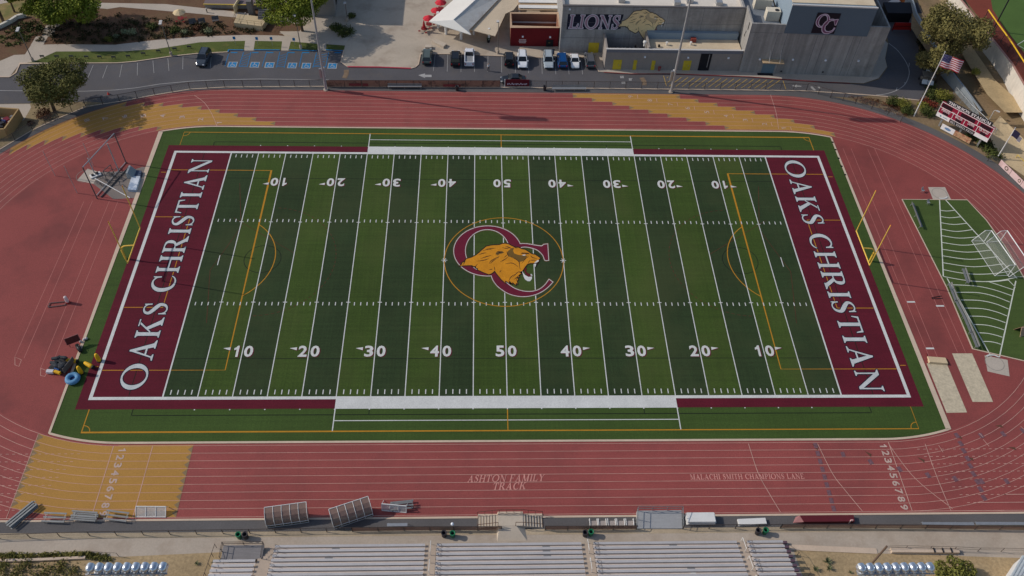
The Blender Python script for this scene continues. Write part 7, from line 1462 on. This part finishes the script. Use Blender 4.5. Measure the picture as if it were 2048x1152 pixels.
# plaza furniture
def umbrella(label, p, colr, closed=False, rz=0.0, rad=1.2):
    o = thing('patio_umbrella', label, 'umbrella', (*p, .01), rz, 'patio umbrellas'); m = M('umbrella_cloth_' + str(colr), S(*colr), .8, .08); MB().bar((0, 0, 0), (0, 0, 2.5), .03).build('pole', m_steel, o)
    if closed: MB().lathe([(.26, .95), (.3, 1.2), (.16, 2.1), (.03, 2.6)], (0, 0, 0), 8).build('canopy', m, o)
    else: MB().lathe([(rad, 2.0), (rad * .55, 2.32), (.03, 2.62)], (0, 0, 0), 8, cap=False).build('canopy', m, o)
    MB().lathe([(.62, .70), (.62, .74)], (0, 0, 0), 12).build('table_top', M('table_red', S(132, 40, 40), .7, .1), o)
    for k in range(4): a = k * math.pi / 2 + .4; MB().box((1.0 * math.cos(a), 1.0 * math.sin(a), .40), (.42, .42, .05), a).build('seat', MATS['table_red'], o); 
    q = MB()
    for k in range(4): a = k * math.pi / 2 + .4; q.bar((0, 0, .1), (1.0 * math.cos(a), 1.0 * math.sin(a), .4), .03)
    q.build('table_frame', m_blk, o)
RC = (206, 46, 60)
umbrella('closed red umbrella over a red table at the plaza front', Z3(425, 305), (168, 30, 40), True)
for x, y, lab in ((472, 248, 'open red umbrella touching the white canopy corner'), (545, 172, 'open red umbrella in the middle of the row along the canopy'), (586, 96, 'open red umbrella at the top edge of the photo')):
    umbrella(lab, Z3(x, y + 14), RC)
umbrella('cream umbrella over the garden seating', Z1(1745, 205), (214, 190, 150), rz=.3, rad=1.25)
for x, y, w_, lab in ((465, 462, 1.2, 'small square concrete bench block on the plaza'), (570, 440, 0, 'long skewed concrete bench on the plaza')):
    o = thing('concrete_bench', lab, 'bench', (*Z3(x, y), .004)); mb_ = m_sc
    if w_: MB().box((0, 0, 0), (1.25, .9, .5)).build('block', mb_, o)
    else:
        P = [Z3(500, 415), Z3(610, 468), Z3(640, 440), Z3(545, 395)]; MB().prism(P, .004, .5).build('block', mb_, o, world=True)
o = thing('plant_pot', 'dark green pot plant beside the tan canopy column', 'plant pot', (*Z3(1042, 405), .004)); MB().lathe([(.26, 0), (.36, .6)], (0, .0, 0), 12).build('pot', m_blk, o); leaves([(0, 0, .95, .42, .4)], 160, .14, 77, .3).build('foliage', M('pot_leaves', S(52, 84, 52), .7, .2), o)
for i, (x, y, lab) in enumerate(((30, 235, 'dark lounge chair left of the garden group'), (120, 230, 'dark lounge chair in the middle of the garden group'), (250, 210, 'dark lounge chair nearest the stair landing'))):
    o = thing('lounge_chair', lab, 'chair', (*Z2(x, y), 0), .3, 'garden lounge chairs'); MB().box((0, 0, .35), (1.3, .7, .08)).build('seat', m_dk, o); MB().hexa([(-.65, .3, .4), (.65, .3, .4), (.65, .36, .4), (-.65, .36, .4)], [(-.65, .55, 1.0), (.65, .55, 1.0), (.65, .6, 1.0), (-.65, .6, 1.0)]).build('backrest', m_dk, o); q = MB()
    for xx in (-.55, .55):
        for yy in (-.28, .28): q.box((xx, yy, 0), (.06, .06, .36))
    q.each('leg', m_blk, o)
q = MB(); q.lathe([(.25, 0), (.05, .45), (.04, .5)], (*Z1(1042, 905), 0), 10); tag(q.build('traffic_cone', M('cone_orange', S(210, 70, 60), .7, .05)), 'small red traffic cone on the road by the far left fence', 'cone')
for i, (x, y, lab) in enumerate(((1482, 660, 'sandy pothole stain bag'),)): pass
stn = MB()
for P in ([Z2(1480, 750), Z2(1500, 670)], [Z4(880, 745), Z4(905, 820)]): stn.ribbon(smooth_pts([P[0], ((P[0][0] + P[1][0]) / 2 + .2, (P[0][1] + P[1][1]) / 2), P[1]], 4, False), .9, .0105)
stn.build('road_stain', M('pale_stain', S(128, 108, 88), .95, .35, 1.5, .2, 5), rd, world=True)
o = thing('low_wall', 'low tan bench wall behind the near right walkway', 'wall', (*YG(940, 800), 0)); MB().wall([YG(560, 795), YG(1310, 800)], .55, 0, .45).build('wall', m_kerb, o, world=True)
for x in (1030, 1125, 1220): MB().box((*YG(x, 800), .451), (.12, .6, .1)).build('skate_stop', m_blk, o, world=True)
o = thing('metal_shed', 'white corrugated metal shed at the bottom right corner', 'shed', (*G(2030, 1170), 0)); A = [G(1998, 1140), G(2022, 1112), G(2110, 1112), G(2086, 1205)]; c0, c1 = Vector((*G(2002, 1166), 0)), Vector((*G(2027, 1128), 0)); d_ = Vector((1, .05, 0)) * 8
MB().prism([tuple(c0[:2]), tuple(c1[:2]), tuple((c1 + d_)[:2]), tuple((c0 + d_)[:2])], 0, 2.2).build('wall', M('white_shed_wall', S(226, 226, 226), .6, .06, .5, .04, 4, stretch=[((1, 2.2, .1), .12)]), o, world=True); q = MB()
for k in range(16):
    f0 = k * .5; a, b = c0 + Vector((1, .05, 0)) * f0, c1 + Vector((1, .05, 0)) * f0; q.hexa([(a.x - .05, a.y - .1, 2.2), (a.x + .35, a.y - .1, 2.2), (b.x + .35, b.y + .1, 2.2), (b.x - .05, b.y + .1, 2.2)], [(a.x + .02, a.y - .1, 2.3), (a.x + .28, a.y - .1, 2.3), (b.x + .28, b.y + .1, 2.3), (b.x + .02, b.y + .1, 2.3)])
q.build('corrugated_roof', M('grey_shed_roof', S(190, 196, 198), .5, .05), o, world=True)
o = thing('retaining_blocks', 'pale stepped block kerb along the left hedge path', 'wall', (*YB(300, 870), 0)); MB().wall([YB(0, 885), YB(440, 872), YB(880, 852)], .3, 0, .3).build('wall', m_kerb, o, world=True)
# one person standing in an empty stall
me = bpy.data.meshes.new('person'); pv = [(0, 0, .98), (0, .01, 1.2), (0, .01, 1.4), (0, 0, 1.52), (0, -.02, 1.66), (.1, 0, .9), (.12, -.03, .5), (.13, .02, .08), (.13, -.12, .04), (-.1, 0, .9), (-.12, .02, .5), (-.13, .06, .08), (-.13, -.08, .04), (.19, 0, 1.42), (.25, .02, 1.15), (.26, -.08, .92), (.265, -.12, .82), (-.19, 0, 1.42), (-.25, .02, 1.15), (-.26, -.08, .92), (-.265, -.12, .82)]
pe = [(0, 1), (1, 2), (2, 3), (3, 4), (0, 5), (5, 6), (6, 7), (7, 8), (0, 9), (9, 10), (10, 11), (11, 12), (2, 13), (13, 14), (14, 15), (15, 16), (2, 17), (17, 18), (18, 19), (19, 20)]
pr = [.15, .14, .16, .06, .1, .095, .065, .045, .05, .095, .065, .045, .05, .07, .05, .035, .04, .07, .05, .035, .04]
me.from_pydata(pv, pe, []); po = bpy.data.objects.new('person', me); col.objects.link(po); sk = po.modifiers.new('skin', 'SKIN'); po.modifiers.new('sub', 'SUBSURF').levels = 1
sv = me.skin_vertices[0].data
for i, q in enumerate(pr): sv[i].radius = (q, q * (.75 if i < 3 else 1))
sv[0].use_root = True
bpy.context.view_layer.update(); dg = bpy.context.evaluated_depsgraph_get(); m2 = bpy.data.meshes.new_from_object(po.evaluated_get(dg)); po.modifiers.clear(); po.data = m2; bpy.data.meshes.remove(me)
m2.materials.clear()
for mm in (M('white_shirt', S(228, 226, 224), .8, .05), M('dark_trousers', S(50, 50, 60), .8, .05), M('skin_tone', S(176, 126, 100), .6, .05), M('dark_hair', S(48, 38, 32), .8, .05)): m2.materials.append(mm)
for f in m2.polygons:
    c = f.center; f.material_index = 3 if c.z > 1.68 or (c.z > 1.58 and c.y > .02) else 2 if c.z > 1.48 or (abs(c.x) > .2 and c.z < 1.12) else 0 if c.z > .95 else 1; f.use_smooth = True
po.location = (*Z3(1041, 682), .012); po.rotation_euler = (0, 0, .6); tag(po, 'person in white shirt and dark trousers standing in an empty parking stall', 'person')
